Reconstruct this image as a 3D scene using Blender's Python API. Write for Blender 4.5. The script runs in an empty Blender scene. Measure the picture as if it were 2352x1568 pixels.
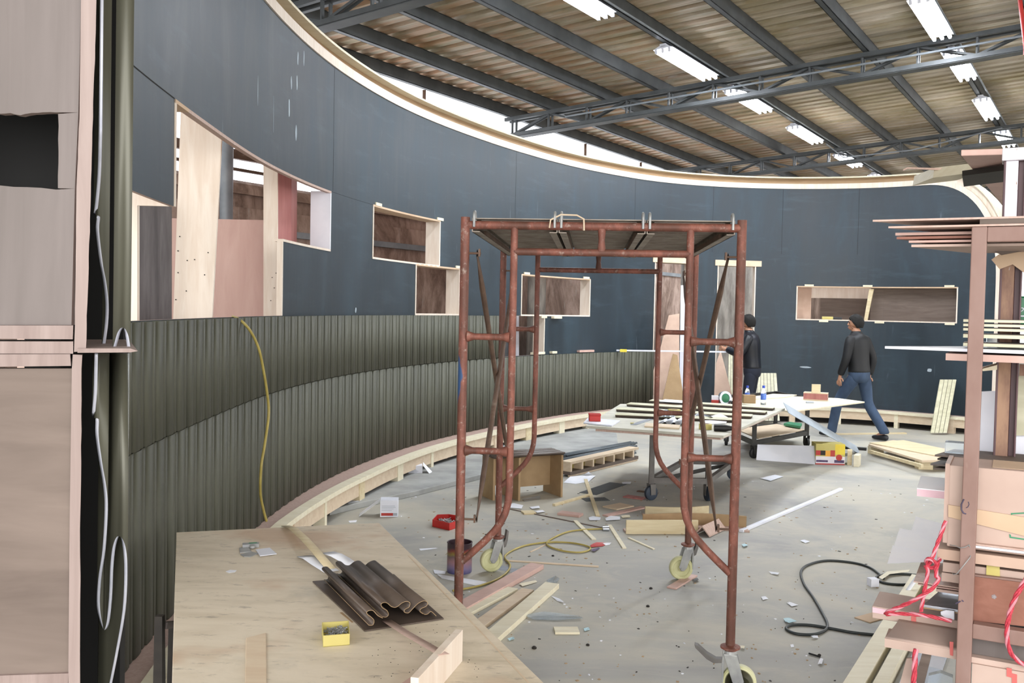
import bpy, bmesh, math, random
from mathutils import Vector, Matrix, noise as mnoise
random.seed(7)
PI = math.pi
scene = bpy.context.scene
COL = scene.collection

# ---------------------------------------------------------------- camera
F_PX, CX, CY, EYE = 2163.0, 1176.0, 784.0, 1.69
_p = math.atan(74 / F_PX)
_r = math.atan(.02)
FW = Vector((0, math.cos(_p), -math.sin(_p)))
_up = Vector((0, math.sin(_p), math.cos(_p)))
_rt = Vector((1, 0, 0))
RT = _rt * math.cos(_r) + _up * math.sin(_r)
UP = _up * math.cos(_r) - _rt * math.sin(_r)
CAM = Vector((0, 0, EYE))
cd = bpy.data.cameras.new('camera')
cam = bpy.data.objects.new('camera', cd)
COL.objects.link(cam)
cd.sensor_width = 36
cd.lens = F_PX / 2352 * 36
cd.clip_start = .05
cd.clip_end = 300
m3 = Matrix((RT, UP, -FW)).transposed()
cam.matrix_world = Matrix.Translation(CAM) @ m3.to_4x4()
scene.camera = cam

# ---------------------------------------------------------------- world, light, exposure
w = bpy.data.worlds.new('overcast')
scene.world = w
w.use_nodes = True
w.node_tree.nodes['Background'].inputs[0].default_value = (1, .985, .97, 1)
w.node_tree.nodes['Background'].inputs[1].default_value = 2.0
vs = scene.view_settings
vs.view_transform = 'Standard'
vs.look = 'None'
vs.gamma = 1
vs.use_curve_mapping = False
vs.exposure = .68
def area(name, loc, aim, sx, sy, power, col=(1, 1, 1)):
    l = bpy.data.lights.new(name, 'AREA')
    l.shape = 'RECTANGLE'
    l.size, l.size_y, l.energy, l.color = sx, sy, power, col
    o = bpy.data.objects.new(name, l)
    COL.objects.link(o)
    o.location = loc
    o.rotation_euler = (Vector(aim) - Vector(loc)).to_track_quat('-Z', 'Y').to_euler()
    return o
# daylight of the open loading side behind the camera
area('daylight_doorway', (1.6, -4.4, 2.9), (1.6, 5, 1.0), 9, 4, 280, (1, .97, .94))

# ---------------------------------------------------------------- geometry of the place
def ray(x, y):
    return FW + RT * ((x - CX) / F_PX) - UP * ((y - CY) / F_PX)
def P(x, y, z=0.0):
    d = ray(x, y)
    return CAM + d * ((z - EYE) / d.z)
def D(x, y, dep):
    d = ray(x, y)
    return CAM + d * (dep / d.y)
def V(*a):
    return Vector(a)
Z = V(0, 0, 1)
U = V(.54, .842, 0).normalized()          # along the eaves of the shed
Q = V(U.y, -U.x, 0)                       # across the shed, up the roof slope
E0 = V(-.14, 14.05, 0)
SL, EAVE = .06, 4.6
def bld(u, q, z=0):
    return E0 + U * u + Q * q + Z * z
def roof_z(q):
    return EAVE + SL * q

# curved partition: centre line of the face towards the room
_ctl = [(-1.18, 1.5), (-1.40, 2.6), (-1.56, 3.8), (-1.645, 5.0), (-1.685, 6.3), (-1.61, 7.5), (-1.42, 8.6), (-1.09, 9.75),
        (-.60, 10.9), (.08, 12.15), (.95, 13.4), (2.1, 14.5), (3.2, 15.0), (4.4, 15.1), (5.5, 14.83), (6.3, 14.3), (6.95, 13.7), (7.4, 13.1), (7.7, 12.5)]
def _cat(c, n=24):
    o = []
    for i in range(1, len(c) - 2):
        p0, p1, p2, p3 = [Vector(a) for a in c[i - 1:i + 3]]
        for k in range(n):
            t = k / n
            o.append(.5 * ((2 * p1) + (p2 - p0) * t + (2 * p0 - 5 * p1 + 4 * p2 - p3) * t * t + (3 * p1 - p0 - 3 * p2 + p3) * t ** 3))
    o.append(Vector(c[-2]))
    return o
WC = _cat(_ctl)
WS = [0.0]
for i in range(1, len(WC)):
    WS.append(WS[-1] + (WC[i] - WC[i - 1]).length)
WLEN = WS[-1]
def wall_at(s):
    s = min(max(s, 0), WLEN - 1e-6)
    lo, hi = 0, len(WS) - 1
    while hi - lo > 1:
        m = (lo + hi) // 2
        if WS[m] <= s: lo = m
        else: hi = m
    t = (s - WS[lo]) / (WS[hi] - WS[lo])
    p = WC[lo].lerp(WC[hi], t)
    a = (WC[min(lo + 2, len(WC) - 1)] - WC[max(lo - 1, 0)]).normalized()
    return p, a
def WP(s, z, b=0.0):                       # b: distance in front of the face, into the room
    p, a = wall_at(s)
    n = V(a.y, -a.x, 0)
    return V(p.x, p.y, z) + n * b
def wall_hit(x, y):
    d = ray(x, y)
    best = None
    for i in range(len(WC) - 1):
        a, b = WC[i], WC[i + 1]
        e = b - a
        den = d.x * e.y - d.y * e.x
        if abs(den) < 1e-9: continue
        t = (a.x * e.y - a.y * e.x) / den
        k = (a.x * d.y - a.y * d.x) / den
        if t > 0 and -1e-6 <= k <= 1 + 1e-6:
            best = (WS[i] + k * e.length, EYE + d.z * t)
    return best
def sx(x, y):
    return wall_hit(x, y)[0]

# ---------------------------------------------------------------- mesh building
class MB:
    def __init__(s):
        s.v, s.f, s.m = [], [], []
    def add(s, vs_, fs, m=0):
        o = len(s.v)
        s.v += [Vector(a) for a in vs_]
        s.f += [[i + o for i in f] for f in fs]
        s.m += [m] * len(fs)
        return s
    def hexa(s, c8, m=0):                  # 4 bottom, 4 top
        return s.add(c8, [(3, 2, 1, 0), (4, 5, 6, 7), (0, 1, 5, 4), (1, 2, 6, 5), (2, 3, 7, 6), (3, 0, 4, 7)], m)
    def box(s, x0, x1, y0, y1, z0, z1, m=0):
        return s.hexa([(x0, y0, z0), (x1, y0, z0), (x1, y1, z0), (x0, y1, z0), (x0, y0, z1), (x1, y0, z1), (x1, y1, z1), (x0, y1, z1)], m)
    def bar(s, p0, p1, w_, h_, up=Z, m=0):  # centred beam
        p0, p1 = Vector(p0), Vector(p1)
        a = (p1 - p0).normalized()
        sd = a.cross(up)
        if sd.length < 1e-4: sd = a.cross(V(0, 1, 0))
        sd.normalize()
        u_ = sd.cross(a).normalized()
        sd, u_ = sd * w_ / 2, u_ * h_ / 2
        return s.hexa([p0 - sd - u_, p0 + sd - u_, p1 + sd - u_, p1 - sd - u_, p0 - sd + u_, p0 + sd + u_, p1 + sd + u_, p1 - sd + u_], m)
    def prism(s, loop, vec, m=0, side=None):
        n = len(loop)
        loop = [Vector(a) for a in loop]
        vec = Vector(vec)
        s.add(loop + [a + vec for a in loop], [list(range(n))[::-1], [i + n for i in range(n)]], m)
        o = len(s.v) - 2 * n
        for i in range(n):
            j = (i + 1) % n
            s.f.append([o + i, o + j, o + j + n, o + i + n])
            s.m.append(m if side is None else side)
        return s
    def tube(s, pts, r, n=10, m=0, closed=False, cap=True):
        pts = [Vector(a) for a in pts]
        k = len(pts)
        rr = r if isinstance(r, (list, tuple)) else [r] * k
        ref = None
        rings = []
        for i in range(k):
            a = pts[(i + 1) % k] - pts[i - 1] if closed else pts[min(i + 1, k - 1)] - pts[max(i - 1, 0)]
            a.normalize()
            if ref is None:
                ref = a.orthogonal().normalized()
            ref = (ref - a * ref.dot(a))
            ref = ref.normalized() if ref.length > 1e-6 else a.orthogonal().normalized()
            b = a.cross(ref)
            rings.append([pts[i] + (ref * math.cos(2 * PI * j / n) + b * math.sin(2 * PI * j / n)) * rr[i] for j in range(n)])
        vs_ = [p for rg in rings for p in rg]
        fs = []
        for i in range(k if closed else k - 1):
            i2 = (i + 1) % k
            for j in range(n):
                j2 = (j + 1) % n
                fs.append((i * n + j, i * n + j2, i2 * n + j2, i2 * n + j))
        if cap and not closed:
            fs.append(list(range(n))[::-1])
            fs.append([(k - 1) * n + j for j in range(n)])
        return s.add(vs_, fs, m)
    def lathe(s, c, prof, n=24, ax=Z, m=0, close=False):
        ax = Vector(ax).normalized()
        x = ax.orthogonal().normalized()
        y = ax.cross(x)
        vs_ = [Vector(c) + ax * h + (x * math.cos(2 * PI * j / n) + y * math.sin(2 * PI * j / n)) * r for r, h in prof for j in range(n)]
        fs = []
        k = len(prof)
        for i in range(k if close else k - 1):
            i2 = (i + 1) % k
            for j in range(n):
                j2 = (j + 1) % n
                fs.append((i * n + j, i * n + j2, i2 * n + j2, i2 * n + j))
        if not close:
            if prof[0][0] > 1e-5: fs.append(list(range(n))[::-1])
            if prof[-1][0] > 1e-5: fs.append([(k - 1) * n + j for j in range(n)])
        return s.add(vs_, fs, m)
    def grid(s, rows, m=0):
        n = len(rows[0])
        vs_ = [p for r in rows for p in r]
        fs = [(i * n + j, i * n + j + 1, (i + 1) * n + j + 1, (i + 1) * n + j) for i in range(len(rows) - 1) for j in range(n - 1)]
        return s.add(vs_, fs, m)
    def build(s, name, mats, parent=None, smooth=False, bevel=0, solid=0, org=None, rim=None):
        mats = mats if isinstance(mats, (list, tuple)) else [mats]
        if parent is not None:
            o_ = Vector((0, 0, 0)) if parent.get('_local') else abs_loc(parent)
            loc = V(0, 0, 0)
        elif org is not None:
            o_ = loc = Vector(org)
        else:
            lo = [min(p[i] for p in s.v) for i in range(3)]
            hi = [max(p[i] for p in s.v) for i in range(3)]
            o_ = loc = V((lo[0] + hi[0]) / 2, (lo[1] + hi[1]) / 2, lo[2])
        me = bpy.data.meshes.new(name)
        me.from_pydata([tuple(p - o_) for p in s.v], [], s.f)
        for mt in mats: me.materials.append(mt)
        me.polygons.foreach_set('material_index', s.m)
        bm = bmesh.new()
        bm.from_mesh(me)
        bmesh.ops.remove_doubles(bm, verts=bm.verts, dist=1e-5)
        bmesh.ops.recalc_face_normals(bm, faces=bm.faces)
        bm.to_mesh(me)
        bm.free()
        if smooth:
            me.polygons.foreach_set('use_smooth', [True] * len(me.polygons))
            me.set_sharp_from_angle(angle=math.radians(40))
        me.update()
        o = bpy.data.objects.new(name, me)
        COL.objects.link(o)
        o.location = loc
        if parent is not None:
            o.parent = parent
            if parent.get('_local'): o['_local'] = 1
        if solid:
            md = o.modifiers.new('thickness', 'SOLIDIFY')
            md.thickness = solid
            md.offset = 0
            if rim is not None: md.material_offset_rim = rim
        if bevel:
            md = o.modifiers.new('bevel', 'BEVEL')
            md.width = bevel
            md.segments = 2
            md.limit_method = 'ANGLE'
        return o
def abs_loc(o):
    l = Vector(o.location)
    while o.parent is not None:
        o = o.parent
        l += Vector(o.location)
    return l
def tag(o, label, cat, group=None, kind=None):
    o['label'] = label
    o['category'] = cat
    if group: o['group'] = group
    if kind: o['kind'] = kind
    return o
def thing(name, label, cat, loc=(0, 0, 0), rz=0, group=None, local=False):
    o = bpy.data.objects.new(name, None)
    o.empty_display_size = .1
    COL.objects.link(o)
    o.location = loc
    o.rotation_euler = (0, 0, rz)
    if local: o['_local'] = 1
    return tag(o, label, cat, group)
def struct(o):
    o['kind'] = 'structure'
    return o
def copy_tree(o, parent=None):
    c = o.copy()
    COL.objects.link(c)
    if parent is not None: c.parent = parent
    for ch in list(o.children): copy_tree(ch, c)
    return c

# ---------------------------------------------------------------- materials
def lin(h):
    h = h.lstrip('#')
    o = []
    for i in (0, 2, 4):
        c = int(h[i:i + 2], 16) / 255
        o.append(c / 12.92 if c <= .04045 else ((c + .055) / 1.055) ** 2.4)
    return (*o, 1)
class NT:
    def __init__(s, name):
        s.mat = bpy.data.materials.new(name)
        s.mat.use_nodes = True
        s.t = s.mat.node_tree
        s.b = s.t.nodes['Principled BSDF']
        s.co = s.n('ShaderNodeTexCoord')
        s.oi = s.n('ShaderNodeObjectInfo')
    def n(s, ty, **k):
        nd = s.t.nodes.new(ty)
        for a, b in k.items(): setattr(nd, a, b)
        return nd
    def l(s, a, b): s.t.links.new(a, b)
    def coord(s, scale=(1, 1, 1), rand=True, rot=(0, 0, 0)):
        mp = s.n('ShaderNodeMapping')
        s.l(s.co.outputs['Object'], mp.inputs[0])
        mp.inputs['Scale'].default_value = scale
        mp.inputs['Rotation'].default_value = rot
        if rand:
            cb = s.n('ShaderNodeCombineXYZ')
            ml = s.n('ShaderNodeMath', operation='MULTIPLY')
            s.l(s.oi.outputs['Random'], ml.inputs[0])
            ml.inputs[1].default_value = 37
            for i in range(3): s.l(ml.outputs[0], cb.inputs[i])
            s.l(cb.outputs[0], mp.inputs['Location'])
        return mp.outputs[0]
    def noise(s, vec, scale=5, detail=4, rough=.55, dist=0):
        nd = s.n('ShaderNodeTexNoise')
        nd.inputs['Scale'].default_value = scale
        nd.inputs['Detail'].default_value = detail
        nd.inputs['Roughness'].default_value = rough
        nd.inputs['Distortion'].default_value = dist
        s.l(vec, nd.inputs['Vector'])
        return nd.outputs[0]
    def ramp(s, fac, stops):
        nd = s.n('ShaderNodeValToRGB')
        cr = nd.color_ramp
        while len(cr.elements) < len(stops): cr.elements.new(.5)
        for e, (p_, c_) in zip(cr.elements, stops):
            e.position = p_
            e.color = c_ if not isinstance(c_, (int, float)) else (c_, c_, c_, 1)
        s.l(fac, nd.inputs[0])
        return nd.outputs[0]
    def mix(s, fac, a, b, mode='MIX'):
        nd = s.n('ShaderNodeMix', data_type='RGBA', blend_type=mode)
        for v_, i in ((fac, 0), (a, 6), (b, 7)):
            if isinstance(v_, (int, float)): nd.inputs[i].default_value = v_
            elif isinstance(v_, tuple): nd.inputs[i].default_value = v_
            else: s.l(v_, nd.inputs[i])
        return nd.outputs[2]
    def math(s, op, a, b=0.0):
        nd = s.n('ShaderNodeMath', operation=op)
        for v_, i in ((a, 0), (b, 1)):
            if isinstance(v_, (int, float)): nd.inputs[i].default_value = v_
            else: s.l(v_, nd.inputs[i])
        return nd.outputs[0]
    def bump(s, h, st=.2, dist=.005):
        nd = s.n('ShaderNodeBump')
        nd.inputs['Strength'].default_value = st
        nd.inputs['Distance'].default_value = dist
        s.l(h, nd.inputs['Height'])
        s.l(nd.outputs[0], s.b.inputs['Normal'])
    def fin(s, col, rough=.6, metal=0.0, spec=None):
        if isinstance(col, tuple): s.b.inputs['Base Color'].default_value = col
        else: s.l(col, s.b.inputs['Base Color'])
        if isinstance(rough, (int, float)): s.b.inputs['Roughness'].default_value = rough
        else: s.l(rough, s.b.inputs['Roughness'])
        s.b.inputs['Metallic'].default_value = metal
        if spec is not None: s.b.inputs['Specular IOR Level'].default_value = spec
        return s.mat
def M(name, a, b, scale=(1, 1, 1), ns=6, rough=.6, metal=0, lo=.35, hi=.65, bump=0, spec=None, detail=4, c=None):
    t = NT(name)
    v = t.coord(scale)
    f = t.noise(v, ns, detail)
    st = [(lo, lin(a)), (hi, lin(b))]
    if c: st.append((min(hi + .15, 1), lin(c)))
    col = t.ramp(f, st)
    if bump: t.bump(f, bump)
    return t.fin(col, rough, metal, spec)
def wood(name, a, b, grain=(1, 9, 9), ns=3, rough=.6, spots=None):
    t = NT(name)
    f = t.noise(t.coord(grain), ns, 5, .6, .6)
    col = t.ramp(f, [(.3, lin(a)), (.7, lin(b))])
    if spots:
        g = t.noise(t.coord((1, 1, 1)), 7, 5, .65)
        col = t.mix(t.ramp(g, [(.56, 0.0), (.68, 1.0)]), col, lin(spots))
    t.bump(f, .08, .003)
    return t.fin(col, rough)
MAT = {}
MAT['ply'] = wood('pale_plywood', 'D6C6AE', 'C7B197', (1, 6, 6))
MAT['ply_x'] = wood('pale_plywood_upright', 'E2D8CC', 'D4C4B4', (7, 7, .8))
MAT['ply_pink'] = wood('pink_plywood', 'C9AAA0', 'BB998F', (4, 4, .7), 2)
MAT['ply_red'] = wood('red_veneer', 'B07570', '9C5F5C', (6, 6, .6))
MAT['ply_grey'] = wood('weathered_plywood', '6C6462', '59524F', (5, 5, .5), 3, .7)
MAT['ply_brown'] = wood('brown_plywood', '6E6159', '554942', (.6, .6, 5), 3, .7)
MAT['ply_edge'] = wood('plywood_edge', 'C2ABA0', 'B09488', (14, 14, 1))
MAT['pine'] = wood('pine_wood', 'D8CCAC', 'C6B48E', (1, 8, 8))
MAT['pine_pale'] = wood('pale_pine', 'E2DCC6', 'D4CBB0', (1, 8, 8))
MAT['mdf'] = M('mdf', 'A98F6C', '987E5D', (1, 1, 1), 5, .75)
MAT['mdf_pink'] = M('pink_mdf', 'BFA594', 'AF9483', (1, 1, 1), 4, .75)
MAT['cardboard'] = M('cardboard', 'C0AA9F', 'B39C91', (1, 1, 1), 3, .8)
MAT['cardboard_tan'] = M('tan_cardboard', 'C9B096', 'BBA085', (1, 1, 1), 3, .8)
MAT['white'] = M('white_board', 'E6E8F2', 'D6DAE6', (1, 1, 1), 3, .55)
MAT['paper'] = M('white_paper', 'ECEEF5', 'DADFEA', (1, 1, 1), 4, .8)
MAT['bright_paper'] = M('bright_white_paper', 'FAFBFF', 'F2F4FC', (1, 1, 1), 4, .7)
MAT['pinkfoam'] = M('pink_board_edge', 'E4C6D0', 'D8B4C0', (1, 1, 1), 9, .7)
MAT['cream'] = M('cream_lacquer', 'CFCDB4', 'BDBBA0', (1, 1, 6), 4, .45)
MAT['green'] = M('olive_grey_aluminium', '55564A', '494A40', (4, 4, .4), 4, .6, 0, spec=.35)
MAT['green_dark'] = M('dark_bronze_aluminium', '5C5048', '4C423B', (2, 2, 2), 4, .45, .1)
MAT['deck'] = M('rusty_galvanised_deck', 'A39A8F', '84776C', (1, 1, 1), 9, .6, 0, c='B8AEA2')
MAT['slate'] = M('slate_profile', '5E666C', '4A5257', (1, 1, 1), 5, .45, .2)
MAT['flatbar'] = M('pale_blue_grey_bar', 'B4C0CC', 'A2AEBB', (1, 1, 1), 4, .5)
MAT['near_edge'] = wood('raw_plywood_edge', '8C7D78', '756560', (14, 14, 1))
MAT['bench2'] = M('dusty_table_top', 'C6C4B8', 'B2B0A4', (1, 1, 1), 4, .7)
MAT['cove'] = wood('tan_cove_with_shade', 'A58968', '927654', (1, 1, 6), 2)  # tan deepened for the shade under the cornice cap
MAT['whitewash'] = M('dark_board_with_whitewash', '4A4648', '6A6668', (5, 5, .6), 3, .8, c='C0BFC0')
MAT['scuff'] = M('pale_scuff', 'A9B4BC', '93A0AA', ns=20)
MAT['alu'] = M('bare_aluminium', 'BFC4CC', 'A9AFB8', (1, 8, 8), 5, .35, .85)
MAT['alu_pale'] = M('sawn_aluminium_edge', 'C9CCD8', 'B2B6C4', (1, 1, 1), 20, .35, .3)
MAT['steel'] = M('grey_painted_steel', '4C5052', '3C4042', (1, 1, 1), 4, .55, .1)
MAT['steel_light'] = M('light_grey_steel', '8C9399', '757C83', (1, 1, 1), 4, .5, .2)
MAT['cart'] = M('cart_steel', '3C3B38', '2E2D2B', (1, 1, 1), 6, .55, .3)
MAT['cart_grey'] = M('cart_grey_steel', '6E6B68', '5B5856', (1, 1, 1), 6, .55, .3)
MAT['zinc'] = M('zinc', 'A6A8A6', '8C8E90', (1, 1, 1), 12, .45, .35)
MAT['nylon'] = M('cream_nylon', 'CFCFA6', 'B4B487', (1, 1, 1), 9, .45)
MAT['rubber'] = M('blue_grey_rubber', '2E3A4A', '232C38', (1, 1, 1), 9, .6)
MAT['blackr'] = M('black_plastic', '1B1B1C', '131314', (1, 1, 1), 9, .5)
MAT['void'] = M('shade_and_seam_black', '060606', '040404', (1, 1, 1), 5, .9)  # near-black: painted shade of the recesses, and the panel seams
MAT['blackwood'] = M('dark_stained_wood', '2B2621', '1E1A17', (1, 1, 4), 5, .7)
MAT['red'] = M('red_plastic', 'C02A24', 'A8201C', (1, 1, 1), 4, .4)
MAT['redtape'] = M('salmon_red_tape', 'CC6A66', 'C05E5A', ns=4, rough=.4)
MAT['yellow'] = M('yellow_card', 'C6BB74', 'B8AC62', (1, 1, 1), 4, .6)
MAT['hose'] = M('yellow_hose', 'B3A35A', '9D8D48', (1, 1, 1), 9, .45)
MAT['cable'] = M('black_cable', '2D3334', '22282A', (1, 1, 1), 9, .5)
MAT['cherry'] = wood('cherry_veneer', '946454', '805242', (1, 7, 7))
MAT['redline'] = M('print_red', 'B84038', 'A8322C', ns=3)
MAT['printgrey'] = M('print_grey', 'A9B0BC', '9AA2AE', ns=3)
MAT['printgreen'] = M('print_green', '3F8A66', '357A58', ns=3)
MAT['cangreen'] = M('green_tin', '127A4C', '0C6A40', ns=3, rough=.3)
MAT['concrete_col'] = M('column_concrete', 'B9B8B2', '8B8984', (3, 3, .7), 4, .85)
MAT['skin'] = M('skin', 'B98C72', 'AB7D64', ns=8, rough=.55)
MAT['hair'] = M('black_hair', '0E0D0B', '080706', (20, 20, 4), 8, .85)
MAT['jacket'] = M('black_jacket', '0A0D14', '07090E', (1, 1, 1), 6, .6)
MAT['jacket2'] = M('dark_navy_jacket', '0D1320', '090D16', (1, 1, 1), 6, .42)
MAT['jeans'] = M('blue_jeans', '3B4E68', '293950', (1, 1, .6), 6, .8)
MAT['trousers'] = M('dark_trousers', '1C2334', '151A28', (1, 1, 1), 6, .8)
MAT['shoe'] = M('dark_shoes', '22252B', '181A1F', ns=6, rough=.5)
def emis(name, col, st):
    t = NT(name)
    t.b.inputs['Base Color'].default_value = lin(col)
    t.b.inputs['Emission Color'].default_value = lin(col)
    t.b.inputs['Emission Strength'].default_value = st
    return t.mat
MAT['tube_light'] = emis('lit_fluorescent', 'F4F8FF', 22)

def m_floor():
    t = NT('dusty_concrete_floor')
    v = t.coord((1, 1, 1), False)
    a = t.noise(v, .55, 6, .6, .8)
    col = t.ramp(a, [(.32, lin('8F8F8E')), (.47, lin('A3A29C')), (.6, lin('B3AFA2')), (.75, lin('9C9D9D'))])
    b = t.noise(t.coord((1, 2.2, 1), False, (0, 0, .5)), 1.6, 8, .7, 1.5)
    col = t.mix(t.ramp(b, [(.5, 0.0), (.72, .55)]), col, lin('BDB8A8'))
    c = t.noise(t.coord((1, 1, 1), False), 1.1, 7, .72, .4)
    col = t.mix(t.ramp(c, [(.56, 0.0), (.78, .6)]), col, lin('767A7C'))
    d = t.noise(v, 38, 3, .7)
    col = t.mix(t.ramp(d, [(.66, 0.0), (.74, .35)]), col, lin('6C675E'))
    t.bump(d, .08, .004)
    return t.fin(col, .62, 0, .35)
MAT['floor'] = m_floor()
MAT['slab'] = M('grey_slab_concrete', 'A8AAA8', '8C8E8C', (1, 1, 1), 3, .8)
def m_black():
    t = NT('black_painted_plywood')
    a = t.noise(t.coord((1.4, 1.4, .35), False), 1.6, 6, .62, .5)
    col = t.ramp(a, [(.3, lin('12212B')), (.52, lin('172833')), (.72, lin('213541'))])
    b = t.noise(t.coord((.7, .7, 4), False), 2.2, 5, .65)
    col = t.mix(t.ramp(b, [(.56, 0.0), (.75, .32)]), col, lin('3B4D59'))
    c = t.noise(t.coord((7, 7, .9), False), 1.5, 3, .6)
    col = t.mix(t.ramp(c, [(.70, 0.0), (.76, .22)]), col, lin('76828C'))
    t.bump(a, .06, .01)
    r = t.ramp(a, [(.3, .42), (.75, .58)])
    return t.fin(col, r, 0, .6)
MAT['black'] = m_black()
def m_rust():
    t = NT('red_oxide_paint_with_rust')
    v = t.coord((1, 1, .45))
    a = t.noise(v, 16, 6, .7)
    col = t.ramp(a, [(.3, lin('55382E')), (.5, lin('77483C')), (.62, lin('8A5648'))])
    b = t.noise(t.coord((1, 1, 1)), 34, 4, .7)
    col = t.mix(t.ramp(b, [(.58, 0.0), (.72, .75)]), col, lin('A89A90'))
    c = t.noise(t.coord((1, 1, .3)), 5, 5, .65)
    col = t.mix(t.ramp(c, [(.5, 0.0), (.62, .7)]), col, lin('4E3328'))
    t.bump(b, .15, .002)
    return t.fin(col, .62, .1), t, col
MAT['rust'] = m_rust()[0]
def m_rust_blue():
    _, t, col = m_rust()
    sp = t.n('ShaderNodeSeparateXYZ')
    t.l(t.co.outputs['Object'], sp.inputs[0])
    f = t.noise(t.coord((1, 1, .5), False), 20, 3, .6)
    z = t.math('ADD', t.math('ABSOLUTE', t.math('SUBTRACT', sp.outputs[2], 1.385)), t.math('MULTIPLY', f, .14))
    x = t.math('ADD', sp.outputs[0], .617)
    k = t.math('ADD', z, t.math('MULTIPLY', x, 4))
    col = t.mix(t.ramp(k, [(.13, 1.0), (.15, 0.0)]), col, lin('2F4E78'))
    t.fin(col, .55, .1)
    t.mat.name = 'red_oxide_paint_with_blue_patch'
    return t.mat
MAT['rust_blue'] = m_rust_blue()
MAT['rustbrown'] = M('brown_rusty_steel', '5A463A', '6E5748', (1, 1, 2), 9, .65, .3, c='8A7C70')
MAT['rackred'] = M('faded_red_rack_paint', '8C726A', '80645B', (2, 2, 1), 5, .6, 0, c='A5938B')
def m_roof():
    t = NT('stained_metal_roof_sheet')
    sp = t.n('ShaderNodeSeparateXYZ')
    t.l(t.co.outputs['Object'], sp.inputs[0])
    rot = (0, 0, math.atan2(U.y, U.x))
    # long streaks run across the shed, with the ribs
    mp = t.n('ShaderNodeMapping')
    t.l(t.co.outputs['Object'], mp.inputs[0])
    mp.vector_type = 'TEXTURE'
    mp.inputs['Rotation'].default_value = rot
    def sc(a, b):
        m_ = t.n('ShaderNodeMapping')
        t.l(mp.outputs[0], m_.inputs[0])
        m_.inputs['Scale'].default_value = (a, b, 1)
        return m_.outputs[0]
    a = t.noise(sc(9, .5), 1.5, 6, .68)
    base = t.ramp(a, [(.3, lin('97907F')), (.5, lin('B0A591')), (.68, lin('CCC3B4'))])
    g = t.noise(sc(2, .8), 1.1, 5, .65)
    base = t.mix(t.ramp(g, [(.45, 0.0), (.64, .8)]), base, lin('918664'))
    # rust gathers along the low eaves
    s2 = t.n('ShaderNodeSeparateXYZ')
    t.l(mp.outputs[0], s2.inputs[0])
    k = t.math('MULTIPLY', s2.outputs[1], -1.0)
    low = t.ramp(t.math('MULTIPLY', k, .2), [(0.0, .75), (.9, .1)])
    r_ = t.noise(sc(8, .8), 1.4, 5, .7)
    rust = t.math('MULTIPLY', t.ramp(r_, [(.42, 0.0), (.6, 1.0)]), low)
    col = t.mix(rust, base, lin('BE8E6A'))
    wv = t.noise(sc(9, .7), 2.0, 4, .7)
    col = t.mix(t.ramp(wv, [(.63, 0.0), (.72, .55)]), col, lin('C9C6C0'))
    return t.fin(col, .6, .1)
MAT['roof'] = m_roof()
def m_stain():
    t = NT('stained_brown_concrete')
    a = t.noise(t.coord((1, 1, .5), False), 1.7, 8, .72, .6)
    col = t.ramp(a, [(.3, lin('4E3E37')), (.43, lin('7E695E')), (.56, lin('AC968A')), (.72, lin('C8B2A8'))])
    sp = t.n('ShaderNodeSeparateXYZ')
    t.l(t.co.outputs['Object'], sp.inputs[0])
    b = t.noise(t.coord((2.4, 2.4, .5), False), 2, 6, .7)
    k = t.math('ADD', t.math('MULTIPLY', sp.outputs[2], -.55), t.math('ADD', b, .82))
    col = t.mix(t.ramp(k, [(.5, 0.0), (.75, .8)]), col, lin('4E443E'))
    c = t.noise(t.coord((5, 5, .6), False), 1.6, 5, .7)
    col = t.mix(t.ramp(c, [(.6, 0.0), (.7, .6)]), col, lin('B9B4AE'))
    return t.fin(col, .9)
MAT['stain'] = m_stain()
def m_clere():
    t = NT('daylit_translucent_sheet')
    a = t.noise(t.coord((6, 6, .25), False), 2, 5, .7)
    col = t.ramp(a, [(.36, lin('B4B9BD')), (.46, lin('F0F4FA'))])
    t.l(col, t.b.inputs['Base Color'])
    t.l(col, t.b.inputs['Emission Color'])
    t.b.inputs['Emission Strength'].default_value = 1.7
    return t.mat
MAT['clere'] = m_clere()
def m_bench():
    t = NT('scuffed_plywood_bench_top')
    a = t.noise(t.coord((1, 3, 1)), 2.2, 6, .62, .5)
    col = t.ramp(a, [(.3, lin('CABEA9')), (.5, lin('D8CDBA')), (.7, lin('C2B7A2'))])
    b = t.noise(t.coord((1, 1, 1)), 1.6, 4, .6)
    col = t.mix(t.ramp(b, [(.56, 0.0), (.66, .6)]), col, lin('B8977A'))
    c = t.noise(t.coord((2, 6, 2), True, (0, 0, .6)), 5, 6, .75)
    col = t.mix(t.ramp(c, [(.58, 0.0), (.68, .75)]), col, lin('968D80'))
    d = t.noise(t.coord((1, 1, 1)), 3, 5, .7)
    col = t.mix(t.ramp(d, [(.6, 0.0), (.75, .35)]), col, lin('9C9C94'))
    t.bump(c, .05, .003)
    return t.fin(col, .6)
MAT['bench'] = m_bench()
def m_glass():
    t = NT('clear_plastic')
    t.b.inputs['Base Color'].default_value = (.85, .92, .98, 1)
    t.b.inputs['Roughness'].default_value = .12
    t.b.inputs['Transmission Weight'].default_value = .85
    t.b.inputs['IOR'].default_value = 1.2
    return t.mat
MAT['clear'] = m_glass()
MAT['label_blue'] = M('blue_bottle_label', '3A62C8', '6A8FE0', ns=30, rough=.4)
MAT['cap_blue'] = M('blue_cap', '2F4FC0', '2846B0', ns=3, rough=.4)
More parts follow.
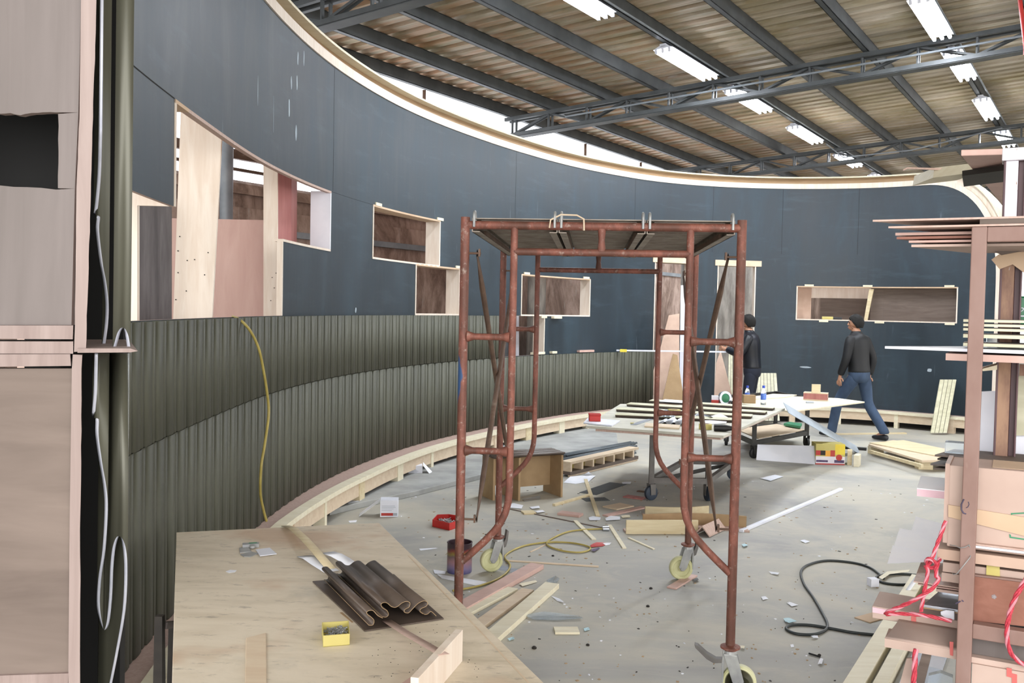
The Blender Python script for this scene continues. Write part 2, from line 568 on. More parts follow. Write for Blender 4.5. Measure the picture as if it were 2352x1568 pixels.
def m_can():
    t = NT('paint_spattered_tin')
    sp = t.n('ShaderNodeSeparateXYZ')
    t.l(t.co.outputs['Object'], sp.inputs[0])
    f = t.noise(t.coord((1, 1, .6)), 14, 4, .6)
    k = t.math('ADD', t.math('MULTIPLY', sp.outputs[2], 5), t.math('MULTIPLY', t.math('SUBTRACT', f, .5), .25))
    col = t.ramp(k, [(0.0, lin('4B4E7E')), (.18, lin('7F7292')), (.36, lin('A0787E')), (.52, lin('6E5A5E')), (.6, lin('8A7A3C')), (.72, lin('7E3A36')), (.8, lin('3C2C34'))])
    return t.fin(col, .45, .2)
MAT['can'] = m_can()
def m_rope():
    t = NT('red_and_white_twisted_rope')
    f = t.noise(t.coord((1, 1, 1)), 120, 2)
    return t.fin(t.ramp(f, [(.4, lin('A8283A')), (.6, lin('BC3C4C'))]), .6)
MAT['rope_red'] = m_rope()
MAT['rope_white'] = M('rope_pink_strand', 'D08E9A', 'C27885', ns=60)
# ================================================================ SHED: floor, roof, eaves wall
b = MB()
b.box(-18, 40, -9, 60, -.12, 0)
struct(b.build('floor', MAT['floor'], org=(0, 0, 0)))
# raised strip of slab along the partition
pts = [P(757, 1184), P(850, 1162), P(960, 1138), P(1060, 1112), P(1136, 1092), P(1300, 1060), P(1420, 1035)]
b = MB()
edge = [V(p.x, p.y, 0) for p in pts]
back = [WP(wall_hit(x, 900)[0], 0, -.05) for x in (1420, 1300, 1180, 1050, 950, 850, 800, 765)]
b.prism(edge + back, (0, 0, .05))
struct(b.build('trim_1', MAT['slab'], bevel=.006))

# corrugated roof sheet
b = MB()
pitch = .24
nu = int(62 / pitch)
lo, hi = [], []
for i in range(nu):
    u0 = -14 + i * pitch
    for du, dz in ((0, 0), (.13, 0), (.15, .05), (.22, .05)):
        lo.append(bld(u0 + du, -.45, roof_z(-.45) + .10 + dz))
        hi.append(bld(u0 + du, 17, roof_z(17) + .10 + dz))
b.grid([lo, hi])
struct(b.build('ceiling', MAT['roof'], org=bld(0, 0, 0)))

QP = [0, .68, 1.57, 2.36, 3.3, 4.17, 5.07, 5.92, 6.8, 7.7, 8.6]
ORD = ['lowest dark steel purlin, along the eaves above the white daylight strip', 'second dark steel purlin up from the eaves',
       'third dark steel purlin up from the eaves', 'fourth dark steel purlin, just below the left lamp row',
       'dark steel purlin that carries the left row of fluorescent lamps', 'first dark steel purlin up from the left lamp row',
       'dark steel purlin just left of the right lamp row', 'dark steel purlin that carries the right row of fluorescent lamps',
       'first dark steel purlin beyond the right lamp row', 'second dark steel purlin beyond the right lamp row', 'third dark steel purlin beyond the right lamp row']
for q, lb in zip(QP, ORD):
    b = MB()
    z0 = roof_z(q)
    a0, a1 = bld(-14, q, 0), bld(48, q, 0)
    for (qa, qb, za, zb) in ((-.035, .035, z0 - .06, z0 - .052), (.028, .035, z0 - .06, z0 + .09), (-.035, .035, z0 + .084, z0 + .092), (-.035, -.028, z0 - .06, z0 - .03)):
        b.hexa([bld(-14, q + qa, za), bld(48, q + qa, za), bld(48, q + qb, za), bld(-14, q + qb, za),
                bld(-14, q + qa, zb), bld(48, q + qa, zb), bld(48, q + qb, zb), bld(-14, q + qb, zb)])
    tag(b.build('roof_purlin', MAT['steel']), lb, 'purlin', 'purlins under the shed roof')

def truss(u, lb):
    q0, q1, dz = -.05, 12.5, -.34
    t = thing('roof_truss', lb, 'truss', bld(u, q0, roof_z(q0) + dz - .06), 0, 'trusses under the shed roof')
    for nm, za in (('top_chord', -.10), ('bottom_chord', dz)):
        b = MB()
        for s in (-.07, .07):
            b.bar(bld(u + s, q0, roof_z(q0) + za), bld(u + s, q1, roof_z(q1) + za), .05, .05)
        if nm == 'bottom_chord':
            b.bar(bld(u, q0 - .02, roof_z(q0) + za - .03), bld(u, q1, roof_z(q1) + za - .03), .16, .008)
        b.build(nm, MAT['steel'], t)
    k = 0
    q = q0 + .12
    while q < q1 - .7:
        b = MB()
        for s in (-.055, .055):
            b.bar(bld(u + s, q, roof_z(q) - .1), bld(u + s, q, roof_z(q) + dz), .035, .02, up=Q)
        b.build('upright', MAT['steel'], t)
        b = MB()
        qa, qb = (q, q + .62)
        za, zb = (-.11, dz + .02) if k % 2 else (dz + .02, -.11)
        for s in (-.03, .03):
            b.bar(bld(u + s, qa, roof_z(qa) + za), bld(u + s, qb, roof_z(qb) + zb), .022, .026)
        b.build('diagonal', MAT['steel'], t)
        k += 1
        q += .62
    return t
truss(-5.15, 'grey lattice roof truss crossing the top left corner above the rim')
t2 = truss(.1, 'grey lattice roof truss across the upper middle with a pipe along it')
truss(5.9, 'grey lattice roof truss across the roof behind the piped one')
truss(11.8, 'far grey lattice roof truss seen over the right end of the partition')
b = MB()
b.tube([bld(-.02, 1.0, roof_z(1) - .22), bld(-.02, 12, roof_z(12) - .22)], .014, 8)
b.build('conduit', MAT['steel_light'], t2)
# stub column under the truss end
b = MB()
c = bld(.1, 0, 0)
b.tube([c, c + Z * (roof_z(0) - .37)], .055, 16)
b.box(c.x - .13, c.x + .13, c.y - .13, c.y + .13, roof_z(0) - .40, roof_z(0) - .37)
tag(b.build('eaves_column', MAT['steel_light'], smooth=True), 'grey round column under the end of the piped roof truss', 'column')

# eaves wall: stained concrete, daylight strip over it
b = MB()
def wall_slab(b, u0, u1, q0, q1, z0, z1, m=0):
    b.hexa([bld(u0, q0, z0), bld(u1, q0, z0), bld(u1, q1, z0), bld(u0, q1, z0), bld(u0, q0, z1), bld(u1, q0, z1), bld(u1, q1, z1), bld(u0, q1, z1)], m)
wall_slab(b, -14, 30, -.5, -.2, 0, 2.72)
wall_slab(b, -14, 30, -.42, -.24, 2.72, 2.86)
lo = []
for k in range(9):
    a = PI * k / 8
    lo.append((-.33 + .16 * math.cos(a), 2.86 + .16 * math.sin(a)))
b.prism([bld(-14, q, z) for q, z in lo], U * 44)
struct(b.build('wall_left', MAT['stain'], org=bld(-5, -.35, 0)))
b = MB()
n = 300
lo = []
for i in range(n):
    u0 = -14 + i * .15
    lo += [(u0, 0), (u0 + .07, 0), (u0 + .09, .02), (u0 + .13, .02)]
b.grid([[bld(u, -.36 - d, 2.98) for u, d in lo], [bld(u, -.36 - d, roof_z(-.36) + .09) for u, d in lo]])
struct(b.build('window_1', MAT['clere']))
b = MB()
for z in (3.28,):
    b.bar(bld(-14, -.26, z), bld(30, -.26, z), .06, .10)
    b.bar(bld(-14, -.25, z - .16), bld(30, -.25, z - .16), .04, .03)
for u in (-7.6, -1.6, 3.0, 5.3, 9, 13):
    b.bar(bld(u, -.3, 2.95), bld(u, -.3, roof_z(-.3) + .05), .045, .03)
struct(b.build('trim_2', MAT['rustbrown']))
b = MB()
b.bar(bld(-14, -.17, 2.48), bld(8, -.17, 2.48), .05, .07)
tag(b.build('cable_trunking', MAT['steel_light']), 'pale horizontal cable trunking on the stained concrete wall, seen through the tall opening', 'trunking')
p = D(520, 440, 8.7)
b = MB()
b.tube([(p.x, p.y, 0), (p.x, p.y, 4.4)], .06, 20)
b.lathe((p.x, p.y, 2.40), [(.06, 0), (.068, .01), (.068, .05), (.06, .06)])
tag(b.build('shed_column', MAT['steel_light'], smooth=True), 'pale round steel column behind the tall stepped opening', 'column')

# ================================================================ lamps
def lamp_proto(lb):
    t = thing('fluorescent_lamp', lb, 'lamp', (0, 0, 0), 0, 'fluorescent lamps on the purlins')
    L = .74
    b = MB()
    b.box(-L, L, -.035, .035, .01, .05)
    b.hexa([(-L, -.12, -.005), (L, -.12, -.005), (L, .12, -.005), (-L, .12, -.005), (-L, -.04, .03), (L, -.04, .03), (L, .04, .03), (-L, .04, .03)])
    b.build('housing', MAT['white'], t, bevel=.003)
    for y in (-.08, 0, .08):
        b = MB()
        b.tube([(-L + .02, y, -.03), (L - .02, y, -.03)], .019, 10)
        b.build('lamp_tube', MAT['tube_light'], t, smooth=True)
        for s in (-1, 1):
            b = MB()
            b.box(s * (L - .01) - .012, s * (L - .01) + .012, y - .014, y + .014, -.05, .0)
            b.build('lamp_holder', MAT['white'], t)
    return t
LAMPS = [(-3.95, 0, 'lit three-tube fluorescent lamp cut by the top edge, nearest of the left row'),
         (-1.07, 0, 'lit three-tube fluorescent lamp of the left row, just before the piped truss'),
         (1.17, 0, 'lit three-tube fluorescent lamp of the left row, just behind the piped truss'),
         (4.0, 0, 'lit three-tube fluorescent lamp midway between the two long trusses, left row'),
         (6.95, 0, 'lit fluorescent lamp of the left row half hidden by the second long truss'),
         (9.85, 0, 'lit fluorescent lamp farthest along the left row, low over the partition rim'),
         (-.98, 1, 'big lit fluorescent lamp cut by the top edge in the right row'),
         (1.16, 1, 'lit fluorescent lamp of the right row seen through the piped truss'),
         (4.0, 1, 'lit fluorescent lamp of the right row between the two long trusses'),
         (6.75, 1, 'lit fluorescent lamp of the right row just over the wooden board on the rack')]
proto = lamp_proto('')
ang = math.atan2(U.y, U.x)
for i, (u, k, lb) in enumerate(LAMPS):
    o = proto if i == 0 else copy_tree(proto)
    q = 5.95 if k else 3.27
    o.location = bld(u, q, roof_z(q) - .12)
    o.rotation_euler = (-math.atan(SL) * 1.0, 0, ang)
    o['label'] = lb
    l = area('lamp_light', bld(u, q, roof_z(q) - .19), bld(u, q, 0), 1.4, .25, 40, (.93, .97, 1))
    l.rotation_euler = (0, 0, ang)
# thin conduits that feed the lamp rows
for q, u0, u1, lb in ((3.27, -9, 11, 'thin pale conduit running along the left lamp row'), (5.95, -9, 9, 'thin pale conduit running along the right lamp row')):
    b = MB()
    b.tube([bld(u0, q + .09, roof_z(q) - .05), bld(u1, q + .09, roof_z(q) - .05)], .012, 8)
    tag(b.build('lamp_conduit', MAT['steel_light']), lb, 'conduit')
b = MB()
b.tube([bld(5.2, 3.3, roof_z(3.3) - .1), bld(5.6, 3.5, roof_z(3.5) - .3), bld(5.75, 4.6, roof_z(4.6) - .3), bld(5.75, 6.0, roof_z(6) - .12)], .012, 8)
tag(b.build('cross_cable', MAT['steel_light'], smooth=True), 'pale cable linking the two lamp rows along the second long truss', 'cable')
b = MB()
p0, p1 = D(2338, -40, 9.4), D(2356, 112, 9.4)
b.tube([p0, p1, p1 + V(.0, 0, -.06)], .02, 10)
tag(b.build('sprinkler_pipe', MAT['red'], smooth=True), 'red pipe hanging at the top right corner of the picture', 'pipe')

# ================================================================ CURVED PARTITION
ZT = 3.70
S0 = .15
S_END = wall_hit(2287, 700)[0]
RX, RZ = 1.05, 1.5
def ztop(s):
    d = s - (S_END - RX)
    if d <= 0: return ZT
    d = min(d / RX, 1)
    return ZT - RZ * (1 - (1 - d ** 2.3) ** (1 / 2.3))
curved = thing('curved_partition', 'long black-painted curved plywood partition with stepped openings', 'partition wall', (1.5, 14.0, 0))
sa, sb, sc_ = sx(399, 480), sx(648, 640), sx(759, 500)
HOLES = [(sx(270, 600), sa, 1.61, 2.145), (sa, sb, 1.61, 2.65), (sb, sc_, 2.145, 2.65),
         (sx(856, 530), sx(1010, 560), 2.145, 2.65), (sx(954, 660), sx(1055, 670), 1.61, 2.145),
         (sx(1197, 680), sx(1355, 680), 1.61, 2.145), (sx(1150, 760), sx(1250, 760), 1.09, 1.61),
         (sx(1501, 750), sx(1578, 750), .3, 2.47), (sx(1645, 750), sx(1732, 750), .3, 2.46),
         (sx(1829, 700), sx(2199, 700), 1.615, 2.15)]
svals = set([round(S0 + .1 * i, 4) for i in range(int((S_END - S0) / .1) + 1)] + [S_END])
for k in range(16): svals.add(S_END - RX * (1 - math.sin(PI / 2 * k / 15)))
for h in HOLES: svals.update(h[:2])
svals = sorted(svals)
svals = [s for i, s in enumerate(svals) if i == 0 or s - svals[i - 1] > 1e-4]
zvals = sorted({.2, 1.09, .3, 1.61, 1.615, 2.145, 2.15, 2.46, 2.47, 2.65, 3.2, ZT})
b = MB()
TH = .02
def inhole(s, z):
    return any(h[0] < s < h[1] and h[2] < z < h[3] for h in HOLES)
vid = {}
def vert(i, j, k):
    s = svals[i]
    z = min(zvals[j], ztop(s))
    key = (i, round(z, 4), k)
    if key not in vid:
        vid[key] = len(b.v)
        b.v.append(WP(s, z, 0 if k == 0 else -TH))
    return vid[key]
ni, nj = len(svals) - 1, len(zvals) - 1
def solidcell(i, j):
    if i < 0 or j < 0 or i >= ni or j >= nj: return False
    if zvals[j] >= max(ztop(svals[i]), ztop(svals[i + 1])) - 1e-6: return False
    return not inhole((svals[i] + svals[i + 1]) / 2, (zvals[j] + zvals[j + 1]) / 2)
def face(vs_, m):
    o = []
    for v_ in vs_:
        if v_ not in o: o.append(v_)
    if len(o) >= 3:
        b.f.append(o)
        b.m.append(m)
for i in range(ni):
    for j in range(nj):
        if not solidcell(i, j): continue
        face([vert(i, j, 0), vert(i + 1, j, 0), vert(i + 1, j + 1, 0), vert(i, j + 1, 0)], 0)
        face([vert(i, j, 1), vert(i, j + 1, 1), vert(i + 1, j + 1, 1), vert(i + 1, j, 1)], 1)
        for (di, dj, a0, a1) in ((-1, 0, (i, j), (i, j + 1)), (1, 0, (i + 1, j), (i + 1, j + 1)), (0, -1, (i, j), (i + 1, j)), (0, 1, (i, j + 1), (i + 1, j + 1))):
            if not solidcell(i + di, j + dj):
                face([vert(*a0, 0), vert(*a1, 0), vert(*a1, 1), vert(*a0, 1)], 1)
b.build('black_panel', [MAT['black'], MAT['ply_edge']], curved)

def pw(s):                                 # the plinth widens along the wall
    t = min(max((s - 3.6) / 2.0, 0), 1)
    return .23 + .10 * t
def sweep(b, path, prof, m=0):             # path of (s, z), profile of (a: out of the panel edge, b: into the room)
    rows = []
    for i, (s, z) in enumerate(path):
        s1, z1 = path[min(i + 1, len(path) - 1)]
        s0, z0 = path[max(i - 1, 0)]
        d = math.hypot(s1 - s0, z1 - z0)
        ns, nz = -(z1 - z0) / d, (s1 - s0) / d
        rows.append([WP(s + ns * a, z + nz * a, bb) for a, bb in prof + prof[:1]])
    b.grid(rows, m)
    for r in (rows[0], rows[-1]):
        b.add(r[:-1], [list(range(len(r) - 1))], m)
    return b
toppath = [(S0 + .1 * i, ZT) for i in range(int((S_END - RX - S0) / .1) + 1)]
toppath += [(S_END - RX * (1 - math.sin(PI / 2 * k / 20)), ztop(S_END - RX * (1 - math.sin(PI / 2 * k / 20)))) for k in range(20)]
toppath += [(S_END, ZT - RZ - .15 * k) for k in range(0, 15)]
b = MB()
sweep(b, toppath, [(-.005, .014), (.075, .014), (.075, -.08), (-.005, -.08)])
b.build('cornice_band', MAT['ply_x'], curved)
b = MB()
sweep(b, toppath, [(.07, -.075), (.165, -.075), (.165, -.09), (.07, -.09)])
b.build('cornice_cove', MAT['cove'], curved)
b = MB()
sweep(b, toppath, [(.163, .02), (.183, .02), (.183, -.32), (.163, -.32)])
b.build('cornice_cap', MAT['pine_pale'], curved)
# inner carcass behind the rounded end
b = MB()
endp = [q for q in toppath if q[0] > S_END - RX - .2]
sweep(b, endp, [(.075, -.05), (.163, -.05), (.163, -.45), (.075, -.45)])
b.build('end_carcass', MAT['ply_x'], curved)

# liners of the openings
def jamb(s, z0, z1, mt, side, nm='jamb', d=.17):
    b = MB()
    a0, a1 = (s, s + .018) if side > 0 else (s - .018, s)
    b.hexa([WP(a0, z0, -d), WP(a1, z0, -d), WP(a1, z0, .006), WP(a0, z0, .006), WP(a0, z1, -d), WP(a1, z1, -d), WP(a1, z1, .006), WP(a0, z1, .006)])
    return b.build(nm, mt, curved)
def lintel(s0, s1, z, mt, side, nm, d=.17):
    b = MB()
    n = max(2, int((s1 - s0) / .1))
    r = []
    z0, z1 = (z, z + .018) if side > 0 else (z - .018, z)
    for i in range(n + 1):
        s = s0 + (s1 - s0) * i / n
        r.append([WP(s, z0, -d), WP(s, z1, -d), WP(s, z1, .006), WP(s, z0, .006), WP(s, z0, -d)])
    b.grid(r)
    for q in (r[0], r[-1]): b.add(q[:4], [(0, 1, 2, 3)])
    return b.build(nm, mt, curved)
wr = MAT['ply_x']
jamb(sc_ - .018, 2.145, 2.65, MAT['white'], 1)
jamb(sb - .018, 1.61, 2.145, wr, 1, d=.035)
lintel(sa + .22, sc_, 2.632, MAT['ply_edge'], 1, 'head_liner', d=.03)
lintel(sa, sa + .22, 2.632, MAT['cardboard_tan'], 1, 'head_liner', d=.2)
lintel(sb, sc_, 2.163, wr, -1, 'sill_liner', d=.06)
jamb(sa, 2.145, 2.65, wr, 1)
for h in HOLES[3:6] + HOLES[9:]:
    jamb(h[0] - .004, h[2], h[3], wr, 1)
    jamb(h[1] + .004, h[2], h[3], wr, -1)
    lintel(h[0], h[1], h[3] + .004, MAT['cardboard_tan'], -1, 'head_liner')
    lintel(h[0], h[1], h[2] - .004, wr, 1, 'sill_liner')
h = HOLES[6]
jamb(h[1] + .004, h[2], h[3], wr, -1)
for h in HOLES[7:9]:
    jamb(h[0] - .004, h[2], h[3], wr, 1)
    jamb(h[1] + .004, h[2], h[3], wr, -1, d=.1)
    b = MB()
    b.hexa([WP(h[0] - .05, h[3] - .01, .012), WP(h[1] + .09, h[3] - .01, .012), WP(h[1] + .09, h[3] - .01, -.25), WP(h[0] - .05, h[3] - .01, -.25),
            WP(h[0] - .05, h[3] + .08, .012), WP(h[1] + .09, h[3] + .08, .012), WP(h[1] + .09, h[3] + .08, -.25), WP(h[0] - .05, h[3] + .08, -.25)])
    b.build('header_block', MAT['ply'], curved)
# small corner cleats
for h, cs in ((HOLES[9], ((.05, 1), (.42, 1), (.92, 1), (.15, 0), (.5, 0), (.93, 0))), (HOLES[5], ((.03, 1), (.9, 1), (.3, 0))), (HOLES[3], ((.03, 1), (.95, 1))), (HOLES[4], ((.9, 1),))):
    for f, top in cs:
        s = h[0] + (h[1] - h[0]) * f
        z = h[3] if top else h[2] - .03
        b = MB()
        b.hexa([WP(s, z, -.01), WP(s + .14, z, -.01), WP(s + .14, z, .012), WP(s, z, .012), WP(s, z + .03, -.01), WP(s + .14, z + .03, -.01), WP(s + .14, z + .03, .012), WP(s, z + .03, .012)])
        b.build('cleat', MAT['pine_pale'], curved)
# plinth under the partition: skirting board, nosing, fascia, blocks
pp = [(S0 + .1 * i, .24) for i in range(int((S_END - S0) / .1) + 1)]
def psweep(nm, prof, mt):                  # profile: (height, in front of the face, share of the plinth's width)
    b = MB()
    b.grid([[WP(s, .24 + a, bb + pw(s) * k) for a, bb, k in prof + prof[:1]] for s, _ in pp])
    for s in (pp[0][0], pp[-1][0]):
        b.add([WP(s, .24 + a, bb + pw(s) * k) for a, bb, k in prof], [list(range(len(prof)))])
    return b.build(nm, mt, curved)
psweep('plinth_deck', [(-.02, -.02, 0), (0, -.02, 0), (0, -.07, 1), (-.02, -.07, 1)], MAT['ply_edge'])
psweep('plinth_nosing', [(-.03, -.08, 1), (.012, -.08, 1), (.006, 0, 1), (-.03, 0, 1)], MAT['pine_pale'])
psweep('plinth_fascia', [(-.15, -.045, 1), (-.03, -.045, 1), (-.03, -.025, 1), (-.15, -.025, 1)], MAT['ply'])
s = S0 + .3
while s < S_END - .1:
    w_ = random.choice((.06, .1, .14))
    b = MB()
    f0, f1 = pw(s) - .11, pw(s) - .018
    b.hexa([WP(s, 0, f0), WP(s + w_, 0, f0), WP(s + w_, 0, f1), WP(s, 0, f1), WP(s, .22, f0), WP(s + w_, .22, f0), WP(s + w_, .22, f1), WP(s, .22, f1)])
    b.build('plinth_block', MAT[random.choice(('pine', 'ply', 'pine_pale'))], curved)
    s += random.uniform(.7, 1.0)
b = MB()
sweep(b, [(q, .2) for q, _ in pp], [(-.2, .02), (0, .02), (0, .0), (-.2, .0)])
b.build('plinth_void_shade', MAT['blackwood'], curved)  # dark strip stands for the shaded void beneath the plinth

def seam(s0, s1, z0, z1):
    m_ = MB()
    n = max(1, int((s1 - s0) / .1))
    if s1 - s0 < .01:
        m_.prism([WP(s0, z0, .0006), WP(s1, z0, .0006), WP(s1, z1, .0006), WP(s0, z1, .0006)], V(.0003, 0, 0))
    else:
        m_.grid([[WP(s0 + (s1 - s0) * i / n, z0, .0006), WP(s0 + (s1 - s0) * i / n, z1, .0006)] for i in range(n + 1)])
    m_.build('panel_seam', MAT['void'], curved)
seam(S0, sa, 2.648, 2.655)
seam(sc_, HOLES[3][0], 2.648, 2.651)
for x in (765, 1185, 1460, 1640, 1800, 1975): 
    s_ = sx(x, 400)
    seam(s_, s_ + .004, 2.66, 3.69)
for x, y, h_, w_ in ((684, 134, .10, .018), (698, 134, .12, .010), (682, 190, .11, .018), (669, 190, .10, .016), (664, 248, .13, .026), (592, 208, .2, .006), (628, 262, .26, .004), (680, 305, .12, .02), (817, 712, .05, .02), (1850, 843, .03, .10), (2135, 850, .05, .05)):
    s_, z_ = wall_hit(x, y)
    m_ = MB()
    m_.prism([WP(s_ + w_ * math.cos(a) * (.8 + .2 * math.sin(2 * a + x)), z_ + h_ * math.sin(a) * .5, .0008) for a in [2 * PI * k / 14 for k in range(14)]], V(.0003, 0, 0))
    m_.build('paint_scuff', MAT['scuff'], curved)
# ---------------------------------------------------------------- fluted cladding (sits on the plinth)
SG_LOW, SG_UP = HOLES[7][0] - .01, HOLES[6][0] - .01
PIT = .166
PROF = [(0, .006), (.003, .05), (.008, .056), (.05, .058), (.09, .056), (.095, .05), (.098, .006), (.112, .006), (.115, .046), (.12, .051), (.136, .052), (.15, .051), (.153, .046), (.156, .006)]
def cladding(s0, s1, z0, z1, off, lift, nm, lb):
    b = MB()
    ps = []
    s = s0 - off
    while s < s1:
        for a, bb in PROF:
            if s0 <= s + a <= s1: ps.append((s + a, bb + lift))
        s += PIT
    ps = [(ps[0][0], .004)] + ps + [(ps[-1][0], .004)]
    b.grid([[WP(s, z0, d) for s, d in ps], [WP(s, z1, d) for s, d in ps]])
    o = b.build(nm, MAT['green'], None, smooth=True)
    o.data.set_sharp_from_angle(angle=math.radians(25))
    md = o.modifiers.new('thickness', 'SOLIDIFY')
    md.thickness = .003
    md.offset = -1
    return tag(o, lb, 'cladding', None)
cladding(S0 + .02, SG_LOW, .243, 1.085, .0, 0, 'fluted_cladding', 'lower course of olive-grey fluted cladding, standing on the curved plinth')
cladding(S0 + .02, SG_UP, 1.09, 1.607, .045, .004, 'fluted_cladding', 'upper course of olive-grey fluted cladding, with its top edge at the openings')
# ================================================================ BEHIND THE PARTITION
def board_px(xl, xr, yt, dep, z0, th, mt, name, lb, xl2=None, xr2=None, yb=725, cat='board', dxr=0):
    """upright board: pixel columns of its left and right edge at the top and bottom, at one distance"""
    a, b_ = D(xl, yt, dep), D(xr, yt, dep + dxr)
    c_, d_ = D(xl2 or xl, yb, dep), D(xr2 or xr, yb, dep + dxr)
    zt = (a.z + b_.z) / 2
    def ext(p, q, z):
        t = (z - p.z) / (q.z - p.z)
        return p.lerp(q, t)
    nrm = V(0, th, 0)
    loop = [ext(a, c_, z0), ext(b_, d_, z0), ext(b_, d_, zt), ext(a, c_, zt)]
    m = MB()
    m.prism(loop, nrm)
    return tag(m.build(name, MAT[mt]), lb, cat)
plank_a = board_px(415, 512, 258, 5.9, 0, .02, 'ply_x', 'plywood_plank', 'wide pale plywood plank with screw holes standing in the tall opening', 398, 487)
plank_b = board_px(605, 637, 355, 7.5, 0, .02, 'ply_x', 'plywood_plank', 'narrow pale plywood plank standing in the tall opening beside the red veneer board', 605, 638)
board_px(637, 670, 360, 7.52, 0, .2, 'ply_red', 'veneer_board', 'red veneered board standing behind the narrow pale plank', 638, 668, dxr=.25)
board_px(386, 612, 503, 7.9, 0, .012, 'ply_pink', 'plywood_sheet', 'large pink plywood sheet leaning behind the planks in the tall opening', 388, 612)
board_px(255, 315, 425, 4.6, 0, .03, 'ply_x', 'plywood_plank', 'pale plywood strip at the left edge of the tall opening, under the black panel', 250, 315)
board_px(318, 392, 445, 5.4, 0, .02, 'whitewash', 'whitewashed_board', 'dark grey board with white paint runs standing at the left of the tall opening', 316, 392, dxr=.25)
for pk, dep, pts_ in ((plank_a, 5.897, ((413, 543), (409, 576), (430, 598), (447, 596), (478, 580), (409, 626), (470, 631), (428, 668), (404, 688))), (plank_b, 7.497, ((634, 627), (625, 637), (630, 661), (622, 690)))):
    for x, y in pts_:
        m = MB(); m.lathe(D(x, y, dep), [(.004, 0), (.004, .002)], 8, V(0, -1, 0)); m.build('screw_hole', MAT['blackwood'], pk)
# whitewashed concrete patch is part of the wall; columns behind the far openings
p = D(1232, 700, 14.3)
b = MB()
b.lathe((p.x, p.y, 0), [(.14, 0), (.14, 3.3)], 28)
tag(b.build('concrete_column', MAT['concrete_col'], smooth=True), 'pale concrete column behind the low stepped opening', 'column')
p = D(1590, 700, 15.7)
b = MB()
b.lathe((p.x, p.y, 0), [(.20, 0), (.20, 3.3)], 28)
tag(b.build('concrete_column', MAT['concrete_col'], smooth=True), 'pale concrete column behind the left tall narrow opening', 'column')
p = D(1690, 700, 16.6)
b = MB()
b.box(p.x - .45, p.x + .3, p.y, p.y + .4, 0, 3.3)
tag(b.build('concrete_pier', MAT['concrete_col']), 'square grey concrete pier behind the right tall narrow opening', 'pier')
b = MB()
q0 = D(1583, 700, 15.2)
b.tube([(q0.x, q0.y, 0), (q0.x, q0.y, 3.4)], .05, 12)
tag(b.build('drain_pipe', MAT['blackr'], smooth=True), 'dark vertical pipe beside the concrete column in the left tall opening', 'pipe')
board_px(1175, 1192, 715, 13.6, 0, .02, 'white', 'white_board', 'narrow white board standing behind the low stepped opening', 1175, 1192, 800)
board_px(1564, 1582, 655, 14.75, 0.02, .012, 'white', 'white_strip', 'tall narrow white strip standing in the left tall opening', 1560, 1580, 915)

def lean_poly(px, dep_b, dep_t, th, mt, name, lb, cat='board'):
    """a cut sheet leaning back: outline in pixels, distance from its lowest to its highest point"""
    y0, y1 = max(p[1] for p in px), min(p[1] for p in px)
    loop = [D(x, y, dep_b + (dep_t - dep_b) * (y0 - y) / (y0 - y1)) for x, y in px]
    m = MB()
    m.prism(loop, V(0, th, .0))
    return tag(m.build(name, MAT[mt]), lb, cat)
dwall = 14.2
lean_poly([(1501, 929), (1560, 929), (1560, 720), (1536, 724), (1518, 795), (1501, 850)], 13.85, 14.35, .012, 'mdf_pink', 'offcut_board', 'tall pinkish fibreboard offcut leaning in the left tall opening')
lean_poly([(1520, 925), (1572, 925), (1556, 815), (1546, 812), (1540, 835)], 13.7, 13.82, .012, 'mdf', 'offcut_board', 'short pointed fibreboard offcut leaning in front of the tall one')
lean_poly([(1640, 915), (1688, 930), (1672, 870), (1655, 803), (1645, 835)], 14.0, 14.5, .012, 'mdf_pink', 'offcut_board', 'pointed pinkish offcut leaning at the right tall opening behind the tables')

# box behind the wide opening on the right
bx = curved
h = HOLES[9]
def lin_q(s0, s1, z0, z1, d0, d1, mt, nm):
    m = MB()
    n = 8
    rows = []
    for i in range(n + 1):
        s = s0 + (s1 - s0) * i / n
        d = d0 + (d1 - d0) * i / n
        rows.append([WP(s, z0, d), WP(s, z1, d), WP(s, z1, d - .012), WP(s, z0, d - .012), WP(s, z0, d)])
    m.grid(rows)
    for q in (rows[0], rows[-1]): m.add(q[:4], [(0, 1, 2, 3)])
    return m.build(nm, MAT[mt], bx)
sm = sx(1997, 700)
lin_q(sm, h[1] + .1, 1.55, 2.2, -.19, -.19, 'ply_brown', 'back_panel')
lin_q(h[0] - .3, sx(1868, 700), 1.55, 2.2, -.20, -.30, 'mdf_pink', 'side_panel')
lin_q(sx(1892, 700), sm + .4, 1.3, 1.98, -.7, -.75, 'ply_brown', 'rear_board')
lin_q(sx(1868, 700) - .1, sm + .5, 1.98, 2.4, -.8, -.8, 'ply_x', 'upper_board')
m = MB()
m.hexa([WP(sx(1984, 730), 1.62, -.02), WP(sx(1992, 730), 1.62, -.02), WP(sx(1992, 730), 1.62, -.1), WP(sx(1984, 730), 1.62, -.1),
        WP(sx(1996, 670), 2.12, -.02), WP(sx(2006, 670), 2.12, -.02), WP(sx(2006, 670), 2.12, -.1), WP(sx(1996, 670), 2.12, -.1)])
m.build('divider', MAT['pine'], bx)
# paint roller on the sill
t = thing('paint_roller', 'small yellow and black paint brush lying on the sill of the wide opening', 'brush', WP(sx(1900, 722), 1.615, -.06))
m = MB(); a, c_ = sx(1889, 722), sx(1914, 722)
m.tube([WP(a, 1.645, -.06), WP(c_, 1.645, -.06)], .03, 12); m.build('brush_head', MAT['yellow'], t, smooth=True)
m = MB(); m.tube([WP(c_, 1.645, -.06), WP(sx(1934, 722), 1.64, -.06)], [.022, .028], 10); m.build('handle', MAT['blackr'], t, smooth=True)

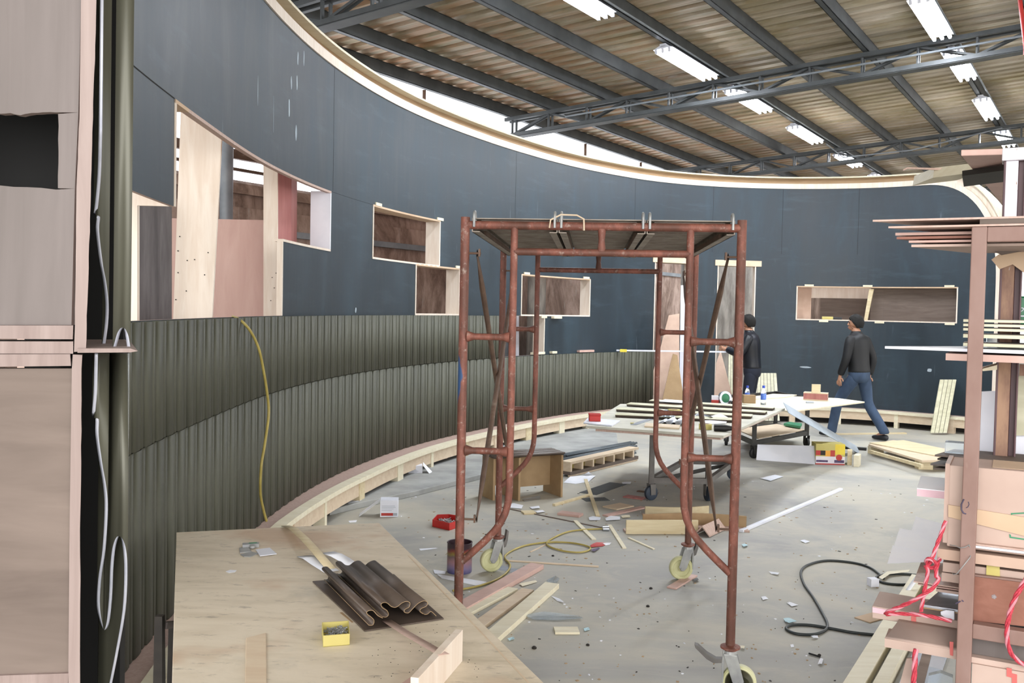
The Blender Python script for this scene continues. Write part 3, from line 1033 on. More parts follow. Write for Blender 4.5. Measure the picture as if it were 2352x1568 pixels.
# ================================================================ NEAR LEFT: unfinished wall end with a cut profile
FD = 1.2
near = thing('plywood_wall_end', 'near plywood end panel with a torn rectangular cut-out at the left edge', 'wall panel', (-.8, FD, 0))
def fg(x, y, dep=FD):
    return D(x, y, dep)
def fgp(px, th, mt, nm, dep=FD, par=near, mats=None, side=None, bevel=0, smooth=False):
    m = MB()
    m.prism([fg(x, y, dep) for x, y in px], V(-.44 * th, th, 0), 0, side)
    return m.build(nm, mats or MAT[mt], par, bevel=bevel, smooth=smooth)
XL = -330
# face panel around the cut-out, one sheet
def torn(pts, amp, n=10):
    o = []
    for (a, b_) in zip(pts[:-1], pts[1:]):
        for k in range(n):
            t = k / n
            o.append((a[0] + (b_[0] - a[0]) * t + random.uniform(-amp, amp), a[1] + (b_[1] - a[1]) * t + random.uniform(-amp, amp)))
    o.append(pts[-1])
    return o
m = MB()
hole = torn([(-130, 262), (-20, 258), (45, 263), (128, 258)], 2.2, 6) + torn([(134, 262), (133, 432)], 1.2, 6) + torn([(128, 434), (-130, 420)], 1.5, 8)
top = [(XL, -420), (188, -420)]
pan = [(XL, 744), (XL, -420), (194, -420), (166, 744)]
# split the sheet into four pieces round the hole, in one mesh
for poly in ([(XL, 262), (XL, -420), (196, -420), (180, 258)] + hole[:19][::-1], [(180, 258), (172, 433)] + hole[19:26][::-1], [(172, 433), (164, 746), (XL, 746), (XL, 420)] + hole[26:][::-1], [(XL, 262), (-130, 262), (-130, 420), (XL, 420)]):
    m.prism([fg(x, y, FD + .004) for x, y in poly], V(0, .012, 0), 0, 1)
m.build('face_panel', [MAT['ply_grey'], MAT['near_edge']], near)
fgp([(XL, 180), (160, 180), (160, 470), (XL, 470)], .004, 'void', 'recess_shade', FD + .12)  # black sheet stands for the shade inside the cut-out
lft = torn([(172, 745), (176, 433), (183, 250), (192, -420)], .5, 8)
rgt = torn([(231, -420), (222, 0), (212, 300), (205, 560), (197, 806)], .8, 9)
fgp([(x, y) for i, (x, y) in enumerate(lft)] + rgt + [(170, 808)], .016, 'near_edge', 'edge_stile', FD - .004)
fgp([(XL, 747), (168, 747), (167, 779), (XL, 776)], .05, 'near_edge', 'rail', FD - .002)
fgp([(XL, 783), (168, 784), (168, 812), (XL, 812)], .05, 'near_edge', 'rail', FD)
fgp([(XL, 814), (161, 813), (163, 840), (XL, 846)], .05, 'near_edge', 'rail', FD - .002)
lower = thing('plywood_wall_end', 'lower near plywood panel with batten frame under the split joint, left edge', 'wall panel', (-.8, FD, 0))
fgp([(XL, 846), (165, 846), (158, 1545), (XL, 1560)], .012, 'ply_brown', 'face_panel', FD + .006, lower)
fgp([(167, 814)] + torn([(188, 814), (185, 1100), (183, 1568), (178, 2900)], 1.2, 8) + [(150, 2900), (157, 1545), (160, 1200), (165, 846)], .02, 'near_edge', 'edge_stile', FD, lower)
fgp([(XL, 1562), (157, 1546), (155, 1600), (XL, 1600)], .02, 'near_edge', 'rail', FD + .001, lower)
fgp([(XL, 1602), (155, 1602), (150, 2900), (XL, 2900)], .012, 'ply_brown', 'face_panel', FD + .006, lower)
fgp([(178, 800), (300, 800), (317, 806), (300, 809), (178, 810)], .28, 'near_edge', 'joint_ledge', FD - .01)
# black board put in as the shade of the gap behind the cladding
m = MB()
m.prism([fg(x, y, FD + .32) for x, y in [(60, -420), (293, -420), (283, 806), (262, 2800), (60, 2800)]], V(0, .02, 0))
m.build('gap_shade_board', MAT['void'], near)
m = MB()
m.prism([fg(x, y, FD + .03) for x, y in [(150, -420), (212, -420), (186, 806), (160, 2800), (120, 2800)]], V(-.46 * .29, .29, 0))
m.build('gap_shade_block', MAT['void'], near)  # black block as the shade between stile and cladding
# cladding with an oblique cut: the cut line runs away from the viewer as it goes down
def cutsheet(pts, ytop, y0, nm, lb):
    pts2 = []
    for i in range(len(pts) - 1):          # smooth the outline
        p0, p1, p2, p3 = [Vector(pts[min(max(j, 0), len(pts) - 1)]) for j in (i - 1, i, i + 1, i + 2)]
        for k in range(5):
            t = k / 5
            pts2.append(.5 * ((2 * p1) + (p2 - p0) * t + (2 * p0 - 5 * p1 + 4 * p2 - p3) * t * t + (3 * p1 - p0 - 3 * p2 + p3) * t ** 3))
    pts2.append(Vector(pts[-1]))
    lo_, hi_ = [], []
    for p in pts2:
        dep = FD + .03 + (p.y - y0) / 800 * .16
        q = fg(p.x, p.y, dep)
        lo_.append(q)
        up_ = fg(p.x, ytop, dep)
        hi_.append(V(q.x + (up_.z - q.z) * .005, q.y, up_.z))
    m = MB()
    m.grid([lo_, hi_])
    o = m.build(nm, [MAT['green_near'], MAT['alu_pale']], None, smooth=True, solid=.0042, rim=1)
    return tag(o, lb, 'cladding')
MAT['green_near'] = M('olive_lacquered_profile', '56564A', '48483E', (4, 4, .3), 4, .36, .3)
cutsheet([(231, 300), (228, 400), (222, 470), (219, 492), (226, 498), (224, 530), (232, 600), (241, 650), (246, 700), (244, 750), (237, 800)], -420, 300, 'profile_sheet', 'upper olive profile sheet with a pale sawn edge, standing on the thin ledge')
cutsheet([(262, 802), (267, 785), (274, 762), (283, 752), (290, 765), (294, 785), (296, 802)], -420, 730, 'profile_sheet', 'rounded upper profile ridge with an arched sawn end above the ledge')
cutsheet([(221, 818), (219, 900), (215, 955), (223, 962), (223, 1000), (231, 1060), (241, 1120), (244, 1170), (239, 1260), (229, 1330), (226, 1390), (232, 1428), (240, 1446), (248, 1428), (254, 1370), (257, 1300), (263, 1252), (274, 1230), (285, 1255), (289, 1310), (285, 1400), (268, 1500), (252, 1580), (240, 1640), (225, 1800)], 811, 812, 'profile_sheet', 'lower profile sheet under the ledge with a looped pale sawn edge')

# ================================================================ FOREGROUND WORKBENCH
BZ = .75
c0, c1, c2, c3 = P(405, 1222, BZ), P(870, 1200, BZ), P(1250, 1568, BZ), P(395, 1568, BZ)
n2 = c1 + (c2 - c1) * 1.30
n3 = c0 + (c3 - c0) * 1.30
bench = thing('workbench', 'scuffed plywood workbench top in the foreground on dark legs', 'workbench', ((c0 + c1 + n2 + n3) / 4) * 1.0 - Z * BZ)
m = MB()
m.prism([v_ - Z * .018 for v_ in (c0, c1, n2, n3)], Z * .018)
m.build('bench_top', MAT['bench'], bench, bevel=.002)
def lerp2(a, b_): return c0.lerp(c1, a).lerp(n3.lerp(n2, a), b_)
for a in (.06, .94):
    for q in (.1, .93):
        p = lerp2(a, q)
        m = MB()
        m.box(p.x - .035, p.x + .035, p.y - .035, p.y + .035, 0, BZ - .1)
        m.build('leg', MAT['blackwood'], bench)
for (a0, q0, a1, q1) in ((.06, .1, .06, .93), (.94, .1, .94, .93), (.06, .1, .94, .1), (.06, .93, .94, .93)):
    m = MB()
    m.bar(lerp2(a0, q0) - Z * .06, lerp2(a1, q1) - Z * .06, .03, .08)
    m.build('apron', MAT['blackwood'], bench)
m = MB()
m.bar(lerp2(.06, .1) - Z * .55, lerp2(.06, .93) - Z * .55, .03, .05)
m.build('stretcher', MAT['blackwood'], bench)
for x, y, nm in ((367, 1413, 'trestle_post'), (398, 1440, 'trestle_post')):
    p = D(x, y, 2.95 if x < 380 else 3.1)
    m = MB(); m.hexa([p + V(-.02, -.02, -p.z), p + V(.02, -.02, -p.z), p + V(.02, .02, -p.z), p + V(-.02, .02, -p.z), p + V(-.012, -.012, 0), p + V(.012, -.012, 0), p + V(.012, .012, 0), p + V(-.012, .012, 0)]); m.build(nm, MAT['blackwood'], bench)
m = MB(); m.bar(D(374, 1436, 2.97), D(460, 1428, 3.2), .03, .02); m.build('trestle_rail', MAT['ply_grey'], bench)
m = MB()
e0, e1 = P(1042, 1385, BZ + .0006), P(1215, 1568, BZ + .0006)
ee = e0 + (e0 - e1) * .9
m.bar(ee, e1 + (e1 - e0) * 1.2, .005, .0006)
m.build('tape_seam', MAT['ply'], bench)

# fluted profile sample on the bench: base sheet and two ribbed profiles
def slab_px(px, z, th, mt, name, lb, cat, group=None, par=None, bevel=.0015):
    m = MB()
    m.prism([P(x, y, z + th) - Z * th for x, y in px], Z * th)
    o = m.build(name, MAT[mt] if isinstance(mt, str) else mt, par, bevel=bevel)
    if lb: tag(o, lb, cat, group)
    return o
t = thing('profile_sample', 'dark bronze fluted aluminium profile sample lying on the workbench', 'aluminium profile', P(880, 1380, BZ))
bz = BZ + .0015
slab_px([(718, 1334), (838, 1447), (1019, 1419), (905, 1318)], bz, .004, 'green_dark', 'base_sheet', None, None, None, t, bevel=0)
A0, A1 = P(838, 1447, bz + .004), P(1019, 1419, bz + .004)     # front end of the sheet
B0, B1 = P(718, 1334, bz + .004), P(905, 1318, bz + .004)
ex = (A1 - A0).normalized()
Lw = (A1 - A0).length
ey = ((B0 - A0) + (B1 - A1)) / 2
def prof_sheet(pts, sk, th, nm='fluted_sheet'):
    """cross-section traced at the near end: (along the end, up) in crop units, then drawn back along the sheet"""
    pl = []
    for x, y in pts:
        u_ = (x - 1046) / 560
        pl.append(Vector((u_ * Lw, max(.001, (826 - 86 * u_ - y) / 3.095 * .00138))))
    pp_ = []
    for i in range(len(pl) - 1):
        p0, p1, p2, p3 = [pl[min(max(j, 0), len(pl) - 1)] for j in (i - 1, i, i + 1, i + 2)]
        for k in range(5):
            tt = k / 5
            pp_.append(.5 * ((2 * p1) + (p2 - p0) * tt + (2 * p0 - 5 * p1 + 4 * p2 - p3) * tt * tt + (3 * p1 - p0 - 3 * p2 + p3) * tt ** 3))
    pp_.append(pl[-1])
    m = MB()
    m.grid([[A0 + ex * p.x + Z * p.y + ey * sk for p in pp_], [A0 + ex * p.x + Z * p.y + ey * .98 for p in pp_]])
    return m.build(nm, [MAT['green_dark'], MAT['mdf']], t, smooth=True, solid=th, rim=1)
prof_sheet([(1080, 800), (1108, 798), (1116, 770), (1098, 748), (1070, 730), (1066, 712), (1088, 702), (1112, 706), (1140, 735), (1176, 752)], .02, .0016)
prof_sheet([(1180, 750), (1208, 752), (1224, 735), (1212, 708), (1180, 690), (1172, 666), (1192, 655), (1216, 660), (1245, 682), (1280, 684), (1318, 656), (1352, 645), (1376, 655), (1370, 682), (1342, 698), (1336, 716), (1366, 722), (1396, 694), (1436, 656), (1480, 638), (1504, 650), (1496, 674), (1458, 692), (1450, 712), (1476, 728)], .04, .0016)
prof_sheet([(1480, 728), (1502, 724), (1524, 706), (1544, 718), (1566, 738)], .03, .0016, 'edge_flange')
# veneer strips through the sample
def ribbon(pts, w_, mt, name, lb, cat, side=None, th=.0012):
    m = MB()
    rows = []
    for i, p in enumerate(pts):
        a = (pts[min(i + 1, len(pts) - 1)] - pts[max(i - 1, 0)]).normalized()
        sd = (side if side is not None else a.cross(Z)).normalized() * w_ / 2
        rows.append([p - sd, p + sd])
    m.grid(rows)
    return tag(m.build(name, MAT[mt], solid=th, smooth=True), lb, cat)
ribbon([P(655, 1207, BZ + .004), P(672, 1212, BZ + .022), P(700, 1237, BZ + .036), P(728, 1268, BZ + .03), P(760, 1306, BZ + .012)], .035, 'pine', 'veneer_strip', 'curled veneer strip running from the far bench edge into the dark profile', 'strip')
ribbon([P(888, 1424, BZ + .012), P(930, 1452, BZ + .03), P(1000, 1492, BZ + .075), P(1020, 1503, BZ + .086)], .028, 'ply_edge', 'veneer_strip', 'thin veneer strip bridging from the dark profile to the plywood offcut', 'strip')
def paper(px, zs, mt, name, lb, cat='paper', group=None, z=0.0):
    """sheet with a little lift: pixel outline on a plane, height above it per corner"""
    ps = [P(x, y, z + .002 + zz) for (x, y), zz in zip(px, zs)]
    c_ = sum(ps, V(0, 0, 0)) / len(ps)
    m = MB()
    mid = [(ps[i] + ps[(i + 1) % len(ps)]) / 2 + Z * random.uniform(0, .002) for i in range(len(ps))]
    vs_ = [c_]
    for i in range(len(ps)): vs_ += [ps[i], mid[i]]
    k = len(vs_) - 1
    m.add(vs_, [(0, 1 + i, 1 + (i + 1) % k) for i in range(k)])
    return tag(m.build(name, MAT[mt], solid=.0008), lb, cat, group)
def wavy_strip(pts, w_, mt, name, lb, cat='paper'):
    return ribbon(pts, w_, mt, name, lb, cat)
wavy_strip([P(698, 1276, BZ + .006), P(712, 1280, BZ + .02), P(732, 1294, BZ + .008), P(762, 1312, BZ + .012)], .055, 'paper', 'paper_strip', 'curling white paper strip sticking out left of the dark profile')
wavy_strip([P(752, 1268, BZ + .02), P(772, 1274, BZ + .03), P(790, 1284, BZ + .014), P(812, 1300, BZ + .01)], .05, 'paper', 'paper_strip', 'short white paper curl at the far end of the dark profile')

# hinges and plate
t = thing('cabinet_hinge', 'small steel cabinet hinge lying with its cup up on the bench', 'hinge', P(580, 1265, BZ))
slab_px([(550, 1257), (572, 1256), (578, 1266), (551, 1268)], BZ, .004, 'zinc', 'hinge_plate', None, None, None, t, bevel=.0008)
slab_px([(552, 1272), (578, 1266), (594, 1270), (575, 1278), (560, 1277)], BZ, .003, 'zinc', 'hinge_wing', None, None, None, t, bevel=.0008)
p = P(580, 1260, BZ)
m = MB(); m.lathe(p, [(.011, .004), (.011, .013), (.009, .014)], 16); m.build('hinge_cup', MAT['zinc'], t, smooth=True)
t = thing('cabinet_hinge', 'steel hinge arm with a green label lying behind the hinge', 'hinge', P(576, 1248, BZ))
slab_px([(557, 1246), (595, 1244), (595, 1249), (557, 1251)], BZ, .014, 'zinc', 'arm_body', None, None, None, t, bevel=.001)
slab_px([(572, 1245.5), (590, 1245), (590, 1246.5), (572, 1247.5)], BZ + .0142, .0006, 'printgreen', 'green_label', None, None, None, t, bevel=0)
slab_px([(587, 1261), (620, 1257), (636, 1271), (597, 1276)], BZ + .004, .0025, 'white', 'cover_plate', 'white square cover plate beside the hinges on the bench', 'plate')
slab_px([(518, 1312), (528, 1308), (544, 1309), (540, 1313), (526, 1315)], BZ, .0008, 'paper', 'paper_scrap', 'small grey paper scrap on the bench left of the dark profile', 'scrap')
# screw box
t = thing('screw_box', 'small yellow card box full of steel screws on the workbench', 'box', P(770, 1468, BZ))
bp = [P(742, 1486, BZ), P(803, 1481, BZ), P(801, 1450, BZ), P(739, 1454, BZ)]
cen = sum(bp, V(0, 0, 0)) / 4
hh = .032
m = MB()
m.prism(bp, Z * .002)
for i in range(4):
    a, b_ = bp[i], bp[(i + 1) % 4]
    ia, ib = a.lerp(cen, .045), b_.lerp(cen, .045)
    m.hexa([a, b_, ib, ia, a + Z * hh, b_ + Z * hh, ib + Z * hh, ia + Z * hh])
m.build('box_shell', MAT['yellow'], t)
rnd = random.Random(3)
m = MB()
for i in range(150):
    a, b_ = rnd.uniform(.12, .88), rnd.uniform(.12, .88)
    p = bp[0].lerp(bp[1], a).lerp(bp[3].lerp(bp[2], a), b_) + Z * rnd.uniform(.012, .024)
    d = V(rnd.uniform(-1, 1), rnd.uniform(-1, 1), rnd.uniform(-.3, .3)).normalized() * .008
    m.tube([p - d, p + d * .7, p + d * .75, p + d], [.0007, .0011, .0024, .0024], 5)
o = m.build('screws', MAT['zinc'], t); o['kind'] = 'stuff'
# plywood angle offcut at lower right of the bench, thin strip at lower left
t = thing('plywood_offcut', 'thick pale plywood offcut standing on edge at the near right of the bench', 'offcut', P(1000, 1560, BZ))
o_top = [P(940, 1590, BZ + .09), P(957, 1590, BZ + .09), P(1062, 1470, BZ + .09), P(1053, 1468, BZ + .09)]
a, b_ = P(960, 1640, BZ), P(1062, 1518, BZ)
d = (b_ - a).normalized(); nrm = V(-d.y, d.x, 0)
m = MB()
m.hexa([a, b_, b_ + nrm * .02, a + nrm * .02, a + Z * .085, b_ + Z * .085, b_ + nrm * .02 + Z * .085, a + nrm * .02 + Z * .085])
m.build('side_board', MAT['ply_x'], t, bevel=.001)
m = MB()
m.hexa([a + nrm * .021, b_ - d * .1 + nrm * .021, b_ - d * .1 + nrm * .05, a + nrm * .09, a + nrm * .021 + Z * .03, b_ - d * .1 + nrm * .021 + Z * .03, b_ - d * .1 + nrm * .05 + Z * .03, a + nrm * .09 + Z * .03])
m.build('inner_cleat', MAT['ply_pink'], t, bevel=.001)
slab_px([(565, 1464), (611, 1452), (613, 1700), (560, 1700)], BZ, .004, 'ply', 'thin_board', 'thin flat wooden strip lying at the near left of the bench', 'strip')
slab_px([(780, 1406), (786, 1405), (812, 1428), (808, 1429)], BZ, .001, 'mdf', 'veneer_splinter', 'brown splinter beside the dark profile on the bench', 'splinter')
for x, y, lb in ((1025, 1408, 'dried brown glue ring on the bench right of the dark profile'),):
    pass
rnd = random.Random(11)
m = MB()
for i in range(60):
    x, y = rnd.uniform(850, 1100), rnd.uniform(1410, 1560)
    if x - 900 > (y - 1340) * 1.2: continue
    p = P(x, y, BZ)
    m.lathe(p, [(rnd.uniform(.0008, .002), 0), (.0006, .0012)], 5)
tag(m.build('bench_crumbs', MAT['blackwood']), 'dark crumbs and sawdust scattered over the workbench', 'crumbs', kind='stuff')
# dark folded trestle beside the bench's left side
# ================================================================ SCAFFOLD TOWER
SC_LOC = V(.385, 4.15, 0)
SC_RZ = -math.radians(4.8)
def sc_loc(x, y, z=0):
    c_, s_ = math.cos(SC_RZ), math.sin(SC_RZ)
    return V(SC_LOC.x + x * c_ - y * s_, SC_LOC.y + x * s_ + y * c_, z)
sca = thing('scaffold_tower', 'rusty red mobile scaffold tower standing in the middle of the floor', 'scaffold', SC_LOC, SC_RZ, local=True)
HW, DEP, ZB, ZTP = .605, 1.83, .225, 2.095
PI_X = .385                                 # inner posts
for y in (0, DEP):
    for s in (-1, 1):
        m = MB()
        m.tube([(s * HW, y, ZB), (s * HW, y, ZTP)], .0205, 16)
        m.build('outer_post', MAT['rust_blue'] if (y == 0 and s < 0) else MAT['rust'], sca, smooth=True)
        m = MB()
        pts_ = [(s * PI_X, y, 2.05), (s * PI_X, y, 1.4), (s * PI_X, y, .88), (s * (PI_X + .004), y, .83), (s * (PI_X + .016), y, .78), (s * (PI_X + .036), y, .735),
                (s * (PI_X + .064), y, .695), (s * (PI_X + .11), y, .645), (s * (PI_X + .16), y, .597), (s * (HW - .012), y, .552)]
        m.tube(pts_, .0165, 12)
        m.build('inner_post', MAT['rust'], sca, smooth=True)
        for z in (1.565, 1.055):
            m = MB()
            m.tube([(s * (HW - .018), y, z), (s * (HW - .05), y, z), (s * (PI_X + .05), y, z), (s * (PI_X + .012), y, z)], [.026, .015, .015, .026], 10)
            m.build('rung', MAT['rust'], sca, smooth=True)
        for z in (1.935, .745):
            m = MB()
            m.tube([(s * (HW - .015), y, z), (s * (HW - .072), y, z)], .005, 8)
            m.bar((s * (HW - .066), y, z - .014), (s * (HW - .066), y, z + .02), .016, .008, up=V(1, 0, 0))
            m.build('brace_lock', MAT['rustbrown'], sca)
    m = MB()
    m.tube([(-HW, y, 2.06), (HW, y, 2.06)], .0185, 14)
    m.build('top_rail', MAT['rust'], sca, smooth=True)
    m = MB()
    m.tube([(-PI_X, y, 1.945), (PI_X, y, 1.945)], [.0165, .0165], 12)
    m.build('portal_rail', MAT['rust'], sca, smooth=True)
    m = MB()
    m.tube([(0, y, 2.05), (0, y, 2.0), (0, y, 1.95)], [.019, .014, .02], 10)
    m.build('stub_post', MAT['rust'], sca, smooth=True)
def brace(s, y0, z0, y1, z1, off):
    x = s * (HW - .055 - off)
    p0, p1 = V(x, y0, z0), V(x, y1, z1)
    d = (p1 - p0).normalized()
    m = MB()
    m.tube([p0 - d * .02, p0 + d * .03], .014, 8)
    n_ = V(1, 0, 0)
    sd = d.cross(n_).normalized()
    rows = []
    L = (p1 - p0).length
    for i, f in enumerate((0, .03, .07, .12, .5, .88, .93, .97, 1)):
        k = min(1, max(0, (min(f, 1 - f) - .02) / .09))
        wd, th = .021 - .003 * k, .003 + .010 * k
        c_ = p0 + d * L * f
        rows.append([c_ + sd * wd * math.cos(a) + n_ * th * math.sin(a) for a in [2 * PI * j / 10 for j in range(11)]])
    m = MB()
    m.grid(rows)
    m.build('cross_brace', MAT['rustbrown'], sca, smooth=True)
for s in (-1, 1):
    brace(s, 0, 1.935, DEP, .745, .0)
    brace(s, DEP, 1.935, 0, .745, .02)
# three steel deck planks
for i, (x0, x1) in enumerate(((-.575, -.195), (-.19, .19), (.195, .575))):
    m = MB()
    m.box(x0, x1, .0, DEP, 2.088, 2.092)
    for xa in (x0, x1 - .004):
        m.box(xa, xa + .004, 0, DEP, 2.03, 2.09)
    m.box(x0, x0 + .035, 0, DEP, 2.03, 2.033)
    m.box(x1 - .035, x1, 0, DEP, 2.03, 2.033)
    y = .05
    while y < DEP - .04:
        m.box(x0 + .036, x1 - .036, y, y + .018, 2.076, 2.087)
        y += .052
    pl = m.build('deck_plank', MAT['deck'], sca)
    for xa in (x0 + .03, x1 - .03):
        m = MB()
        m.bar((xa, .25, 2.045), (xa, DEP - .25, 2.045), .012, .02)
        m.build('stiffener', MAT['rustbrown'], pl)
    for (yy, q) in ((0, -1), (DEP, 1)):
        for xa in (x0 + .012, x1 - .012):
            m = MB()
            arc = [(xa, yy - q * .03, 2.045), (xa, yy - q * .028, 2.09)]
            arc += [(xa, yy + q * .024 * math.cos(a), 2.098 + .022 * math.sin(a)) for a in [PI * (1 - k / 6) for k in range(7)]]
            arc += [(xa, yy + q * .024, 2.05)]
            m.tube(arc, .006, 8)
            m.build('hook', MAT['zinc'], pl, smooth=True)
# casters
def caster(x, y, rz, lever):
    def R(v_):
        c_, s_ = math.cos(rz), math.sin(rz)
        return V(x + v_[0] * c_ - v_[1] * s_, y + v_[0] * s_ + v_[1] * c_, v_[2])
    o = bpy.data.objects.new('caster', None)
    COL.objects.link(o); o.parent = sca; o['_local'] = 1
    def put(m, nm, mt, smooth=True, bevel=0):
        m.v = [R(p) for p in m.v]
        return m.build(nm, MAT[mt], o, smooth=smooth, bevel=bevel)
    m = MB(); m.lathe((0, 0, 0), [(.024, .235), (.043, .228), (.043, .220), (.03, .214), (.026, .2), (.026, .19)], 24); put(m, 'swivel_flange', 'rust')
    m = MB()
    m.lathe((0, 0, 0), [(.03, .212), (.033, .196), (.028, .19)], 20)
    for s in (-1, 1):
        m.prism([(-.028, s * .028, .198), (.03, s * .028, .198), (.062, s * .028, .085), (.05, s * .028, .062), (.03, s * .028, .06), (.012, s * .028, .08)], (0, s * .004, 0))
    m.box(-.028, .03, -.03, .03, .19, .2)
    put(m, 'fork', 'zinc', False, .002)
    m = MB()
    c_ = V(.042, 0, .075)
    m.lathe(c_ - V(0, .02, 0), [(.055, 0), (.068, .0), (.074, .006), (.075, .02), (.074, .034), (.068, .04), (.055, .04), (.05, .034), (.022, .032), (.022, .038), (.01, .04)], 36, (0, 1, 0))
    m.lathe(c_ - V(0, .02, 0), [(.055, 0), (.05, .006), (.022, .008), (.022, .002), (.01, 0)], 36, (0, 1, 0))
    put(m, 'wheel', 'nylon')
    m = MB(); m.tube([c_ - V(0, .036, 0), c_ + V(0, .036, 0)], .008, 12); put(m, 'axle', 'zinc')
    m = MB()
    m.prism([(-.03, -.02, .215), (-.036, -.02, .14), (-.032, -.02, .07), (-.026, -.02, .07), (-.024, -.02, .215)], (0, .04, 0))
    put(m, 'brake_plate', 'zinc', False, .001)
    m = MB()
    if lever > 0:
        pr = [(-.03, .155), (-.07, .15), (-.10, .165), (-.15, .21), (-.155, .225), (-.14, .222), (-.1, .19), (-.06, .17), (-.03, .172)]
    else:
        pr = [(-.03, .15), (-.05, .16), (-.062, .2), (-.068, .26), (-.056, .268), (-.046, .21), (-.03, .18)]
    m.prism([(a, -.018, b_) for a, b_ in pr], (0, .036, 0))
    put(m, 'brake_lever', 'cart_grey', False, .002)
caster(HW, 0, math.radians(-8), 1)
caster(-HW, 0, math.radians(160), -1)
caster(-HW, DEP, math.radians(205), -1)
caster(HW, DEP, math.radians(190), -1)
m = MB()
wp = [sc_loc(-.23, -.02, 2.05), sc_loc(-.225, -.024, 2.085), sc_loc(-.18, -.024, 2.108), sc_loc(-.11, -.024, 2.106), sc_loc(-.08, -.024, 2.09), sc_loc(-.078, -.024, 2.04)]
m.tube(wp, .004, 8)
tag(m.build('plastic_tie', MAT['ply'], smooth=True), 'cream plastic tie looped over the front rail of the scaffold', 'tie')

# ================================================================ WORK TABLES ON CARTS
T1Z, T2Z = .70, .66
def tab(px, z, th):
    return [P(x, y, z) - Z * th for x, y in px]
t1 = thing('work_table', 'pale board-topped work table on a grey wheeled cart, behind the scaffold', 'table', (1.9, 8.9, 0))
tp1 = [(1345, 977), (1662, 1000), (1803, 937), (1425, 927)]
m = MB(); m.prism(tab(tp1, T1Z, .022), Z * .022); m.build('tabletop', MAT['bench2'], t1, bevel=.002)
m = MB(); m.prism(tab([(1368, 984), (1655, 1004), (1790, 945), (1440, 935)], T1Z - .022, .022), Z * .022); m.build('subtop', MAT['ply_edge'], t1)
def cart(t, corners, z0, ztop, mt, wheel, wr=.065):
    a, b_, c_, d_ = [V(p.x, p.y, 0) for p in corners]
    for p in (a, b_, c_, d_):
        m = MB(); m.box(p.x - .022, p.x + .022, p.y - .022, p.y + .022, z0, ztop); m.build('leg', MAT[mt], t)
    for p, q in ((a, b_), (b_, c_), (c_, d_), (d_, a)):
        m = MB(); m.bar(p + Z * (z0 + .03), q + Z * (z0 + .03), .04, .05); m.build('bottom_rail', MAT[mt], t)
        m = MB(); m.bar(p + Z * (ztop - .025), q + Z * (ztop - .025), .04, .045); m.build('top_rail', MAT[mt], t)
    for i, p in enumerate((a, b_, c_, d_)):
        k = bpy.data.objects.new('caster', None); COL.objects.link(k); k.parent = t; k['_local'] = 0
        k.location = (0, 0, 0)
        an = .5 + i * 1.3
        e = V(math.cos(an), math.sin(an), 0); f = V(-e.y, e.x, 0)
        m = MB()
        for s in (-1, 1):
            m.hexa([p + f * s * .026 - e * .02 + Z * .05, p + f * s * .03 - e * .02 + Z * .05, p + f * s * .03 + e * .03 + Z * .05, p + f * s * .026 + e * .03 + Z * .05,
                    p + f * s * .026 - e * .03 + Z * z0, p + f * s * .03 - e * .03 + Z * z0, p + f * s * .03 + e * .03 + Z * z0, p + f * s * .026 + e * .03 + Z * z0])
        m.hexa([p - f * .03 - e * .03 + Z * (z0 - .004), p + f * .03 - e * .03 + Z * (z0 - .004), p + f * .03 + e * .03 + Z * (z0 - .004), p - f * .03 + e * .03 + Z * (z0 - .004),
                p - f * .03 - e * .03 + Z * z0, p + f * .03 - e * .03 + Z * z0, p + f * .03 + e * .03 + Z * z0, p - f * .03 + e * .03 + Z * z0])
        m.build('fork', MAT[mt], k)
        m = MB(); m.lathe(p - f * .02 + Z * wr, [(.02, 0), (wr * .8, 0), (wr, .006), (wr, .034), (wr * .8, .04), (.02, .04)], 20, f); m.build('wheel', MAT[wheel], k, smooth=True)
ca, cb = P(1495, 1148), P(1625, 1150)
cb2 = ca + (cb - ca) * 1.9
dirb = V(.49, 1.1, 0)
cart(t1, [ca, cb, cb + dirb, ca + dirb], .15, T1Z - .044, 'cart_grey', 'rubber')
m = MB(); m.bar(ca + Z * .17, cb + dirb + Z * .17, .03, .03); m.build('diagonal_rail', MAT['cart'], t1)
t2 = thing('work_table', 'pale plywood sheet on a dark wheeled cart, in front of the walking man', 'table', (3.4, 11.3, 0))
tp2 = [(1640, 916), (1815, 944), (1986, 922), (1925, 914), (1760, 907)]
m = MB(); m.prism(tab(tp2, T2Z, .016), Z * .016); m.build('tabletop', MAT['pine_pale'], t2, bevel=.002)
g = [P(1731, 1052), P(1852, 1026), P(1780, 1006), P(1668, 1022)]
cart(t2, g, .15, T2Z - .016, 'cart', 'blackr', .06)
m = MB(); m.prism(tab([(1742, 1006), (1850, 986), (1784, 973), (1690, 985)], .21, .012), Z * .012); m.build('lower_shelf', MAT['ply'], t2)

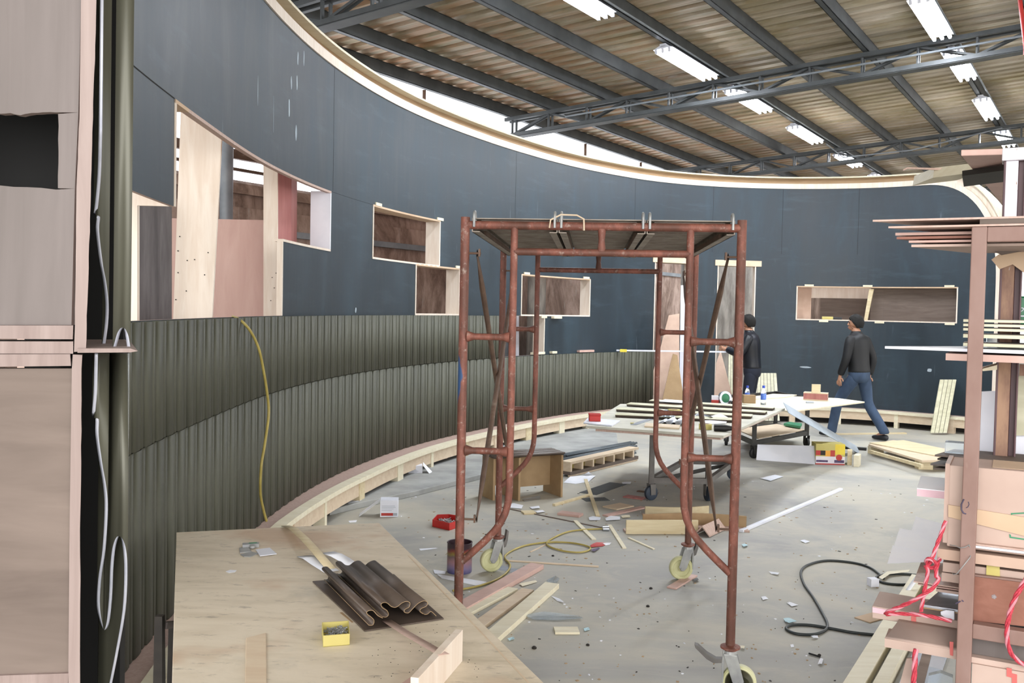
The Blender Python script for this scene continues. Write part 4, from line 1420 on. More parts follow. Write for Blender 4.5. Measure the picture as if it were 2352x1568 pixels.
def on(px, z, th, mt, name, lb, cat, group=None, bevel=.001):
    m = MB()
    m.prism([P(x, y, z) for x, y in px], Z * th)
    return tag(m.build(name, MAT[mt] if isinstance(mt, str) else mt, bevel=bevel), lb, cat, group)
def boxat(x, y, z, w_, d_, h_, rz, mt, name, lb, cat, group=None, par=None, bevel=.002):
    p = P(x, y, z)
    c_, s_ = math.cos(rz), math.sin(rz)
    m = MB()
    def c8(a, b_, e): return V(p.x + a * c_ - b_ * s_, p.y + a * s_ + b_ * c_, z + e)
    m.hexa([c8(-w_ / 2, 0, 0), c8(w_ / 2, 0, 0), c8(w_ / 2, d_, 0), c8(-w_ / 2, d_, 0), c8(-w_ / 2, 0, h_), c8(w_ / 2, 0, h_), c8(w_ / 2, d_, h_), c8(-w_ / 2, d_, h_)])
    o = m.build(name, MAT[mt], par, bevel=bevel)
    if lb: tag(o, lb, cat, group)
    return o
# --- on the first table
on([(1340, 973), (1405, 980), (1424, 968), (1350, 962)], T1Z + .001, .012, 'white', 'white_board', 'small white board under the red box at the near left table corner', 'board')
rb = thing('red_box', 'small bright red box with a lid on the left corner of the work table', 'box', P(1366, 967, T1Z))
pb = P(1366, 967, T1Z + .0135)
m = MB(); m.box(pb.x - .05, pb.x + .05, pb.y - .02, pb.y + .07, pb.z, pb.z + .05); m.build('tray', MAT['red'], rb, bevel=.003)
m = MB(); m.box(pb.x - .053, pb.x + .053, pb.y - .023, pb.y + .073, pb.z + .05, pb.z + .066); m.build('lid', MAT['red'], rb, bevel=.003)
def flat_profile(x0, y0, x1, y1, z, w_, name, lb, group, mt='cream', grp=True, mt2='green_dark', fluted_end=True):
    """lacquered profile strip: cream face, dark fluted underside"""
    a, b_ = P(x0, y0, z), P(x1, y1, z)
    d = (b_ - a).normalized(); n_ = V(-d.y, d.x, 0)
    t = thing(name, lb, 'profile', (a + b_) / 2, 0, group)
    m = MB(); m.hexa([a, b_, b_ + n_ * w_, a + n_ * w_, a + Z * .004, b_ + Z * .004, b_ + n_ * w_ + Z * .004, a + n_ * w_ + Z * .004]) if False else m.prism([a + Z * .022, b_ + Z * .022, b_ + n_ * w_ + Z * .026, a + n_ * w_ + Z * .026], Z * .004)
    m.build('face', MAT[mt], t)
    m = MB()
    L = (b_ - a).length
    row = []
    for k in range(25):
        row.append((w_ * k / 24, .011 + .010 * math.sin(k * 1.57)))
    m.grid([[a + d * .004 + n_ * u_ + Z * h_ for u_, h_ in row], [b_ - d * .004 + n_ * u_ + Z * h_ for u_, h_ in row]])
    m.build('flutes', MAT[mt2], t, solid=.002)
    return t
gp = 'cream profiles laid across the work table'
flat_profile(1412, 958, 1690, 971, T1Z + .002, .16, 'cream_profile', 'cream profile strip nearest the red box on the work table', gp)
flat_profile(1414, 945, 1726, 962, T1Z + .002, .16, 'cream_profile', 'cream profile strip in the middle of the work table, second from the red box', gp)
flat_profile(1438, 933, 1757, 953, T1Z + .002, .16, 'cream_profile', 'cream profile strip third from the red box, its dark end past the scaffold post', gp)
flat_profile(1490, 925, 1775, 943, T1Z + .002, .14, 'cream_profile', 'farthest cream profile strip along the back of the work table', gp)
on([(1515, 922), (1575, 926), (1572, 920), (1527, 917)], T1Z + .04, .003, 'paper', 'white_sheet', 'white sheet lying on the farthest cream profile', 'sheet')
# bare aluminium fluted piece, strip, plastic, tape
def fluted(x0, y0, x1, y1, z, w_, mt, name, lb, cat, n=3, amp=.014, group=None):
    a, b_ = P(x0, y0, z), P(x1, y1, z)
    d = (b_ - a).normalized(); n_ = V(-d.y, d.x, 0)
    row = [(w_ * k / (n * 12), amp * (1 + math.sin(k / 12 * 2 * PI)) + .002) for k in range(n * 12 + 1)]
    m = MB()
    m.grid([[a + n_ * (u_ - w_ / 2) + Z * h_ for u_, h_ in row], [b_ + n_ * (u_ - w_ / 2) + Z * h_ for u_, h_ in row]])
    return tag(m.build(name, MAT[mt], smooth=True, solid=.002), lb, cat, group)
fluted(1542, 977, 1590, 948, T1Z + .002, .24, 'alu', 'aluminium_profile', 'short bare aluminium fluted profile at the near edge of the work table', 'profile')
on([(1448, 975), (1462, 976), (1522, 956), (1508, 955)], T1Z + .001, .003, 'alu', 'aluminium_strip', 'narrow bare aluminium strip angled across the left of the work table', 'strip')
on([(1480, 981), (1560, 986), (1562, 979), (1483, 974)], T1Z + .001, .014, 'ply', 'plywood_offcut', 'flat plywood offcut under the bare aluminium profile on the table', 'offcut')
paper([(1610, 975), (1668, 972), (1672, 958), (1655, 950), (1632, 955), (1610, 950)], [.0, .004, .02, .03, .05, .02], 'paper', 'paper_sheet', 'white crumpled paper on the right half of the work table', 'paper', None, T1Z)
m = MB(); p = P(1452, 972, T1Z + .001); m.lathe(p, [(.018, 0), (.018, .006), (.001, .008)], 10); tag(m.build('yellow_scrap', MAT['yellow']), 'yellow scrap beside the aluminium strip on the table', 'scrap')
def roll(x, y, z, r, h_, mt, lb, name='tape_roll', ax=Z, mt2=None):
    t = thing(name, lb, 'tape', P(x, y, z))
    m = MB(); m.lathe(P(x, y, z), [(r, 0), (r, h_), (r * .62, h_), (r * .62, 0)], 24, ax, close=True); m.build('tape', MAT[mt], t, smooth=True)
    m = MB(); m.lathe(P(x, y, z), [(r * .615, -.001), (r * .615, h_ + .001), (r * .55, h_ + .001), (r * .55, -.001)], 24, ax, close=True); m.build('core', MAT['cardboard'], t, smooth=True)
    return t
roll(1620, 985, T1Z + .002, .055, .045, 'yellow', 'yellow tape roll lying at the near right of the work table')
roll(1548, 952, T1Z + .034, .06, .05, 'yellow', 'yellowish tape roll among the plastic on the work table', mt2='clear')
pd = thing('power_drill', 'black and yellow cordless drill lying beside the tape roll on the work table', 'drill', P(1650, 982, T1Z))
p = P(1640, 982, T1Z + .03)
m = MB(); m.tube([p, p + V(.09, -.01, .0), p + V(.15, -.015, 0)], [.028, .03, .018], 12); m.build('drill_body', MAT['blackr'], pd, smooth=True)
m = MB(); m.tube([p + V(.15, -.015, 0), p + V(.19, -.02, 0)], [.016, .010], 10); m.build('chuck', MAT['zinc'], pd, smooth=True)
m = MB(); m.tube([p + V(.03, 0, 0), p + V(.06, .1, -.004)], [.02, .022], 10); m.build('handle', MAT['yellow'], pd, smooth=True)
# crumpled clear bag
m = MB()
rnd = random.Random(5)
p = P(1520, 955, T1Z + .035)
for k in range(2):
    rows = []
    for i in range(7):
        rows.append([p + V(-.06 + k * .05 + .12 * j / 6, -.05 + .1 * i / 6, rnd.uniform(0, .05) * math.sin(PI * i / 6) * 1.3) for j in range(7)])
    m.grid(rows)
tag(m.build('plastic_bag', MAT['clear'], smooth=True, solid=.0008), 'crumpled clear plastic bag on the work table behind the scaffold post', 'bag')
# paint tin, tape dispenser, brick of board, bottles at the far side
t = thing('cup_carton', 'white and red carton standing beside the drum on the work table', 'carton', P(1642, 930, T1Z))
boxat(1642, 930, T1Z + .001, .075, .06, .10, -.2, 'white', 'carton_body', None, None, None, t)
boxat(1642, 930.6, T1Z + .001, .077, .062, .055, -.2, 'redline', 'red_band', None, None, None, t, 0)
p = P(1664, 930, T1Z + .002)
t = thing('wire_reel', 'pale ring-shaped reel standing beside the white and red carton', 'reel', p)
m = MB(); m.lathe(p + V(0, 0, .075), [(.075, -.02), (.075, .02), (.05, .02), (.05, -.02)], 28, V(.35, -1, .1), close=True); m.build('rim', MAT['alu'], t, smooth=True)
m = MB(); m.lathe(p + V(0, 0, .075), [(.02, -.03), (.049, -.015), (.049, .015), (.02, .03)], 20, V(.35, -1, .1)); m.build('hub', MAT['printgreen'], t, smooth=True)
m = MB(); m.tube([p + V(.06, -.02, .03), p + V(.12, -.03, .04)], .02, 10); m.build('grip', MAT['blackr'], t, smooth=True)
boxat(1722, 926, T2Z + .001, .14, .08, .095, .05, 'mdf', 'grey_block', 'greyish square board block standing between the two water bottles', 'block')
def bottle(x, y, z, lb, s=1.0):
    p = P(x, y, z)
    t = thing('water_bottle', lb, 'bottle', p, 0, 'water bottles on the tables')
    m = MB(); m.lathe(p, [(.026 * s, 0), (.031 * s, .006 * s), (.031 * s, .05 * s), (.029 * s, .055 * s), (.031 * s, .06 * s), (.031 * s, .135 * s), (.026 * s, .16 * s), (.013 * s, .185 * s), (.013 * s, .2 * s)], 20); m.build('bottle_body', MAT['clear'], t, smooth=True)
    m = MB(); m.lathe(p, [(.0318 * s, .06 * s), (.0318 * s, .125 * s)], 20); m.build('bottle_label', MAT['label_blue'], t, smooth=True, solid=.0006)
    m = MB(); m.lathe(p, [(.016 * s, .19 * s), (.016 * s, .215 * s), (.014 * s, .218 * s)], 16); m.build('cap', MAT['cap_blue'], t, smooth=True)
bottle(1753, 929, T2Z + .001, 'clear water bottle with a blue cap and blue label, the right one', 1.0)
bottle(1716, 924, T2Z + .001, 'clear water bottle with a blue cap behind the grey block, the left one', .9)
# hollow block and upright block
t = thing('hollow_block', 'hollow reddish plywood block lying on the second table', 'block', P(1875, 920, T2Z))
pa, pb_ = P(1845, 918, T2Z + .001), P(1900, 921, T2Z + .001)
d = (pb_ - pa).normalized(); n_ = V(-d.y, d.x, 0)
def hb(z0, z1, n0, n1, mt, nm):
    m = MB(); m.hexa([pa + n_ * n0 + Z * z0, pb_ + n_ * n0 + Z * z0, pb_ + n_ * n1 + Z * z0, pa + n_ * n1 + Z * z0, pa + n_ * n0 + Z * z1, pb_ + n_ * n0 + Z * z1, pb_ + n_ * n1 + Z * z1, pa + n_ * n1 + Z * z1]); m.build(nm, MAT[mt], t)
hb(0, .012, 0, .13, 'ply', 'base'); hb(.082, .094, -.005, .135, 'ply', 'top_board'); hb(.012, .082, 0, .012, 'ply_red', 'front_board'); hb(.012, .082, .118, .13, 'ply_pink', 'rear_board')
m = MB(); p = P(1873, 902, T2Z + .096)
m.box(p.x - .05, p.x + .055, p.y - .02, p.y, p.z, p.z + .105)
tag(m.build('plywood_block', MAT['pine'], bevel=.002), 'small square plywood block standing upright on the hollow block', 'block')
boxat(1861, 926, T2Z + .001, .09, .03, .02, 0, 'printgrey', 'grey_offcut', 'thin grey offcut in front of the hollow block', 'offcut')
on([(1700, 920), (1800, 914), (1830, 908), (1775, 906)], T2Z + .001, .012, 'pine_pale', 'plywood_board', 'loose pale board lying on the left half of the second table', 'board')
# flat metal bar leaning from the table to the floor
a, b_ = P(1805, 936, .72), P(1972, 1034, 0.012)
m = MB(); m.bar(a, b_, .13, .006, up=V(.25, -.75, .6)); tag(m.build('flat_bar', MAT['flatbar']), 'long flat grey bar leaning from the table corner down to the floor', 'bar')
# white board on edge beneath the table, carton, offcuts
lean = [P(1737, 1056), P(1872, 1066)]
a, b_ = lean
d = (b_ - a).normalized(); n_ = V(-d.y, d.x, 0)
m = MB(); m.hexa([a, b_, b_ + n_ * .012, a + n_ * .012, a + n_ * .08 + Z * .17, b_ + n_ * .08 + Z * .20, b_ + n_ * .092 + Z * .20, a + n_ * .092 + Z * .17])
tag(m.build('white_board', MAT['white']), 'long white board on edge on the floor left of the colourful carton', 'board')
ct = thing('printed_carton', 'colourful yellow and red printed carton on the floor beside the white board', 'carton', P(1905, 1068))
pa, pb_ = P(1873, 1066), P(1940, 1068)
d = (pb_ - pa).normalized(); n_ = V(-d.y, d.x, 0); Lc = (pb_ - pa).length; hc = .235
m = MB(); m.hexa([pa, pb_, pb_ + n_ * .2, pa + n_ * .2, pa + Z * hc, pb_ + Z * hc, pb_ + n_ * .2 + Z * hc, pa + n_ * .2 + Z * hc]); m.build('carton_body', MAT['yellow'], ct)
def pr(u0, u1, v0, v1, mt, nm='print_patch', o=.0008):
    m = MB(); q = [pa + d * Lc * u_ + Z * hc * v_ - n_ * o for u_, v_ in ((u0, v0), (u1, v0), (u1, v1), (u0, v1))]
    m.prism(q, n_ * .0005); m.build(nm, MAT[mt], ct)
MAT['p_orange'] = M('print_orange', 'E2A43C', 'D5902C'); MAT['p_white'] = M('print_white', 'E8E2E2', 'D8D4E0'); MAT['p_dark'] = M('print_dark', '3A2A50', '5A4A70', ns=20); MAT['p_bright'] = M('print_bright_yellow', 'E6D248', 'D9BE3A')
pr(0, .16, .45, .68, 'red'); pr(.16, .33, .45, .68, 'blackwood'); pr(.33, .5, .4, .68, 'p_orange'); pr(.5, .66, .4, .7, 'redline'); pr(.66, 1, .5, 1, 'p_bright')
pr(0, 1, 0, .4, 'p_white'); pr(.02, .42, .12, .22, 'p_dark', o=.0014); pr(.64, .98, .1, .24, 'p_dark', o=.0014); pr(0, 1, 0, .06, 'redline', o=.0014)
m = MB(); m.lathe(pa + d * Lc * .8 + Z * hc * .36 - n_ * .002, [(.035, 0), (.035, .001)], 20, -n_); m.build('print_disc', MAT['redline'], ct)
m = MB(); m.lathe(pa + d * Lc * .8 + Z * hc * .36 - n_ * .0032, [(.018, 0), (.018, .0008)], 16, -n_); m.build('print_disc', MAT['red'], ct)
boxat(1951, 1068, 0, .05, .18, .16, -.35, 'pine', 'wood_offcut', 'short upright pine offcut just right of the printed carton', 'offcut')
boxat(1966, 1072, 0, .055, .16, .13, -.5, 'pine_pale', 'wood_offcut', 'pale pine offcut second to the right of the printed carton', 'offcut')
# clutter seen on the floor behind the carts
on([(1800, 977), (1838, 984), (1842, 977), (1812, 973)], .223, .03, 'printgreen', 'tool_tray', 'greenish tool tray on the lower shelf of the dark cart', 'tray')
# leaning profile bundles
def bundle(x0, x1, yt, yb, db, dt, n, name, lbs, grp, xsh=0):
    for i in range(n):
        f0, f1 = i / n, (i + .86) / n
        a, b_ = D(x0[0] + (x0[1] - x0[0]) * f0, yb, db), D(x0[0] + (x0[1] - x0[0]) * f1, yb, db)
        c_, e = D(x1[0] + (x1[1] - x1[0]) * f1, yt, dt), D(x1[0] + (x1[1] - x1[0]) * f0, yt, dt)
        t = thing(name, lbs[i], 'profile', V((a.x + b_.x) / 2, a.y, max(0, a.z)), 0, grp)
        m = MB(); m.prism([a, b_, c_, e], V(0, .02, .003)); m.build('face', MAT['cream'], t)
        m = MB(); m.prism([b_ + V(.001, .004, 0), b_ + V(.006, .004, 0), c_ + V(.006, .004, 0), c_ + V(.001, .004, 0)], V(0, .05, 0)); m.build('flange', MAT['green_dark'], t)
o4 = ['leftmost', 'second from the left', 'third from the left', 'rightmost']
bundle((2138, 2176), (2160, 2198), 872, 994, 13.55, 13.9, 4, 'leaning_profile', [q + ' of four cream profiles leaning on the black wall, right' for q in o4], 'cream profiles leaning at the right')
o7 = ['leftmost', 'second from the left', 'third from the left', 'fourth from the left', 'fifth from the left', 'sixth from the left', 'rightmost']
bundle((1730, 1792), (1733, 1784), 857, 966, 14.35, 14.75, 7, 'leaning_profile', [q + ' of seven cream profiles leaning behind the standing man' for q in o7], 'cream profiles leaning behind the tables')
bundle((1672, 1684), (1674, 1683), 810, 905, 14.6, 14.8, 2, 'leaning_profile', ['left of the two olive profiles leaning in the right tall opening', 'right of the two olive profiles leaning in the right tall opening'], 'olive profiles in the right tall opening')

# white batten with a yellow clip lying across the cladding top
m = MB(); a, b_ = WP(sx(1410, 802), 1.10, .05), V(*D(1678, 800, 13.75)); b_.z = 1.13
m.bar(a + Z * .012, b_, .02, .022)
tag(m.build('white_batten', MAT['white']), 'long white batten held level across the tall openings by the man in leather', 'batten')
m = MB(); c_ = a.lerp(b_, .06); m.box(c_.x - .05, c_.x + .05, c_.y - .03, c_.y - .016, c_.z - .012, c_.z + .03); tag(m.build('yellow_clip', MAT['p_bright']), 'small yellow clip near the left end of the white batten', 'clip')
# pieces on the low cladding top
for (x, y, l, mt, lb) in ((1218, 812, .3, 'pine_pale', 'short pale offcut on the low cladding edge beside the concrete column'), (1325, 806, .35, 'ply_pink', 'pinkish offcut on the low cladding edge left of the white batten'), (1262, 808, .12, 'pine_pale', 'tiny pale offcut on the low cladding edge below the stepped opening'), (1266, 727, .2, 'pine_pale', 'pale cleat fixed under the sill of the stepped opening')):
    s_, z_ = wall_hit(x, y)
    zz = 1.098 if y > 760 else 1.575
    m = MB(); m.hexa([WP(s_, zz, .0), WP(s_ + l, zz, .0), WP(s_ + l, zz, .05), WP(s_, zz, .05), WP(s_, zz + .03, 0), WP(s_ + l, zz + .03, 0), WP(s_ + l, zz + .03, .05), WP(s_, zz + .03, .05)])
    tag(m.build('wood_offcut', MAT[mt]), lb, 'offcut')
# ================================================================ STORAGE RACK AT THE RIGHT
RO = P(2217, 1430, .74); RO.z = 0
RW = V(.883, -.47, 0).normalized()
RN = V(.47, .883, 0).normalized()
def RK(a, n, z): return RO + RW * a + RN * n + Z * z
def rkp(x, y, n):
    d = ray(x, y)
    o = CAM - (RO + RN * n)
    t = -(o.dot(RN)) / d.dot(RN)
    return CAM + d * t
def rkc(x, y, n):
    p = rkp(x, y, n) - RO
    return p.dot(RW), p.z
def rk(px, n, th, mt, name, lb=None, cat='board', par=None, group=None, bevel=0, slope=0.0):
    m = MB()
    m.prism([rkp(x, y, n) for x, y in px], RN * th)
    o = m.build(name, MAT[mt] if isinstance(mt, str) else mt, par, bevel=bevel)
    if lb: tag(o, lb, cat, group)
    return o
def rkbox(a0, a1, n0, n1, z0, z1, mt, name, lb=None, cat='board', par=None, group=None, bevel=0):
    m = MB()
    m.hexa([RK(a0, n0, z0), RK(a1, n0, z0), RK(a1, n1, z0), RK(a0, n1, z0), RK(a0, n0, z1), RK(a1, n0, z1), RK(a1, n1, z1), RK(a0, n1, z1)])
    o = m.build(name, MAT[mt] if isinstance(mt, str) else mt, par, bevel=bevel)
    if lb: tag(o, lb, cat, group)
    return o
def rkflat(x0, y0, x1, y1, n, dep, th, mt, name, lb, cat='board', group=None, skew=0.0):
    """sheet lying in the rack: its front lower edge from pixel to pixel on the plane n"""
    a, b_ = rkp(x0, y0, n), rkp(x1, y1, n)
    m = MB()
    m.hexa([a, b_, b_ + RN * dep, a + RN * dep + RW * skew, a + Z * th, b_ + Z * th, b_ + RN * dep + Z * th, a + RN * dep + RW * skew + Z * th])
    return tag(m.build(name, MAT[mt]), lb, cat, group)
rack = thing('storage_rack', 'faded red steel storage rack packed with boards at the right edge', 'rack', RO)
ZR = rkc(2232, 522, 0)[1]
HT = .0215
ND = .62
LR = 1.5
for n_, s in ((0, 0),):
    rkbox(-HT, HT, -HT, HT, 0, ZR, 'rackred', 'post', par=rack, bevel=.003)
rkbox(-HT + LR, HT + LR, -HT, HT, 0, ZR, 'rackred', 'post', par=rack, bevel=.003)
rkbox(-HT + LR, HT + LR, ND - HT, ND + HT, 0, ZR, 'rackred', 'post', par=rack, bevel=.003)
rkbox(.28 - HT, .28 + HT, ND - HT + .35, ND + HT + .35, 0, ZR - .06, 'rackred', 'post', par=rack, bevel=.003)
rkbox(HT, LR, -HT * .98, HT * .98, ZR - .047, ZR - .001, 'rackred', 'top_rail', par=rack, bevel=.003)
zl = rkc(2240, 1445, 0)[1]
rkbox(HT, LR, -HT * .96, HT * .96, zl - .024, zl + .022, 'rackred', 'shelf_rail', par=rack, bevel=.003)
rkbox(HT, LR, -HT * .96, HT * .96, .12, .165, 'rackred', 'shelf_rail', par=rack, bevel=.003)
for z in (ZR - .047, 1.555, zl - .03, .12):
    rkbox(LR - HT, LR + HT, HT, ND, z - .02, z + .02, 'rackred', 'side_rail', par=rack)
# pen scribble and ink blots on the post
def stroke(px, n, r, par, nm='pen_mark', mt='p_ink'):
    m = MB(); m.tube([rkp(x, y, n) for x, y in px], r, 6); return m.build(nm, MAT[mt], par, smooth=True)
MAT['p_ink'] = M('blue_black_ink', '3A3348', '4A425A', ns=9)
stroke([(2214, 1146), (2208, 1158), (2208, 1170), (2213, 1178), (2219, 1180)], -HT - .0006, .0022, rack)
stroke([(2224, 1152), (2226, 1158), (2223, 1164), (2219, 1166)], -HT - .0006, .0012, rack)
stroke([(2195, 1386), (2201, 1383), (2206, 1380)], -HT - .0006, .0022, rack)
stroke([(2209, 1378), (2213, 1381)], -HT - .0006, .002, rack)
# wire wrapped round the post
m = MB()
m.tube([rkp(x, y, q) for x, y, q in ((2182, 1251, .03), (2194, 1253, -.02), (2205, 1258, -.03), (2217, 1256, -.032), (2226, 1251, -.026), (2231, 1268, -.01), (2228, 1280, -.028), (2212, 1300, -.032), (2198, 1317, -.03), (2190, 1319, -.02), (2188, 1316, .0))], .0016, 6)
tag(m.build('binding_wire', MAT['zinc'], smooth=True), 'thin grey wire twisted round the front post of the rack', 'wire')

# steel column behind the rack front
col = thing('steel_column', 'worn steel column with flaking white paint behind the rack front', 'column', RK(.14, .55, 0))
NC = .40
ac, _ = rkc(2309, 900, NC)
at, _ = rkc(2318, 420, NC)
zt = rkc(2320, 372, NC)[1]
def cbox(a0, a1, n0, n1, z0, z1, mt, nm, k=0.0):
    return rkbox(ac + a0, ac + a1, NC + n0, NC + n1, z0, z1, mt, nm, par=col, bevel=.002)
def m_worn():
    t = NT('flaking_white_paint_on_steel')
    sp = t.n('ShaderNodeSeparateXYZ'); t.l(t.co.outputs['Object'], sp.inputs[0])
    f = t.noise(t.coord((1, 1, .25), False), 26, 5, .75)
    hz = t.ramp(t.math('MULTIPLY', sp.outputs[2], .4), [(.74, 0.0), (.80, 1.0)])
    k = t.math('ADD', t.math('MULTIPLY', hz, .32), f)
    base = t.ramp(t.noise(t.coord((1, 1, .3), False), 9, 5, .7), [(.35, lin('6A4A40')), (.6, lin('9A7A62'))])
    col_ = t.mix(t.ramp(k, [(.66, 0.0), (.72, 1.0)]), base, lin('D5D2DA'))
    return t.fin(col_, .6)
MAT['worn'] = m_worn()
MAT['maroon'] = M('maroon_steel', '4A3238', '5A4044', (1, 1, .4), 8, .5)
cbox(-.024, .014, -.03, -.022, .05, zt, 'worn', 'front_flange')
cbox(.014, .034, -.012, -.006, .05, zt, 'maroon', 'web')
cbox(-.030, -.022, -.03, .04, .05, zt, 'maroon', 'side_flange')
cbox(.032, .038, -.03, .04, .05, zt, 'maroon', 'side_flange')
cbox(-.036, .09, -.04, .05, zt, zt + .042, 'worn', 'cap_channel')
cbox(-.036, .044, -.04, .05, 0, .05, 'maroon', 'base_plate')

# ---- shelf boards and contents, top to bottom
m = MB()
zb = zt + .043
q = [P(2207, 358, zb), P(2360, 354, zb), P(2395, 500, zb), P(2312, 482, zb)]
m.prism(q, Z * .022)
tag(m.build('shelf_board', MAT['ply_pink'], bevel=.003), 'reddish plywood board lying flat on top of the steel column', 'board')
m = MB()
q = [D(2143, 408, 4.0), D(2254, 394, 3.75), D(2240, 374, 3.85), D(2146, 385, 4.1)]
m.prism(q, V(.02, .25, .0))
tag(m.build('plywood_offcut', MAT['pine_pale']), 'pale plywood tongue sticking out left under the top board', 'offcut')
m = MB(); m.tube([D(2074, 391, 4.1), D(2084, 386, 4.1), D(2146, 388, 4.05), D(2170, 388, 4.04)], [.003, .004, .005, .005], 6)
tag(m.build('wood_splinter', MAT['ply_edge']), 'thin splinter pointing left from the pale plywood tongue', 'splinter')
m = MB(); m.prism([D(2210, 392, 3.72), D(2330, 376, 3.45), D(2330, 388, 3.45), D(2210, 404, 3.72)], V(.15, .3, 0)); 
tag(m.build('support_rail', MAT['blackwood']), 'dark rail under the pale plywood tongue at the top of the rack', 'rail')
rt = [(2006, 521, 2600, 486, .0, .30, 'longest top sheet of the rack, its brown tip reaching farthest left'), (2042, 529, 2600, 500, .0, .26, 'second brown sheet lying right under the longest one on the rack top')]
zz = ZR + .001
for i, (x0, y0, x1, y1, n, dep, lb) in enumerate(rt):
    a0 = rkc(x0, y0, n)[0]
    z0 = zz + (.022 if i == 0 else 0)
    m = MB()
    m.hexa([RK(a0, -.02, z0), RK(1.5, -.02, z0), RK(1.5, .32, z0), RK(a0 + .22, .32, z0), RK(a0, -.02, z0 + .006), RK(1.5, -.02, z0 + .006), RK(1.5, .32, z0 + .006), RK(a0 + .22, .32, z0 + .006)])
    tag(m.build('brown_sheet', MAT['ply_edge']), lb, 'sheet', 'sheets lying on the top of the rack')
rkbox(.0, 1.5, -.018, .3, zz + .007, zz + .0215, 'ply_brown', 'packing_strip', 'brown packing strip between the two longest sheets on the rack top', 'strip')
for i, (x0, y0, th, lb) in enumerate(((2057, 549, .009, 'top one of the short sheets lying left of the front rack post'), (2060, 553, .008, 'second of the short sheets lying left of the front rack post'), (2088, 557, .007, 'third of the short sheets lying left of the front rack post'), (2094, 562, .008, 'lowest pale sheet lying left of the front rack post'))):
    a0, _ = rkc(x0, y0, .06)
    z1 = ZR - .008 - .013 * i
    m = MB()
    m.hexa([RK(a0, .05, z1 - th), RK(1.2, .05, z1 - th), RK(1.2, .4, z1 - th), RK(a0 + .16, .4, z1 - th), RK(a0, .05, z1), RK(1.2, .05, z1), RK(1.2, .4, z1), RK(a0 + .16, .4, z1)])
    tag(m.build('brown_sheet', MAT[('ply_pink', 'cherry', 'ply_pink', 'cardboard')[i]]), lb, 'sheet', 'short sheets beside the front rack post')
rk([(2277, 596), (2297, 582), (2352, 568), (2420, 560), (2420, 640), (2352, 626), (2326, 607), (2296, 618)], .36, .012, 'cardboard_tan', 'curved_board', 'curved light brown board cut with an arch, in the upper rack', 'board')
rk([(2248, 556), (2300, 585), (2352, 575), (2352, 553)], .30, .02, 'ply_brown', 'plywood_brace', 'dark brown plywood corner board just under the top rack rail', 'board')
# middle shelf
zs = rkc(2240, 829, .12)[1]
rkbox(rkc(2172, 822, .1)[0], 1.45, .1, .55, zs, zs + .022, 'ply_pink', 'shelf_board', 'pinkish shelf board of the rack under the white long panel', 'board')
a0 = rkc(2033, 808, .1)[0]
m = MB(); z0 = zs + .023
m.hexa([RK(a0, .09, z0 + .008), RK(1.45, .09, z0), RK(1.45, .5, z0), RK(a0 + .3, .5, z0 + .008), RK(a0, .09, z0 + .016), RK(1.45, .09, z0 + .02), RK(1.45, .5, z0 + .02), RK(a0 + .3, .5, z0 + .016)])
tag(m.build('white_board', MAT['white']), 'long thin white panel sticking out far left from the middle shelf', 'panel')
for i, (y, h_, lb) in enumerate(((786, .012, 'lowest'), (768, .014, 'second lowest'), (757, .010, 'third'), (750, .010, 'fourth'), (744, .010, 'topmost'))):
    a0 = rkc(2236, y, .14)[0]
    z1 = z0 + .024 + (.0, .027, .05, .064, .078)[i]
    t = thing('stacked_profile', lb + ' of the five pale profiles stacked on the middle shelf behind the post', 'profile', RK(a0, .2, z1), 0, 'pale profiles on the middle shelf')
    rkbox(a0 - .03, 1.4, .14, .3, z1, z1 + h_ * .8, 'cream', 'face', par=t)
    rkbox(a0 - .03, 1.4, .16, .3, z1 + h_ * .8, z1 + h_ * .99, 'green_dark', 'underside', par=t)
# green tin with white lettering
t = thing('green_tin', 'green tin with white lettering cut by the right edge, on the middle shelf', 'tin', RK(.3, .45, z0 + .02))
gc = rkp(2372, 712, .48)
zg0, zg1 = rkp(2350, 746, .48).z, rkp(2350, 680, .48).z
gd = V(*(rkp(2380, 712, .48) - rkp(2340, 712, .48))).normalized()
m = MB()
p0 = rkp(2336, 712, .48); p1 = rkp(2440, 712, .48)
p0.z = p1.z = 0
m.hexa([p0 + Z * zg0, p1 + Z * zg0, p1 + RN * .12 + Z * zg0, p0 + RN * .12 + Z * zg0, p0 + Z * zg1, p1 + Z * zg1, p1 + RN * .12 + Z * zg1, p0 + RN * .12 + Z * zg1])
m.build('tin_body', MAT['cangreen'], t, bevel=.006)
def text_mesh(s, size, loc, xdir, mt, par, nm='lettering', shear=.3):
    cu = bpy.data.curves.new('txt', 'FONT')
    cu.body = s; cu.size = size; cu.shear = shear; cu.extrude = .0004
    cu.offset = .0
    ob = bpy.data.objects.new('txt', cu)
    COL.objects.link(ob)
    dg = bpy.context.evaluated_depsgraph_get()
    me = bpy.data.meshes.new_from_object(ob.evaluated_get(dg))
    bpy.data.objects.remove(ob)
    me.materials.clear(); me.materials.append(MAT[mt])
    xd = Vector(xdir).normalized(); nd = Z.cross(xd) * -1
    M4 = Matrix((xd, Z, xd.cross(Z))).transposed().to_4x4()
    M4.translation = Vector(loc) - abs_loc(par)
    me.transform(M4)
    o = bpy.data.objects.new(nm, me)
    COL.objects.link(o); o.parent = par
    return o
lp = rkp(2338, 715, .48 - .002)
text_mesh('on', .03, lp, RW, 'white', t)
rkbox(rkc(2338, 712, .48)[0] - .002, rkc(2438, 712, .48)[0], .479, .4795, rkp(2345, 727, .48).z, rkp(2345, 724, .48).z, 'white', 'band', par=t)
rkbox(.02, 1.4, .42, .5, z0 + .021, z0 + .05, 'clear', 'film_bundle', 'clear film wrapped bundle behind the pale profiles on the middle shelf', 'film')
